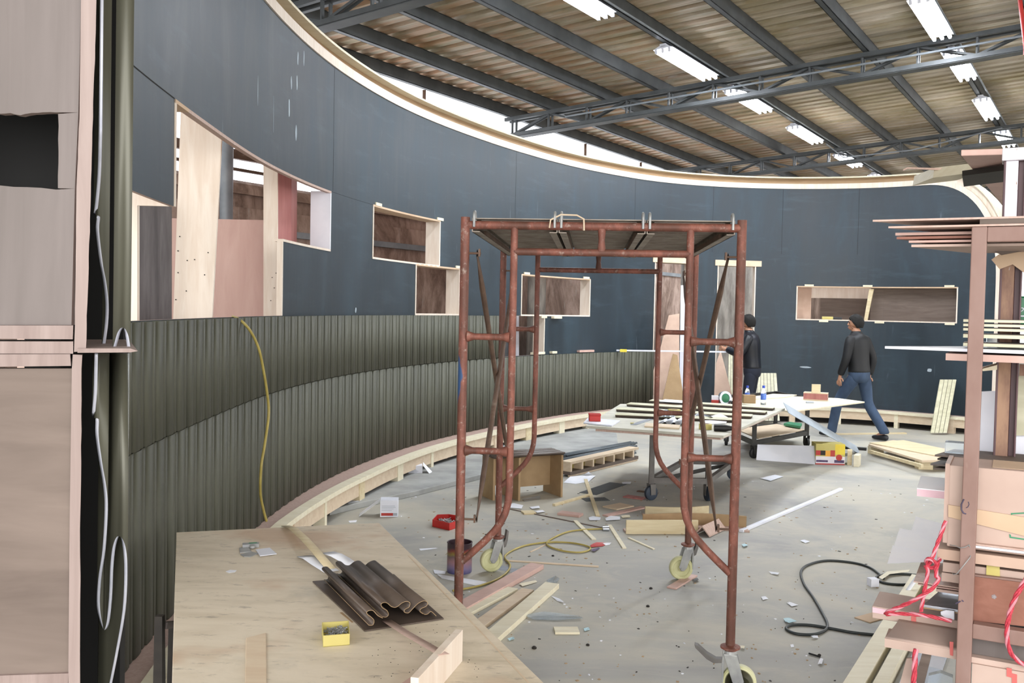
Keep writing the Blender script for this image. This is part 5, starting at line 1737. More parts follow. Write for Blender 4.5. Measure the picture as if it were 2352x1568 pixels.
m = MB(); q = [rkp(2252, 848, .3), rkp(2290, 838, .3), rkp(2290, 849, .3), rkp(2258, 852, .3)]; m.prism(q, RN * .2); tag(m.build('pale_wedge', MAT['pine_pale']), 'pale pointed board end under the pinkish shelf board of the rack', 'board')
rkbox(ac + .04, 1.3, .38, .40, rkc(2330, 862, .38)[1], rkc(2330, 836, .38)[1], 'worn', 'cross_rail', par=rack)
# upright white and olive sheets at the back
rk([(2236, 1075), (2240, 900), (2300, 897), (2600, 870), (2600, 1100)], .52, .012, 'white', 'white_sheet', 'white sheet standing upright behind the boxes in the rack', 'sheet')
rk([(2306, 1000), (2312, 900), (2345, 858), (2600, 840), (2600, 1000)], .505, .01, 'cream', 'olive_sheet', 'olive sheet standing before the white one in the rack', 'sheet')
# big carton
cz1 = rkc(2240, 1073, .03)[1]
cz0 = rkc(2240, 1262, .03)[1]
aL = rkc(2178, 1150, .03)[0]
cart_ = thing('large_carton', 'large pinkish cardboard carton standing in the rack behind the front post', 'carton', RK(.3, .2, cz0))
rkbox(aL, 1.4, .03, .24, cz0, cz1, 'cardboard_p', 'carton_body', par=cart_, bevel=.004) if 'cardboard_p' in MAT else rkbox(aL, 1.4, .03, .24, cz0, cz1, 'cardboard', 'carton_body', par=cart_, bevel=.004)
rkbox(aL + .12, 1.4, .06, .235, cz1 + .0005, cz1 + .0015, 'cardboard_tan', 'top_flap', par=cart_)
for px in ([(2322, 1178), (2360, 1176), (2360, 1179), (2325, 1181), (2325, 1187), (2345, 1191), (2345, 1194), (2322, 1190)], [(2318, 1226), (2322, 1228), (2322, 1232), (2360, 1238), (2360, 1241), (2319, 1235)]):
    rk(px, .0285, .001, 'printgreen', 'green_print', par=cart_)
rkbox(aL - .012, aL + .001, .032, .238, cz0 + .01, cz1 + .004, 'ply_edge', 'crushed_edge', par=cart_)
m = MB(); q = [rkp(x, y, .0) for x, y in ((2177, 1162), (2360, 1192), (2360, 1236), (2177, 1190))]
m.prism([p + RN * .024 for p in q], RN * .005)
tag(m.build('cardboard_strip', MAT['cardboard_tan']), 'sloping cardboard strip across the front of the large carton', 'strip')
# thin sheets above, film
for i, (x0, y0, lb) in enumerate(((2148, 1046, 'topmost thin dark sheet over the left end of the large carton'), (2154, 1054, 'second thin dark sheet over the left end of the large carton'), (2138, 1066, 'third thin grey sheet over the left end of the large carton'), (2147, 1076, 'lowest thin brown sheet over the left end of the large carton'))):
    a0 = rkc(x0, y0, .28)[0]
    z1 = rkp(x0, y0, .28).z
    m = MB(); m.hexa([RK(a0, .26, z1), RK(.9, .26, z1 - .004 * i), RK(.9, .46, z1 - .004 * i), RK(a0 + .05, .46, z1), RK(a0, .26, z1 + .006), RK(.9, .26, z1 + .006 - .004 * i), RK(.9, .46, z1 + .006 - .004 * i), RK(a0 + .05, .46, z1 + .006)])
    tag(m.build('thin_sheet', MAT[('ply_brown', 'blackwood', 'ply_grey', 'ply_brown')[i]]), lb, 'sheet', 'thin sheets over the large carton')
rkbox(rkc(2170, 1030, .3)[0], rkc(2215, 1030, .3)[0], .3, .36, rkp(2180, 1046, .3).z + .008, rkp(2180, 1016, .3).z, 'clear', 'plastic_cup', 'clear plastic box on the thin sheets left of the rack post', 'box')
fm = thing('foam_board', 'white board with pink edge sticking out left of the rack', 'board', rkp(2140, 1135, .2))
fz = rkp(2108, 1139, .15).z
fa = rkc(2106, 1130, .15)[0]
m = MB(); m.hexa([RK(fa, .15, fz), RK(.4, .15, fz), RK(.4, .42, fz), RK(fa - .01, .42, fz), RK(fa, .15, fz + .024), RK(.4, .15, fz + .024), RK(.4, .42, fz + .024), RK(fa - .01, .42, fz + .024)]); m.build('core', MAT['pinkfoam'], fm)
m = MB(); m.hexa([RK(fa, .149, fz + .0242), RK(.4, .149, fz + .0242), RK(.4, .42, fz + .0242), RK(fa - .01, .42, fz + .0242), RK(fa, .149, fz + .027), RK(.4, .149, fz + .027), RK(.4, .42, fz + .027), RK(fa - .01, .42, fz + .027)]); m.build('top_face', MAT['bright_paper'], fm)
# boards below the carton
def layer(xl, y0, y1, n0, n1, mt, name, lb, cat='board', a1=1.4, group=None, skew=0):
    a0, zb_ = rkc(xl, y1, n0)
    zt_ = rkc(xl, y0, n0)[1]
    m = MB(); m.hexa([RK(a0, n0, zb_), RK(a1, n0, zb_), RK(a1, n1, zb_), RK(a0 + skew, n1, zb_), RK(a0, n0, zt_), RK(a1, n0, zt_), RK(a1, n1, zt_), RK(a0 + skew, n1, zt_)])
    return tag(m.build(name, MAT[mt], bevel=.001), lb, cat, group)
layer(2232, 1247, 1251, .01, .3, 'ply_edge', 'thin_sheet', 'upper thin pale panel under the large carton', 'panel')
layer(2233, 1252, 1257, .005, .3, 'white', 'thin_sheet', 'lower thin white-edged panel under the large carton', 'panel')
layer(2152, 1259, 1283, .0225, .3, 'mdf_pink', 'fibreboard', 'tan fibreboard with its square end left of the post, under the thin panels', 'board')
layer(2165, 1290, 1312, .05, .28, 'cardboard', 'flat_carton', 'upper flat carton under the tan fibreboard in the rack', 'carton')
layer(2162, 1314, 1334, .06, .3, 'cardboard', 'flat_carton', 'lower flat carton beside the cherry panel in the rack', 'carton', a1=.0)
rk([(2266, 1296), (2296, 1298), (2297, 1327), (2265, 1325)], .044, .005, 'yellow', 'tape_piece', 'pale yellow tape piece on the upper flat carton', 'tape')
cp = thing('cherry_panel', 'cherry wood veneer panel standing behind the lower rack rail', 'panel', rkp(2300, 1380, .03))
rk([(2224, 1322), (2700, 1380), (2700, 1475), (2222, 1424)], .03, .012, 'cherry', 'panel_board', par=cp)
rk([(2222, 1317), (2700, 1374), (2700, 1379), (2224, 1321.5)], .028, .016, 'rackred', 'edge_band', par=cp)
m = MB(); m.lathe(rkp(2283, 1370, .0295), [(.008, 0), (.006, .002), (.001, .003)], 5, -RN); m.build('label_scrap', MAT['clear'], cp)
for i, (xl, y0, y1, n0, mt, lb) in enumerate(((2098, 1334, 1337, .1, 'ply_edge', 'upper thin pale sheet poking out left below the knotted rope'), (2108, 1340, 1343, .12, 'ply_pink', 'lower thin pinkish sheet poking out left below the knotted rope'))):
    layer(xl, y0, y1, n0, .4, mt, 'thin_sheet', lb, 'sheet', a1=.3)
layer(2150, 1352, 1358, .12, .35, 'cardboard', 'cardboard_piece', 'small cardboard piece above the mirror strip left of the post', 'cardboard', a1=.1)
layer(2120, 1388, 1394, .08, .42, 'alu', 'mirror_strip', 'shiny grey board with a copper edge left of the post', 'board', a1=.2, skew=.06)
layer(2121, 1394, 1397, .078, .1, 'mdf', 'copper_edge', 'copper coloured edging under the shiny grey board', 'edging', a1=.18)
# lower cartons that stick out to the left
def carton_px(px_top, px_front, n0, dep, mt, name, lb):
    t = thing(name, lb, 'carton', rkp(*px_front[2], n0))
    rk(px_front, n0, dep, mt, 'carton_body', par=t, bevel=.002)
    return t
lc = thing('flat_carton', 'long flat carton sticking out farthest left at the bottom of the rack', 'carton', rkp(2100, 1420, .2))
rk([(2003, 1391), (2230, 1430), (2230, 1455), (2003, 1419)], .16, .2, 'cardboard', 'carton_body', par=lc, bevel=.003)
rk([(2004, 1394), (2040, 1400), (2040, 1412), (2004, 1406)], .157, .003, 'pinkfoam', 'end_label', par=lc)
rk([(2093, 1404), (2104, 1406), (2104, 1432), (2093, 1430)], .1575, .002, 'redtape', 'red_tape', par=lc)
bc = thing('bent_carton', 'curved brown cardboard tray lying across the bottom of the rack', 'carton', rkp(2110, 1480, .0))
zz0 = rkp(2030, 1484, .03).z
a0 = rkc(2030, 1470, .0)[0]
m = MB()
rows = []
for i in range(9):
    f = i / 8
    n_ = .028 + .13 * f
    zc = zz0 + .028 + .0 * f + .03 * (f ** 1.2)
    rows.append([RK(a0 + .03 * f, n_, zc), RK(.02, n_, zc)])
m.grid(rows)
m.build('tray_top', MAT['cardboard'], bc, smooth=True, solid=.004)
rkbox(a0, .018, .026, .14, zz0, zz0 + .028, 'cardboard', 'tray_side', par=bc)
rk([(2181, 1473), (2190, 1474), (2189, 1506), (2182, 1504)], .0235, .002, 'redtape', 'red_tape', par=bc)
layer(2230, 1462, 1500, .03, .3, 'ply_grey', 'grey_carton', 'greyish carton behind the lower rack rail at the picture edge', 'carton')
lw = layer(2220, 1506, 1520, .0, .3, 'cardboard', 'lower_carton', 'upper of the two cartons at the bottom right corner', 'carton')
l2 = thing('lower_carton', 'lowest carton with red tape at the bottom right corner', 'carton', rkp(2300, 1560, .0))
rkbox(.024, 1.4, -.01, .3, .2, rkc(2220, 1521, -.01)[1], 'cardboard', 'carton_body', par=l2)
rk([(2312, 1533), (2324, 1535), (2324, 1546), (2336, 1549), (2336, 1600), (2324, 1598), (2324, 1556), (2312, 1553)], -.012, .002, 'redtape', 'red_tape', par=l2)
rkbox(.03, LR - .03, .03, .59, .166, .19, 'ply', 'shelf_board', 'plywood shelf board at the bottom of the rack', 'board')
# loose bits under the cartons
rk([(2098, 1568), (2118, 1500), (2140, 1502), (2122, 1575)], .05, .012, 'ply_brown', 'wood_strip', 'short brown slat standing below the bent carton by the rope', 'slat')
rk([(2134, 1530), (2142, 1500), (2168, 1504), (2170, 1520), (2164, 1538)], .2, .003, 'paper', 'paper_sheet', 'white paper sheet wedged below the bent carton', 'paper')
rk([(2066, 1572), (2082, 1512), (2104, 1510), (2110, 1540), (2092, 1600)], .12, .01, 'cardboard', 'cardboard_flap', 'torn cardboard flap below the bent carton left of the rope', 'cardboard')
rk([(2128, 1600), (2132, 1552), (2160, 1545), (2188, 1556), (2190, 1600)], .1, .03, 'clear', 'plastic_film', 'crumpled clear film at the foot of the rack post', 'film')
m = MB(); q = [rkp(2160, 1405, .06), rkp(2172, 1401, .06), rkp(2192, 1403, .06), rkp(2192, 1424, .06), rkp(2170, 1418, .06), rkp(2161, 1412, .06)]
m.prism(q, RN * .01); tag(m.build('white_tray', MAT['white'], bevel=.002), 'rounded white card end left of the post above the bent carton', 'card')
# white sheets hanging behind
def sheet(px, dep0, dep1, lb, name='white_sheet'):
    ys = [y for _, y in px]
    ps = [D(x, y, dep0 + (dep1 - dep0) * (max(ys) - y) / (max(ys) - min(ys))) for x, y in px]
    m = MB(); m.prism(ps, V(.004, .008, 0)); return tag(m.build(name, MAT['bright_paper']), lb, 'sheet', None)
sheet([(2103, 1187), (2172, 1205), (2172, 1260), (2092, 1222)], 3.45, 3.85, 'rearmost white sheet fanned out behind the rope')
sheet([(2066, 1214), (2172, 1232), (2172, 1290), (2052, 1256)], 3.3, 3.7, 'middle white sheet with a torn edge, fanned out behind the rope')
sheet([(2050, 1253), (2172, 1275), (2172, 1292), (2135, 1290), (2038, 1294)], 3.2, 3.45, 'front white sheet of the three fanned out behind the rope')
# ropes
def rope(pts, r, lb):
    cs = []
    for i in range(len(pts) - 1):
        p0, p1, p2, p3 = [pts[min(max(j, 0), len(pts) - 1)] for j in (i - 1, i, i + 1, i + 2)]
        for k in range(10):
            t = k / 10
            cs.append(.5 * ((2 * p1) + (p2 - p0) * t + (2 * p0 - 5 * p1 + 4 * p2 - p3) * t * t + (3 * p1 - p0 - 3 * p2 + p3) * t ** 3))
    cs.append(pts[-1])
    # resample
    out = [cs[0]]
    acc = 0
    step = r * .9
    for a, b_ in zip(cs[:-1], cs[1:]):
        L = (b_ - a).length
        while L > 1e-9 and acc + L >= step:
            f = (step - acc) / L
            a = a.lerp(b_, f); out.append(a); L = (b_ - a).length; acc = 0
        acc += L
    t = thing('rope', lb, 'rope', out[0])
    ref = None
    strands = [[], [], []]
    ph = 0
    for i, p in enumerate(out):
        tg = (out[min(i + 1, len(out) - 1)] - out[max(i - 1, 0)]).normalized()
        if ref is None: ref = tg.orthogonal()
        ref = (ref - tg * ref.dot(tg)).normalized()
        b_ = tg.cross(ref)
        ph = i * .42
        for k in range(3):
            a = ph + 2 * PI * k / 3
            strands[k].append(p + (ref * math.cos(a) + b_ * math.sin(a)) * r * .5)
    for k in range(3):
        m = MB(); m.tube(strands[k], r * .56, 7); m.build('strand', MAT['rope_white' if k == 2 else 'rope_red'], t, smooth=True)
rp = lambda L: [rkp(x, y, n) for x, y, n in L]
rope(rp([(2172, 1196, .0), (2160, 1230, -.02), (2146, 1268, -.03), (2138, 1288, -.035), (2130, 1296, -.03), (2128, 1285, -.045), (2140, 1284, -.05), (2150, 1296, -.04), (2140, 1304, -.03), (2126, 1300, -.035), (2131, 1312, -.04), (2126, 1340, -.04), (2120, 1375, -.035), (2115, 1404, -.03)]), .0062, 'red rope hanging from behind the carton down through the knot to the flat carton')
rope(rp([(2158, 1283, .0), (2152, 1300, -.035), (2150, 1322, -.04), (2156, 1328, -.035), (2142, 1350, -.04), (2110, 1372, -.04), (2070, 1392, -.03), (2040, 1404, -.02), (2036, 1410, -.005), (2060, 1409, .01), (2110, 1411, .012), (2160, 1420, .015), (2186, 1426, .02)]), .0066, 'red rope looped round the end of the bent carton, under the knot')
rope(rp([(2103, 1490, -.03), (2101, 1520, -.035), (2099, 1560, -.035), (2094, 1640, -.03)]), .0085, 'short length of red and white rope hanging below the bent carton')
rope(rp([(2368, 1310, -.03), (2350, 1340, -.04), (2332, 1372, -.045), (2320, 1405, -.045), (2313, 1445, -.045), (2315, 1480, -.04), (2326, 1505, -.04), (2345, 1522, -.03), (2372, 1536, -.02)]), .0072, 'red rope hanging in a curve across the cherry panel at the right edge')
# ================================================================ THINGS ON THE FLOOR
def stick(x0, y0, x1, y1, w_, th, mt, name, lb, cat='batten', group=None, z=0.0, z1=None, grow0=0, grow1=0):
    a, b_ = P(x0, y0, z), P(x1, y1, z1 if z1 is not None else z)
    d = (b_ - a).normalized()
    a, b_ = a - d * grow0, b_ + d * grow1
    m = MB(); m.bar(a + Z * th / 2, b_ + Z * th / 2, w_, th)
    return tag(m.build(name, MAT[mt] if isinstance(mt, str) else mt, bevel=min(.0015, th * .2)), lb, cat, group)
gp = 'battens lying by the workbench'
stick(1085, 1387, 1234, 1304, .095, .03, 'ply_pink', 'wooden_batten', 'reddish wide batten, farthest of the battens sticking out from the workbench', 'batten', gp, grow0=.5)
stick(1088, 1402, 1178, 1356, .07, .02, 'pine_pale', 'wooden_batten', 'pale batten right in front of the reddish one by the workbench', 'batten', gp, grow0=.5)
stick(1112, 1432, 1212, 1360, .08, .022, 'ply', 'wooden_batten', 'pale batten second nearest of those sticking out from the workbench', 'batten', gp, grow0=.5)
stick(1145, 1457, 1268, 1349, .09, .03, 'pine_pale', 'wooden_batten', 'pale long batten nearest to us of those sticking out from the workbench', 'batten', gp, grow0=.4)
stick(1160, 1288, 1375, 1302, .02, .008, 'ply', 'wood_strip', 'thin long wood strip lying right of the near left scaffold wheel', 'strip')
stick(1145, 1302, 1200, 1315, .09, .001, 'alu', 'film_strip', 'shiny silvery film strip right of the scaffold wheel', 'film')
# red tray with nails
t = thing('red_tray', 'red plastic tray of nails on the floor left of the scaffold', 'tray', P(1022, 1210))
q = [P(993, 1209), P(1032, 1218), P(1062, 1208), P(1060, 1200), P(1030, 1196), P(1004, 1197)]
c_ = sum(q, V(0, 0, 0)) / len(q)
m = MB(); m.prism(q, Z * .003)
for i in range(len(q)):
    a, b_ = q[i], q[(i + 1) % len(q)]
    ia, ib = a.lerp(c_, .06), b_.lerp(c_, .06)
    m.hexa([a, b_, ib, ia, a + Z * .055, b_ + Z * .055, ib + Z * .055, ia + Z * .055])
m.build('tray_shell', MAT['red'], t)
m = MB(); rnd = random.Random(4)
for i in range(60):
    p = c_.lerp(q[rnd.randrange(6)], rnd.uniform(0, .75)) + Z * rnd.uniform(.006, .03)
    d = V(rnd.uniform(-1, 1), rnd.uniform(-1, 1), rnd.uniform(-.2, .2)).normalized() * .025
    m.tube([p - d, p + d], .003, 5)
o = m.build('nails', MAT['zinc'], t); o['kind'] = 'stuff'
# paint tin
pc = P(1055, 1312)
t = thing('paint_tin', 'paint-spattered open tin standing behind the left scaffold post', 'tin', pc)
m = MB(); m.lathe(pc, [(.078, 0), (.08, .004), (.08, .185), (.083, .19), (.08, .194), (.074, .192), (.074, .03), (.001, .03)], 32); m.build('tin_body', MAT['can'], t, smooth=True)
m = MB(); m.lathe(pc + Z * .05, [(.0735, 0), (.0735, .002), (.001, .002)], 24); m.build('paint', MAT['maroon'], t)
on([(1003, 1318), (1118, 1336), (1105, 1347), (1015, 1328)], .001, .0012, 'paper', 'paper_strip', 'white paper strip on the floor in front of the paint tin', 'paper')
on([(995, 1308), (1024, 1312), (1022, 1318), (998, 1317)], .003, .0012, 'paper', 'paper_scrap', 'small white paper left of the paint tin foot', 'paper')
# white printed boxes
def wbox(xl, xr, yb, h_, dep_, lb, flap, lean_to):
    a, b_ = P(xl, yb), P(xr, yb)
    d = (b_ - a).normalized(); n_ = V(-d.y, d.x, 0); L = (b_ - a).length
    t = thing('printed_box', lb, 'box', (a + b_) / 2, 0, None)
    m = MB(); m.hexa([a, b_, b_ + n_ * dep_, a + n_ * dep_, a + Z * h_, b_ + Z * h_, b_ + n_ * dep_ + Z * h_, a + n_ * dep_ + Z * h_]); m.build('box_body', MAT['white'], t)
    def pq(u0, u1, v0, v1, mt, nm):
        m = MB(); q = [a + d * L * u + Z * h_ * v - n_ * .001 for u, v in ((u0, v0), (u1, v0), (u1, v1), (u0, v1))]; m.prism(q, n_ * .0008); m.build(nm, MAT[mt], t)
    pq(.06, .72, .08, .24, 'redline', 'red_band')
    pq(.72, .95, .08, .24, 'printgrey', 'grey_print')
    for v in (.38, .47, .56, .65): pq(.08, .08 + random.uniform(.5, .8), v, v + .025, 'printgrey', 'print_line')
    m = MB()
    if flap < 0:
        m.prism([a - d * .012 + n_ * .02 + Z * h_ * .9, a - d * .012 + n_ * dep_ + Z * h_ * .9, a - d * .17 + n_ * (dep_ + .0) + Z * .004, a - d * .17 + n_ * .0 + Z * .004], d * .004)
    else:
        m.prism([b_ + d * .006 + Z * h_ * 1.0, b_ + d * .006 + n_ * dep_ + Z * h_ * 1.1, b_ + d * .14 + n_ * dep_ * .7 + Z * .004, b_ + d * .10 - n_ * .02 + Z * .004], d * .004)
    m.build('flap', MAT['paper'], t)
    return t
wbox(873, 914, 1187, .135, .13, 'white printed box with an open flap at its left, by the raised slab', -1, 0)
wbox(938, 970, 1098, .125, .13, 'white printed box with its flap at the right, against the plinth', 1, 0)
on([(800, 1196), (820, 1194), (818, 1199), (803, 1200)], .001, .0012, 'paper', 'paper_scrap', 'small white scrap left of the nearer printed box', 'scrap')
on([(790, 1152), (820, 1145), (830, 1149), (800, 1156)], .052, .002, 'paper', 'paper_scrap', 'crumpled white scrap under the plinth left of the printed boxes', 'scrap')
boxat(1014, 1064, .0, .13, .03, .13, .25, 'mdf_pink', 'board_square', 'small brown board square leaning at the plinth right of the far printed box', 'board')
on([(1005, 1264 - 5), (1000, 1258), (962, 1260), (966, 1264)], .001, .001, 'paper', 'paper_scrap', 'tiny white scrap on the floor above the paint tin', 'scrap')
# fibreboard stool with dark profiles
sq0, sq1 = P(1190, 1150), P(1292, 1141)
dS = (sq1 - sq0).normalized(); nS = V(-dS.y, dS.x, 0); LS = (sq1 - sq0).length
hS = 1.69 - (1046 - 712) * sq1.y / 2163
t = thing('fibreboard_stool', 'brown fibreboard trestle box on the floor inside the scaffold', 'stool', (sq0 + sq1) / 2)
def sb(u0, u1, n0, n1, z0, z1, mt, nm):
    m = MB(); m.hexa([sq0 + dS * u0 + nS * n0 + Z * z0, sq0 + dS * u1 + nS * n0 + Z * z0, sq0 + dS * u1 + nS * n1 + Z * z0, sq0 + dS * u0 + nS * n1 + Z * z0, sq0 + dS * u0 + nS * n0 + Z * z1, sq0 + dS * u1 + nS * n0 + Z * z1, sq0 + dS * u1 + nS * n1 + Z * z1, sq0 + dS * u0 + nS * n1 + Z * z1])
    return m.build(nm, MAT[mt], t)
sb(0, .02, 0, .32, 0, hS, 'mdf', 'side_panel'); sb(LS - .02, LS, 0, .32, 0, hS, 'mdf', 'side_panel')
sb(.02, LS - .02, .2, .22, .08, hS, 'mdf', 'rear_panel'); sb(-.2, -.18, .1, .32, .0, hS, 'mdf', 'side_panel'); sb(-.18, 0, .25, .27, .1, hS, 'mdf', 'rear_panel')
sb(-.2, LS, .28, .32, hS - .05, hS, 'mdf', 'top_rail')
pg = 'dark profiles on the fibreboard stool'
for i, lb in enumerate(('nearest dark profile lying on the fibreboard stool', 'middle dark profile lying on the fibreboard stool', 'rearmost dark profile lying on the fibreboard stool')):
    row = [(.09 * k / 20, .012 * (1 + math.sin(k * .95))) for k in range(21)]
    m = MB(); n0 = .0 + .105 * i
    m.grid([[sq0 + dS * (-.24) + nS * (n0 + u) + Z * (hS + .003 + h) for u, h in row], [sq0 + dS * (LS + .02 + .01 * i) + nS * (n0 + u) + Z * (hS + .003 + h) for u, h in row]])
    tag(m.build('dark_profile', MAT['green_dark'], smooth=True, solid=.002), lb, 'profile', pg)
on([(1200, 1146), (1240, 1138), (1242, 1146), (1205, 1152)], .001, .0015, 'alu', 'foil_scrap', 'silvery foil scrap under the fibreboard stool', 'scrap')
# bundle of dark profiles and slotted beam
pg = 'long dark profiles on the floor beside the stool'
names = ['lowest front', 'lowest rear', 'second front', 'second rear', 'top']
for i, (x0, y0, x1, y1, z, lb) in enumerate(((1296, 1084, 1462, 1046, 0, 'front'), (1300, 1070, 1464, 1036, 0, 'middle'), (1300, 1062, 1464, 1030, .0, 'rear'), (1298, 1078, 1463, 1042, .06, 'upper front'), (1302, 1066, 1464, 1034, .06, 'upper rear'))):
    a, b_ = P(x0, y0), P(x1, y1)
    d = (b_ - a).normalized(); n_ = V(-d.y, d.x, 0)
    row = [(.13 * k / 24, .02 * (1 + math.sin(k * .8)) + .004) for k in range(25)]
    m = MB(); m.grid([[a + n_ * u + Z * (z + h) for u, h in row], [b_ + n_ * u + Z * (z + h) for u, h in row]])
    tag(m.build('long_profile', MAT['slate'] if 'slate' in MAT else MAT['steel'], smooth=True, solid=.002), lb + ' long slate profile in the bundle behind the slotted beam', 'profile', pg)
t = thing('slotted_beam', 'plywood box beam with a row of square slots on the floor by the profiles', 'beam', P(1390, 1075))
a, b_ = P(1310, 1096), P(1466, 1058)
d = (b_ - a).normalized(); n_ = V(-d.y, d.x, 0); L = (b_ - a).length
def bb(u0, u1, n0, n1, z0, z1, nm, mt='ply'):
    m = MB(); m.hexa([a + d * u0 + n_ * n0 + Z * z0, a + d * u1 + n_ * n0 + Z * z0, a + d * u1 + n_ * n1 + Z * z0, a + d * u0 + n_ * n1 + Z * z0, a + d * u0 + n_ * n0 + Z * z1, a + d * u1 + n_ * n0 + Z * z1, a + d * u1 + n_ * n1 + Z * z1, a + d * u0 + n_ * n1 + Z * z1]); m.build(nm, MAT[mt], t)
bb(0, L, 0, .12, .02, .055, 'lower_board', 'ply_brown'); bb(0, L, 0, .12, .13, .155, 'upper_board')
bb(0, L, .1, .12, .055, .13, 'back_board', 'hose')
for k in range(7): bb(L * k / 6.6 if k else 0, L * k / 6.6 + .03, 0, .1, .055, .13, 'spacer')
bb(0, L, 0.01, .03, 0, .02, 'foot')
paper([(1294, 1108), (1322, 1111), (1352, 1106), (1368, 1092), (1340, 1092), (1310, 1094)], [0, 0, 0, .01, .02, .01], 'paper', 'paper_sheet', 'white paper sheet on the floor before the slotted beam', 'paper')
paper([(1335, 1093), (1362, 1091), (1352, 1083)], [.01, .01, .06], 'paper', 'paper_sheet', 'folded corner of paper against the slotted beam', 'paper')
# sticks and offcuts
stick(1345, 1102, 1373, 1186, .035, .012, 'pine', 'wood_strip', 'pale strip standing out upright in the middle, from the paper to the scraps')
stick(1272, 1162, 1356, 1138, .03, .02, 'pine', 'wood_strip', 'short pine strip left of the upright-pointing strip')
stick(1150, 1165, 1392, 1214, .018, .006, 'ply_brown', 'wood_strip', 'long thin brown strip slanting across the middle of the floor')
stick(1321, 1197, 1364, 1240, .035, .01, 'pine_pale', 'wood_strip', 'pale strip crossing the long thin brown strip')
stick(1400, 1207, 1434, 1260, .03, .01, 'pine_pale', 'wood_strip', 'pale strip right of the yellow hose end')
stick(1444, 1236, 1502, 1262, .02, .008, 'pine_pale', 'wood_strip', 'short pale strip below the plywood channels')
stick(1218, 1268, 1256, 1250, .012, .005, 'ply', 'wood_strip', 'tiny strip left of the yellow hose loop')
stick(1542, 1352, 1592, 1322, .06, .01, 'ply_pink', 'wood_strip', 'reddish strip in front of the far right scaffold wheel')
stick(1273, 1450, 1329, 1450, .09, .012, 'pine_pale', 'wood_offcut', 'small pale rectangular offcut alone on the near floor', 'offcut')
stick(1285, 1180, 1335, 1186, .10, .02, 'ply_pink', 'wood_offcut', 'reddish flat offcut beyond the yellow hose loop', 'offcut')
stick(1200, 1179, 1228, 1178, .10, .015, 'pine', 'wood_offcut', 'small yellowish block right of the near left scaffold leg', 'offcut')
stick(1400, 1168, 1440, 1160, .16, .01, 'ply', 'wood_offcut', 'thin pale board left of the plywood channels', 'offcut')
stick(1390, 1186, 1478, 1166, .06, .012, 'ply_pink', 'wood_strip', 'reddish strip lying left of the plywood channels')
stick(1420, 1110, 1350, 1134, .18, .004, 'steel', 'metal_sheet', 'dark flat metal sheet on the floor under the front table', 'sheet')
stick(1340, 1148, 1395, 1146, .14, .004, 'steel', 'metal_sheet', 'small dark metal plate beside the upright-pointing strip', 'sheet')
stick(1436, 1140, 1480, 1146, .10, .01, 'ply_red', 'wood_offcut', 'reddish offcut by the front left table wheel', 'offcut')
stick(1465, 1128, 1510, 1134, .05, .01, 'rustbrown', 'wood_offcut', 'dark brown offcut behind the front left table wheel', 'offcut')
# plywood channels
def channel(x0, y0, x1, y1, h_, dep_, mt, lb, foot=True, bow=0.0, mt2='ply_edge'):
    a, b_ = P(x0, y0), P(x1, y1)
    d = (b_ - a).normalized(); n_ = V(-d.y, d.x, 0); L = (b_ - a).length
    t = thing('plywood_channel', lb, 'plywood offcut', (a + b_) / 2, 0, 'plywood channels on the floor')
    def wl(n0, n1, z0, z1, nm, mt_):
        m = MB(); rows = []
        for i in range(13):
            f = i / 12; o_ = n_ * bow * math.sin(PI * f)
            c_ = a + d * L * f + o_
            rows.append([c_ + n_ * n0 + Z * z0, c_ + n_ * n1 + Z * z0, c_ + n_ * n1 + Z * z1, c_ + n_ * n0 + Z * z1, c_ + n_ * n0 + Z * z0])
        m.grid(rows)
        for r in (rows[0], rows[-1]): m.add(r[:4], [(0, 1, 2, 3)])
        m.build(nm, MAT[mt_], t)
    wl(0, .018, 0, h_, 'web', mt)
    if foot: wl(.018, dep_, 0, .016, 'flange', mt2)
    else: wl(-dep_, 0, 0, .016, 'flange', mt2)
channel(1438, 1226, 1603, 1226, .105, .12, 'pine', 'front plywood channel, yellowish, lying on edge right of the scraps')
channel(1476, 1212, 1714, 1216, .105, .10, 'mdf', 'long brown bowed plywood channel behind the front one', False, .08, 'ply_edge')
channel(1482, 1188, 1628, 1186, .09, .1, 'pine', 'rear yellowish plywood channel nearest to the table wheels', True, -.05)
t = thing('corner_piece', 'short folded wooden corner piece right of the far right scaffold leg', 'offcut', P(1625, 1230))
a, b_ = P(1612, 1232), P(1650, 1214)
d = (b_ - a).normalized(); n_ = V(-d.y, d.x, 0)
for sgn in (-1, 1):
    m = MB(); m.prism([a + Z * .07, b_ + Z * .07, b_ + n_ * sgn * .06 + Z * .004, a + n_ * sgn * .06 + Z * .004], Z * .012); m.build('leaf', MAT['ply_edge'], t)
# white bar, foil, hose
stick(1702, 1222, 1932, 1125, .035, .02, 'white', 'white_bar', 'long thin white bar lying on the open floor right of the scaffold', 'bar')
def path3(pts, r, mt, name, lb, cat, n=10, par=None):
    cs = []
    for i in range(len(pts) - 1):
        p0, p1, p2, p3 = [Vector(pts[min(max(j, 0), len(pts) - 1)]) for j in (i - 1, i, i + 1, i + 2)]
        for k in range(8):
            t = k / 8
            cs.append(.5 * ((2 * p1) + (p2 - p0) * t + (2 * p0 - 5 * p1 + 4 * p2 - p3) * t * t + (3 * p1 - p0 - 3 * p2 + p3) * t ** 3))
    cs.append(Vector(pts[-1]))
    m = MB(); m.tube(cs, r, n)
    o = m.build(name, MAT[mt], par, smooth=True)
    return tag(o, lb, cat) if lb else o
fl = lambda L, z=.009: [P(x, y, z) for x, y in L]
t = thing('air_hose', 'thin yellow air hose looped on the floor in the middle of the scaffold', 'hose', P(1300, 1245))
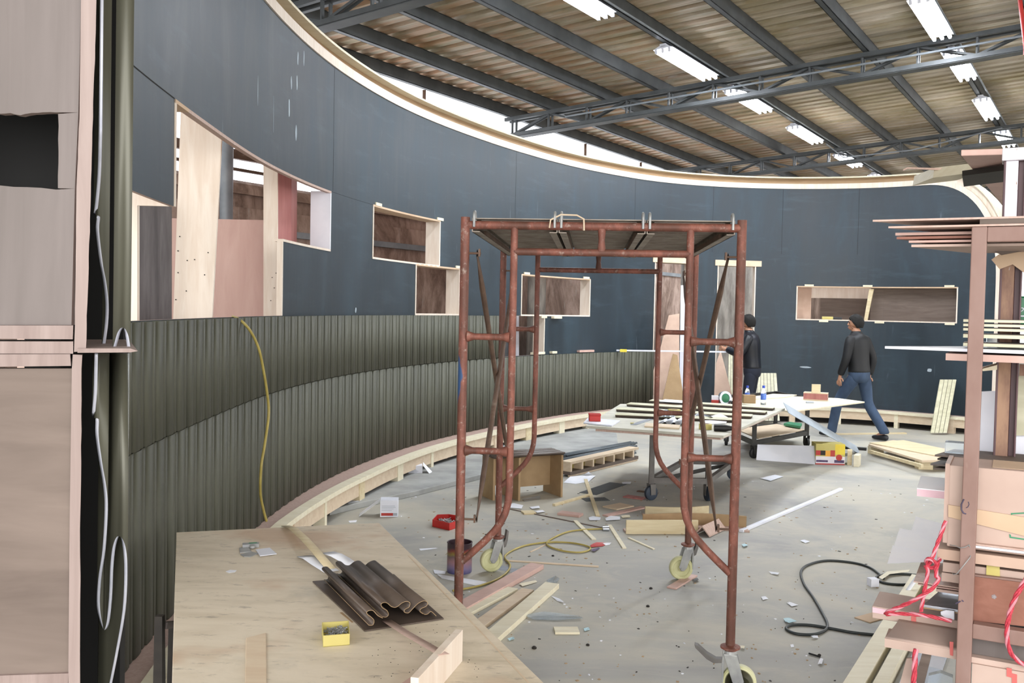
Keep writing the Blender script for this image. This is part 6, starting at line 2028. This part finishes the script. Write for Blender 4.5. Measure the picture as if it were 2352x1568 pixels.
path3(fl([(1040, 1356), (1100, 1345), (1150, 1325), (1172, 1300), (1160, 1276), (1200, 1254), (1258, 1245), (1310, 1246), (1350, 1254), (1354, 1262), (1330, 1268), (1290, 1264), (1258, 1252), (1262, 1240), (1300, 1222), (1340, 1216), (1386, 1214)]), .0065, 'hose', 'hose_line', None, None, par=t)
m = MB(); m.tube([P(1384, 1214, .015), P(1398, 1214, .015)], [.02, .024], 12); m.build('coupling', MAT['alu'], t, smooth=True)
pth = [WP(sx(530, 760), 1.612, -.02), WP(sx(545, 735), 1.625, .05), WP(sx(570, 760), 1.56, .085), WP(sx(590, 800), 1.42, .09), WP(sx(603, 850), 1.25, .09), WP(sx(612, 900), 1.12, .085), WP(sx(616, 960), 1.0, .085), WP(sx(606, 1030), .78, .085), WP(sx(598, 1080), .62, .085), WP(sx(600, 1140), .46, .09), WP(sx(611, 1195), .262, .12)]
path3([D(535, 727, 5.7)] + [D(x, y, d_) for x, y, d_ in ((552, 735, 5.6), (575, 760, 5.62), (594, 800, 5.7), (605, 850, 5.78), (613, 900, 5.85), (617, 950, 5.88), (608, 1020, 5.8), (600, 1070, 5.75), (598, 1130, 5.78), (605, 1170, 5.85), (612, 1196, 5.9))], .0085, 'hose', 'yellow_cable', 'yellow cable hanging over the top of the fluted cladding', 'cable')
t = path3(fl([(2120, 1322), (2080, 1318), (2040, 1318), (2012, 1326), (2030, 1338), (2075, 1342), (2110, 1336)], .008) , .008, 'cable', 'black_cable', 'black cable loop lying beside the white block near the rack', 'cable')
path3(fl([(2030, 1328), (2000, 1304), (1960, 1292), (1900, 1287), (1858, 1296), (1840, 1312), (1846, 1340), (1868, 1372), (1890, 1410), (1900, 1432), (1896, 1446), (1870, 1456), (1830, 1455), (1806, 1444), (1818, 1435), (1860, 1435), (1910, 1443), (1960, 1452), (2036, 1460), (2080, 1464)], .008), .008, 'cable', 'black_cable', 'long black cable snaking over the floor with a big loop near the rack', 'cable')
boxat(2010, 1348, 0, .055, .05, .05, .2, 'white', 'white_block', 'small white plastic block beside the black cable loop', 'block')
on([(2018, 1325), (2038, 1312), (2090, 1308), (2086, 1313), (2044, 1318), (2026, 1330)], .018, .001, 'pine_pale', 'paper_strip', 'pale curled strip lying over the black cable loop', 'strip')
# pallet
pl = thing('pallet', 'low wooden pallet with a plywood sheet on top, right of the man walking', 'pallet', P(2080, 1060))
zp = .13
top = [P(1995, 1020, zp), P(2052, 1010, zp), P(2185, 1032, zp), P(2185, 1056, zp), P(2118, 1057, zp)]
m = MB(); m.prism([p - Z * .022 for p in top], Z * .022); m.build('deck_sheet', MAT['ply'], pl)
m = MB(); m.prism([P(1997, 1018, zp + .001), P(2075, 1012, zp + .001), P(2160, 1030, zp + .001), P(2160, 1050, zp + .001)], Z * .01); m.build('loose_sheet', MAT['pine'], pl)
for (x, y) in ((2002, 1043), (2112, 1078), (2172, 1078), (2050, 1030), (2172, 1050)):
    p = P(x, y)
    m = MB(); m.box(p.x - .01, p.x + .15, p.y, p.y + .11, 0, .09); m.build('block', MAT['pine'], pl, bevel=.003)
a, b_ = P(1997, 1036, .1), P(2118, 1070, .1)
m = MB(); m.bar(a, b_, .03, .035); m.build('edge_board', MAT['pine'], pl)
# boards near the far plinth
stick(1920, 998, 2080, 996, .06, .02, 'pine', 'wood_strip', 'yellowish strip on the floor behind the legs of the walking man')
stick(1940, 1030, 1990, 1034, .08, .03, 'blackr', 'dark_tool', 'dark tool lying at the foot of the leaning flat bar', 'tool')
boxat(2150, 985, 0, .25, .05, .12, 0, 'cherry', 'red_brown_board', 'red-brown board under the far plinth left of the leaning profiles', 'board')
# long beams at the bottom right
def beam3(x0, y0, x1, y1, w_, th, mt, name, lb, cat='beam', z=0):
    return stick(x0, y0, x1, y1, w_, th, mt, name, lb, cat, None, z, grow0=.6)
beam3(1975, 1568, 2110, 1338, .085, .05, 'pine_pale', 'pine_batten', 'left one of two long pale beams on the floor along the rack foot')
beam3(2034, 1568, 2148, 1345, .06, .05, 'pine_pale', 'pine_batten', 'right one of two long pale beams on the floor along the rack foot')
beam3(2112, 1568, 2186, 1380, .15, .02, 'printgrey', 'grey_sheet', 'long grey panel lying beside the pale beams under the rack', 'panel')
path3([P(2074, 1372, .01), P(2096, 1340, .08), P(2124, 1302, .16), P(2140, 1285, .2)], .012, 'paper', 'film_tube', 'translucent plastic strip rising behind the knotted rope', 'strip')
stick(1980, 1425, 2020, 1414, .1, .006, 'cardboard_tan', 'cardboard_scrap', 'torn cardboard scrap on the floor left of the flat carton', 'scrap')
# papers and small scraps on the open floor
SCR = [
 ([(1204, 1412), (1250, 1404), (1330, 1414), (1340, 1419), (1280, 1424), (1225, 1422)], 'clear', 'plastic_film', 'long crumpled clear film on the floor right of the battens', 'film'),
 ([(1266, 1368), (1286, 1375), (1296, 1383), (1280, 1380)], 'paper', 'paper_scrap', 'white scrap just right of the nearest long batten', 'scrap'),
 ([(1236, 1380), (1250, 1376), (1251, 1380), (1238, 1385)], 'paper', 'paper_scrap', 'small white scrap touching the nearest long batten', 'scrap'),
 ([(1355, 1252), (1370, 1245), (1398, 1247), (1384, 1254), (1358, 1256)], 'red', 'red_wrapper', 'red and white torn wrapper right of the yellow hose loop', 'wrapper'),
 ([(1384, 1247), (1404, 1246), (1400, 1251), (1390, 1252)], 'paper', 'wrapper_end', 'white end piece beside the red wrapper', 'wrapper'),
 ([(1356, 1262), (1374, 1257), (1378, 1259), (1364, 1266)], 'p_dark', 'dark_wrapper', 'dark printed wrapper below the red one', 'wrapper'),
 ([(1352, 1188), (1362, 1185), (1380, 1188), (1378, 1194), (1354, 1194)], 'paper', 'paper_scrap', 'white scrap at the foot of the upright-pointing strip', 'scrap'),
 ([(1390, 1190), (1402, 1184), (1424, 1186), (1424, 1193), (1392, 1195)], 'paper', 'paper_scrap', 'crumpled white paper right of the upright-pointing strip', 'scrap'),
 ([(1426, 1184), (1446, 1182), (1448, 1188), (1430, 1189)], 'pine_pale', 'wood_chip', 'pale thin chip left of the front plywood channel', 'chip'),
 ([(1428, 1107), (1450, 1106), (1448, 1111), (1430, 1111)], 'paper', 'paper_scrap', 'white scrap on the floor left of the front table wheel', 'scrap'),
 ([(1160, 1160), (1180, 1155), (1202, 1160), (1198, 1168), (1165, 1165)], 'paper', 'paper_scrap', 'white paper on the floor before the fibreboard stool', 'scrap'),
 ([(1216, 1164), (1238, 1161), (1240, 1166), (1222, 1168)], 'paper', 'paper_scrap', 'white scrap right of the stool\'s left panel', 'scrap'),
 ([(1228, 1174), (1246, 1171), (1252, 1175), (1234, 1177)], 'paper', 'paper_scrap', 'white scrap beside the small yellowish block', 'scrap'),
 ([(1748, 1370), (1758, 1369), (1765, 1375), (1752, 1377)], 'paper', 'paper_scrap', 'white scrap on the open floor behind the near right post', 'scrap'),
 ([(1807, 1384), (1815, 1382), (1834, 1389), (1818, 1392)], 'paper', 'paper_scrap', 'torn white paper left of the long black cable', 'scrap'),
 ([(1799, 1420), (1812, 1418), (1830, 1426), (1812, 1430), (1804, 1427)], 'p_blue', 'blue_wrapper', 'pale blue wrapper above the big loop of the black cable', 'wrapper'),
 ([(1862, 1460), (1878, 1459), (1880, 1465), (1868, 1464)], 'paper', 'paper_scrap', 'white scrap inside the big loop of the black cable', 'scrap'),
 ([(1878, 1525), (1884, 1511), (1891, 1513), (1888, 1524)], 'paper', 'paper_scrap', 'white scrap low down left of the pale beams', 'scrap'),
 ([(1815, 1480), (1822, 1479), (1824, 1485), (1817, 1486)], 'paper', 'paper_scrap', 'tiny white scrap below the big loop of the black cable', 'scrap'),
 ([(1700, 1482), (1711, 1483), (1709, 1489), (1702, 1488)], 'pine_pale', 'wood_chip', 'pale chip right of the near right scaffold caster', 'chip'),
 ([(1838, 1241), (1848, 1239), (1860, 1243), (1850, 1247)], 'paper', 'paper_scrap', 'white scrap in the middle of the empty right floor', 'scrap'),
 ([(1703, 1250), (1712, 1248), (1718, 1252), (1708, 1255)], 'p_blue', 'blue_scrap', 'greenish blue scrap right of the near right scaffold post', 'scrap'),
 ([(1766, 1312), (1790, 1315), (1786, 1319), (1772, 1318)], 'paper', 'paper_scrap', 'pale rolled scrap between the scaffold and the black cable', 'scrap'),
 ([(1340, 1443), (1352, 1440), (1355, 1446), (1343, 1449)], 'p_blue', 'glass_chip', 'bluish clear chip beside the small rectangular offcut', 'chip'),
 ([(1165, 1466), (1180, 1462), (1182, 1467), (1170, 1471)], 'p_blue', 'glass_chip', 'bluish chip at the bench edge by the battens', 'chip'),
 ([(1590, 1330), (1602, 1327), (1605, 1331), (1594, 1334)], 'steel', 'metal_scrap', 'dark grey scrap behind the reddish strip by the wheel', 'scrap'),
 ([(1745, 1098), (1780, 1090), (1800, 1094), (1770, 1104)], 'paper', 'paper_scrap', 'pale translucent sheet on the floor right of the table carts', 'scrap'),
 ([(2110, 1248 - 120), (2122, 1126), (2120, 1131), (2112, 1132)], 'paper', 'paper_scrap', 'small white scrap on the floor left of the foam board', 'scrap'),
 ([(1192, 1340), (1230, 1332), (1234, 1336), (1200, 1346)], 'pine_pale', 'wood_chip', 'pale chip lying between the long battens', 'chip'),
 ([(1255, 1332), (1276, 1322), (1285, 1328), (1276, 1342), (1262, 1340)], 'clear', 'plastic_film', 'clear film scrap at the tips of the long battens', 'film'),
]
MAT['p_blue'] = M('pale_blue_print', 'B8D4DC', '9CC0CC', ns=20)
for px, mt, nm, lb, cat in SCR:
    paper(px, [random.uniform(0, .012) for _ in px], mt, nm, lb, cat)
for (x, y, r, lb) in ((1227, 1489, .012, 'dark lump on the near floor below the rectangular offcut'), (1495, 1352, .01, 'dark lump on the floor left of the reddish strip'), (1488, 1393, .01, 'dark lump on the floor in the middle, nearer to us'), (1350, 1482, .009, 'dark lump right of the near floor offcut'), (1882, 1505, .008, 'dark bolt beside the white scrap low on the right'), (1270, 1277, .009, 'dark pebble under the yellow hose loop')):
    m = MB(); m.lathe(P(x, y), [(r, 0), (r * 1.1, r * .5), (r * .6, r), (.001, r * 1.1)], 9)
    tag(m.build('dark_lump', MAT['blackwood'], smooth=True), lb, 'lump')
m = MB(); m.tube([P(1858, 1500, .006), P(1884, 1508, .006)], .005, 6); tag(m.build('dark_bolt', MAT['blackr']), 'dark rod lying low on the right floor', 'rod')
# crumbs everywhere
rnd = random.Random(21)
m = MB()
for i in range(520):
    x, y = rnd.uniform(760, 2150), rnd.uniform(1100, 1568)
    p = P(x, y)
    if (x < 1260 and y > 1200 + max(0, (x - 870)) * .95) or p.y > 11: continue
    s_ = rnd.uniform(.002, .007) * (1.5 if y < 1300 else 1)
    a = rnd.uniform(0, 6.28)
    e, f = V(math.cos(a), math.sin(a), 0) * s_, V(-math.sin(a), math.cos(a), 0) * s_ * rnd.uniform(.3, 1)
    m.hexa([p - e - f, p + e - f, p + e + f, p - e + f, p - e - f + Z * .002, p + e - f + Z * .003, p + e + f + Z * .002, p - e + f + Z * .003], rnd.choice((0, 1, 1, 1, 2)))
tag(m.build('floor_crumbs', [MAT['paper'], MAT['mdf'], MAT['blackwood']]), 'sawdust, chips and paper crumbs strewn over the concrete floor', 'crumbs', kind='stuff')
# ================================================================ PEOPLE
def skin(name, nodes, edges, mt, par, root=0, sub=2, smooth=True):
    me = bpy.data.meshes.new(name)
    me.from_pydata([n_[0] for n_ in nodes], edges, [])
    o = bpy.data.objects.new(name, me)
    COL.objects.link(o)
    o.parent = par
    md = o.modifiers.new('skin', 'SKIN')
    md.use_smooth_shade = True
    md.branch_smoothing = .6
    for v_, n_ in zip(me.skin_vertices[0].data, nodes):
        r = n_[1]
        v_.radius = r if isinstance(r, tuple) else (r, r)
        v_.use_root = False
    me.skin_vertices[0].data[root].use_root = True
    s_ = o.modifiers.new('sub', 'SUBSURF')
    s_.levels = s_.render_levels = sub
    me.materials.append(MAT[mt])
    # apply, so that the mesh in the file is the finished skin
    dg = bpy.context.evaluated_depsgraph_get()
    me2 = bpy.data.meshes.new_from_object(o.evaluated_get(dg))
    o.modifiers.clear()
    o.data = me2
    if not me2.materials: me2.materials.append(MAT[mt])
    me2.polygons.foreach_set('use_smooth', [True] * len(me2.polygons))
    return o
class G:
    def __init__(s): s.n, s.e = [], []
    def chain(s, pts, start=None):
        prev = start
        for p, r in pts:
            s.n.append((tuple(p), r))
            i = len(s.n) - 1
            if prev is not None: s.e.append((prev, i))
            prev = i
        return prev
def rotz(v_, a):
    return V(v_[0] * math.cos(a) - v_[1] * math.sin(a), v_[0] * math.sin(a) + v_[1] * math.cos(a), v_[2])
def person(lb, loc, rz, J, head_turn, jk, tr, hand_dir):
    """J: joints in the body's own frame (x right, y forward)"""
    t = thing('person', lb, 'person', loc, rz, local=True)
    nk = V(*J['neck']); hd = V(*J['head'])
    def H(x, y, z): return hd + rotz((x, y, z), head_turn)
    g = G()
    pel = g.chain([(J['pelvis'], (.13, .10))])
    top = g.chain([(J['waist'], (.12, .09)), (J['chest'], (.145, .10)), (J['upper'], (.10, .075)), (nk, .066)], pel)
    sk = g.chain([(H(0, .0, -.06), .068), (H(0, -.008, .015), (.094, .108)), (H(0, -.012, .075), .075)], top)
    skull = len(g.n) - 2
    g.chain([(H(0, .045, -.055), .056), (H(0, .068, -.088), .036)], skull)          # jaw and chin
    g.chain([(H(0, .082, -.005), .018), (H(0, .097, -.02), .013)], skull)          # nose
    for s in (-1, 1):
        g.chain([(H(s * .072, -.01, -.005), .016), (H(s * .08, -.02, .005), .010)], skull)   # ears
    for s, k in ((-1, 'L'), (1, 'R')):
        sh, el, wr_ = V(*J['sh' + k]), V(*J['el' + k]), V(*J['wr' + k])
        up_ = len(g.n)
        e = g.chain([(sh, .056), (sh.lerp(el, .5), .044), (el, .036), (el.lerp(wr_, .5), .034), (wr_, .024)], 2)
        f = V(*hand_dir[k][0]).normalized(); sd = V(*hand_dir[k][1]).normalized(); up2 = f.cross(sd)
        pm = g.chain([(wr_ + f * .045, (.034, .02))], e)
        for q, (off, L) in enumerate(((-.03, .062), (-.01, .074), (.011, .07), (.03, .056))):
            b0 = wr_ + f * .085 + sd * off
            g.chain([(b0, .0095), (b0 + f * L * .5 + up2 * .006, .0085), (b0 + f * L * .85 + up2 * .024, .0075)], pm)
        g.chain([(wr_ + f * .035 - sd * .04, .012), (wr_ + f * .075 - sd * .055 + up2 * .01, .0095)], pm)
    for s, k in ((-1, 'L'), (1, 'R')):
        hp, kn, an = V(*J['hp' + k]), V(*J['kn' + k]), V(*J['an' + k])
        tf = V(*J['toe' + k]) - an
        g.chain([(hp, .085), (hp.lerp(kn, .5), .072), (kn, .052), (kn.lerp(an, .35), .052), (an, .034), (an + tf * .55, .034), (an + tf, .026)], pel)
    skin('body', g.n, g.e, 'skin', t, 0)
    # clothes: lofted trunk with sleeves, trouser seat with legs
    def loft(m, rings, n=24):
        rows = []
        for c_, rx, ry in rings:
            c_ = V(*c_)
            rows.append([c_ + V(rx * math.copysign(abs(math.cos(a)) ** .8, math.cos(a)), ry * math.copysign(abs(math.sin(a)) ** .9, math.sin(a)), 0) for a in [2 * PI * j / n for j in range(n)]])
        rows = [r + [r[0]] for r in rows]
        m.grid(rows)
        for r in (rows[0], rows[-1]): m.add(r[:-1], [list(range(n))])
    pv = V(*J['pelvis']); ws = V(*J['waist']); cs = V(*J['chest']); us = V(*J['upper'])
    m = MB()
    loft(m, [(pv + V(0, 0, -.02), .172, .125), (pv + V(0, 0, .02), .176, .13), (pv + V(0, 0, .05), .168, .122), (ws + V(0, 0, 0), .176, .128), (cs + V(0, 0, -.06), .192, .138), (cs + V(0, 0, .04), .205, .138), (us + V(0, 0, -.02), .205, .122), (us + V(0, 0, .025), .165, .10), (us.lerp(nk, .75), .10, .082), (nk + V(0, .004, .0), .068, .07), (nk + V(0, .01, .035), .066, .068)])
    for k in 'LR':
        sh, el, wr_ = V(*J['sh' + k]), V(*J['el' + k]), V(*J['wr' + k])
        inn = sh.lerp(us, .35) + V(0, 0, .0)
        pts = [inn, sh + Z * .0, sh.lerp(el, .25), sh.lerp(el, .6), el, el.lerp(wr_, .4), el.lerp(wr_, .8), el.lerp(wr_, .97)]
        m.tube(pts, [.06, .074, .072, .064, .058, .054, .048, .046], 16)
    o = m.build('jacket', MAT[jk], t, smooth=True)
    md = o.modifiers.new('sub', 'SUBSURF'); md.levels = md.render_levels = 1
    m = MB()
    loft(m, [(pv + V(0, 0, .09), .155, .115), (pv + V(0, 0, .02), .168, .122), (pv + V(0, -.005, -.05), .175, .128), (pv + V(0, -.005, -.11), .168, .118), (pv + V(0, 0, -.15), .13, .085)])
    for s, k in ((-1, 'L'), (1, 'R')):
        hp, kn, an = V(*J['hp' + k]), V(*J['kn' + k]), V(*J['an' + k])
        m.tube([hp + V(-s * .01, 0, .02), hp + V(0, 0, -.06), hp.lerp(kn, .4), hp.lerp(kn, .8), kn, kn.lerp(an, .3), kn.lerp(an, .7), an + Z * .0, an - Z * .03], [.078, .092, .088, .074, .068, .069, .064, .066, .068], 18)
    o = m.build('trousers', MAT[tr], t, smooth=True)
    md = o.modifiers.new('sub', 'SUBSURF'); md.levels = md.render_levels = 1
    for k in 'LR':
        an, to = V(*J['an' + k]), V(*J['toe' + k])
        d = (to - an); d.z = 0
        d.normalize()
        b0 = V(an.x, an.y, max(.0, to.z - .035))
        g = G()
        g.chain([(b0 - d * .055 + Z * .04, (.044, .042)), (b0 + d * .04 + Z * .045, (.046, .046)), (b0 + d * .13 + Z * .034, (.046, .034)), (b0 + d * .19 + Z * .03, (.036, .026))])
        skin('shoe', g.n, g.e, 'shoe', t, 0)
    # hair: cap over the skull, open at the face
    m = MB()
    nr, ns = 18, 28
    rows = []
    rnd = random.Random(len(lb))
    for i in range(nr + 1):
        th = PI * .70 * i / nr
        row = []
        for j in range(ns):
            ph = 2 * PI * j / ns
            fr = max(0, math.cos(ph))           # +1 at the forehead
            tl = th * (1 - .56 * fr ** .9)
            r = 1 + rnd.uniform(-.03, .06)
            row.append(H(math.sin(ph) * math.sin(tl) * .088 * r, math.cos(ph) * math.sin(tl) * .104 * r - .012, math.cos(tl) * .112 * r + .014))
        row.append(row[0])
        rows.append(row)
    m.grid(rows)
    m.build('hair', MAT['hair'], t, smooth=True, solid=.008)
    # eyes and brows
    for s in (-1, 1):
        m = MB(); c_ = H(s * .030, .079, .012)
        m.lathe(c_, [(.001, -.008), (.008, -.004), (.010, 0), (.008, .005), (.001, .007)], 10, rotz((0, 1, 0), head_turn)); m.build('eye', MAT['hair'], t, smooth=True)
        m = MB(); m.tube([H(s * .014, .086, .030), H(s * .03, .084, .036), H(s * .048, .074, .030)], .004, 6); m.build('eyebrow', MAT['hair'], t, smooth=True)
    m = MB(); m.tube([H(-.02, .082, -.055), H(0, .09, -.054), H(.02, .082, -.055)], .005, 6); m.build('lips', MAT['ply_red'], t, smooth=True)
    return t
pA = P(1976, 1006); pA.z = 0
JA = dict(pelvis=(0, 0, .92), waist=(0, .02, 1.06), chest=(0, .04, 1.25), upper=(0, .035, 1.39), neck=(0, .05, 1.46), head=(0, .085, 1.585),
          shL=(-.175, .04, 1.375), elL=(-.235, .06, 1.10), wrL=(-.215, .16, .87), shR=(.175, .03, 1.375), elR=(.245, -.07, 1.11), wrR=(.235, -.02, .87),
          hpL=(-.095, .02, .88), knL=(-.12, .24, .49), anL=(-.13, .31, .09), toeL=(-.14, .46, .045), hpR=(.095, -.02, .88), knR=(.12, -.08, .48), anR=(.13, -.33, .12), toeR=(.14, -.20, .04))
person('person in a black jacket and blue jeans, walking away with the head turned left', V(4.78, 12.93, 0), math.radians(40), JA, math.radians(38), 'jacket', 'jeans',
       dict(L=((.0, .12, -1), (0, 1, .1)), R=((0, .1, -1), (0, 1, .1))))
JB = dict(pelvis=(0, 0, .90), waist=(0, .015, 1.05), chest=(0, .03, 1.23), upper=(0, .03, 1.36), neck=(0, .05, 1.43), head=(0, .085, 1.555),
          shL=(-.175, .03, 1.345), elL=(-.24, .13, 1.09), wrL=(-.10, .36, 1.17), shR=(.175, .03, 1.345), elR=(.23, .12, 1.09), wrR=(.06, .36, 1.17),
          hpL=(-.09, 0, .87), knL=(-.11, .04, .48), anL=(-.12, .0, .09), toeL=(-.15, .15, .04), hpR=(.09, 0, .87), knR=(.12, .03, .48), anR=(.13, -.02, .09), toeR=(.16, .13, .04))
person('person in a dark leather jacket holding the white batten by the right tall opening', V(3.51, 13.72, 0), math.radians(66), JB, math.radians(8), 'jacket2', 'trousers',
       dict(L=((.35, .9, .1), (.0, -.1, 1)), R=((-.35, .9, .1), (0, .1, -1))))

for o in bpy.data.objects:
    if '_local' in o: del o['_local']
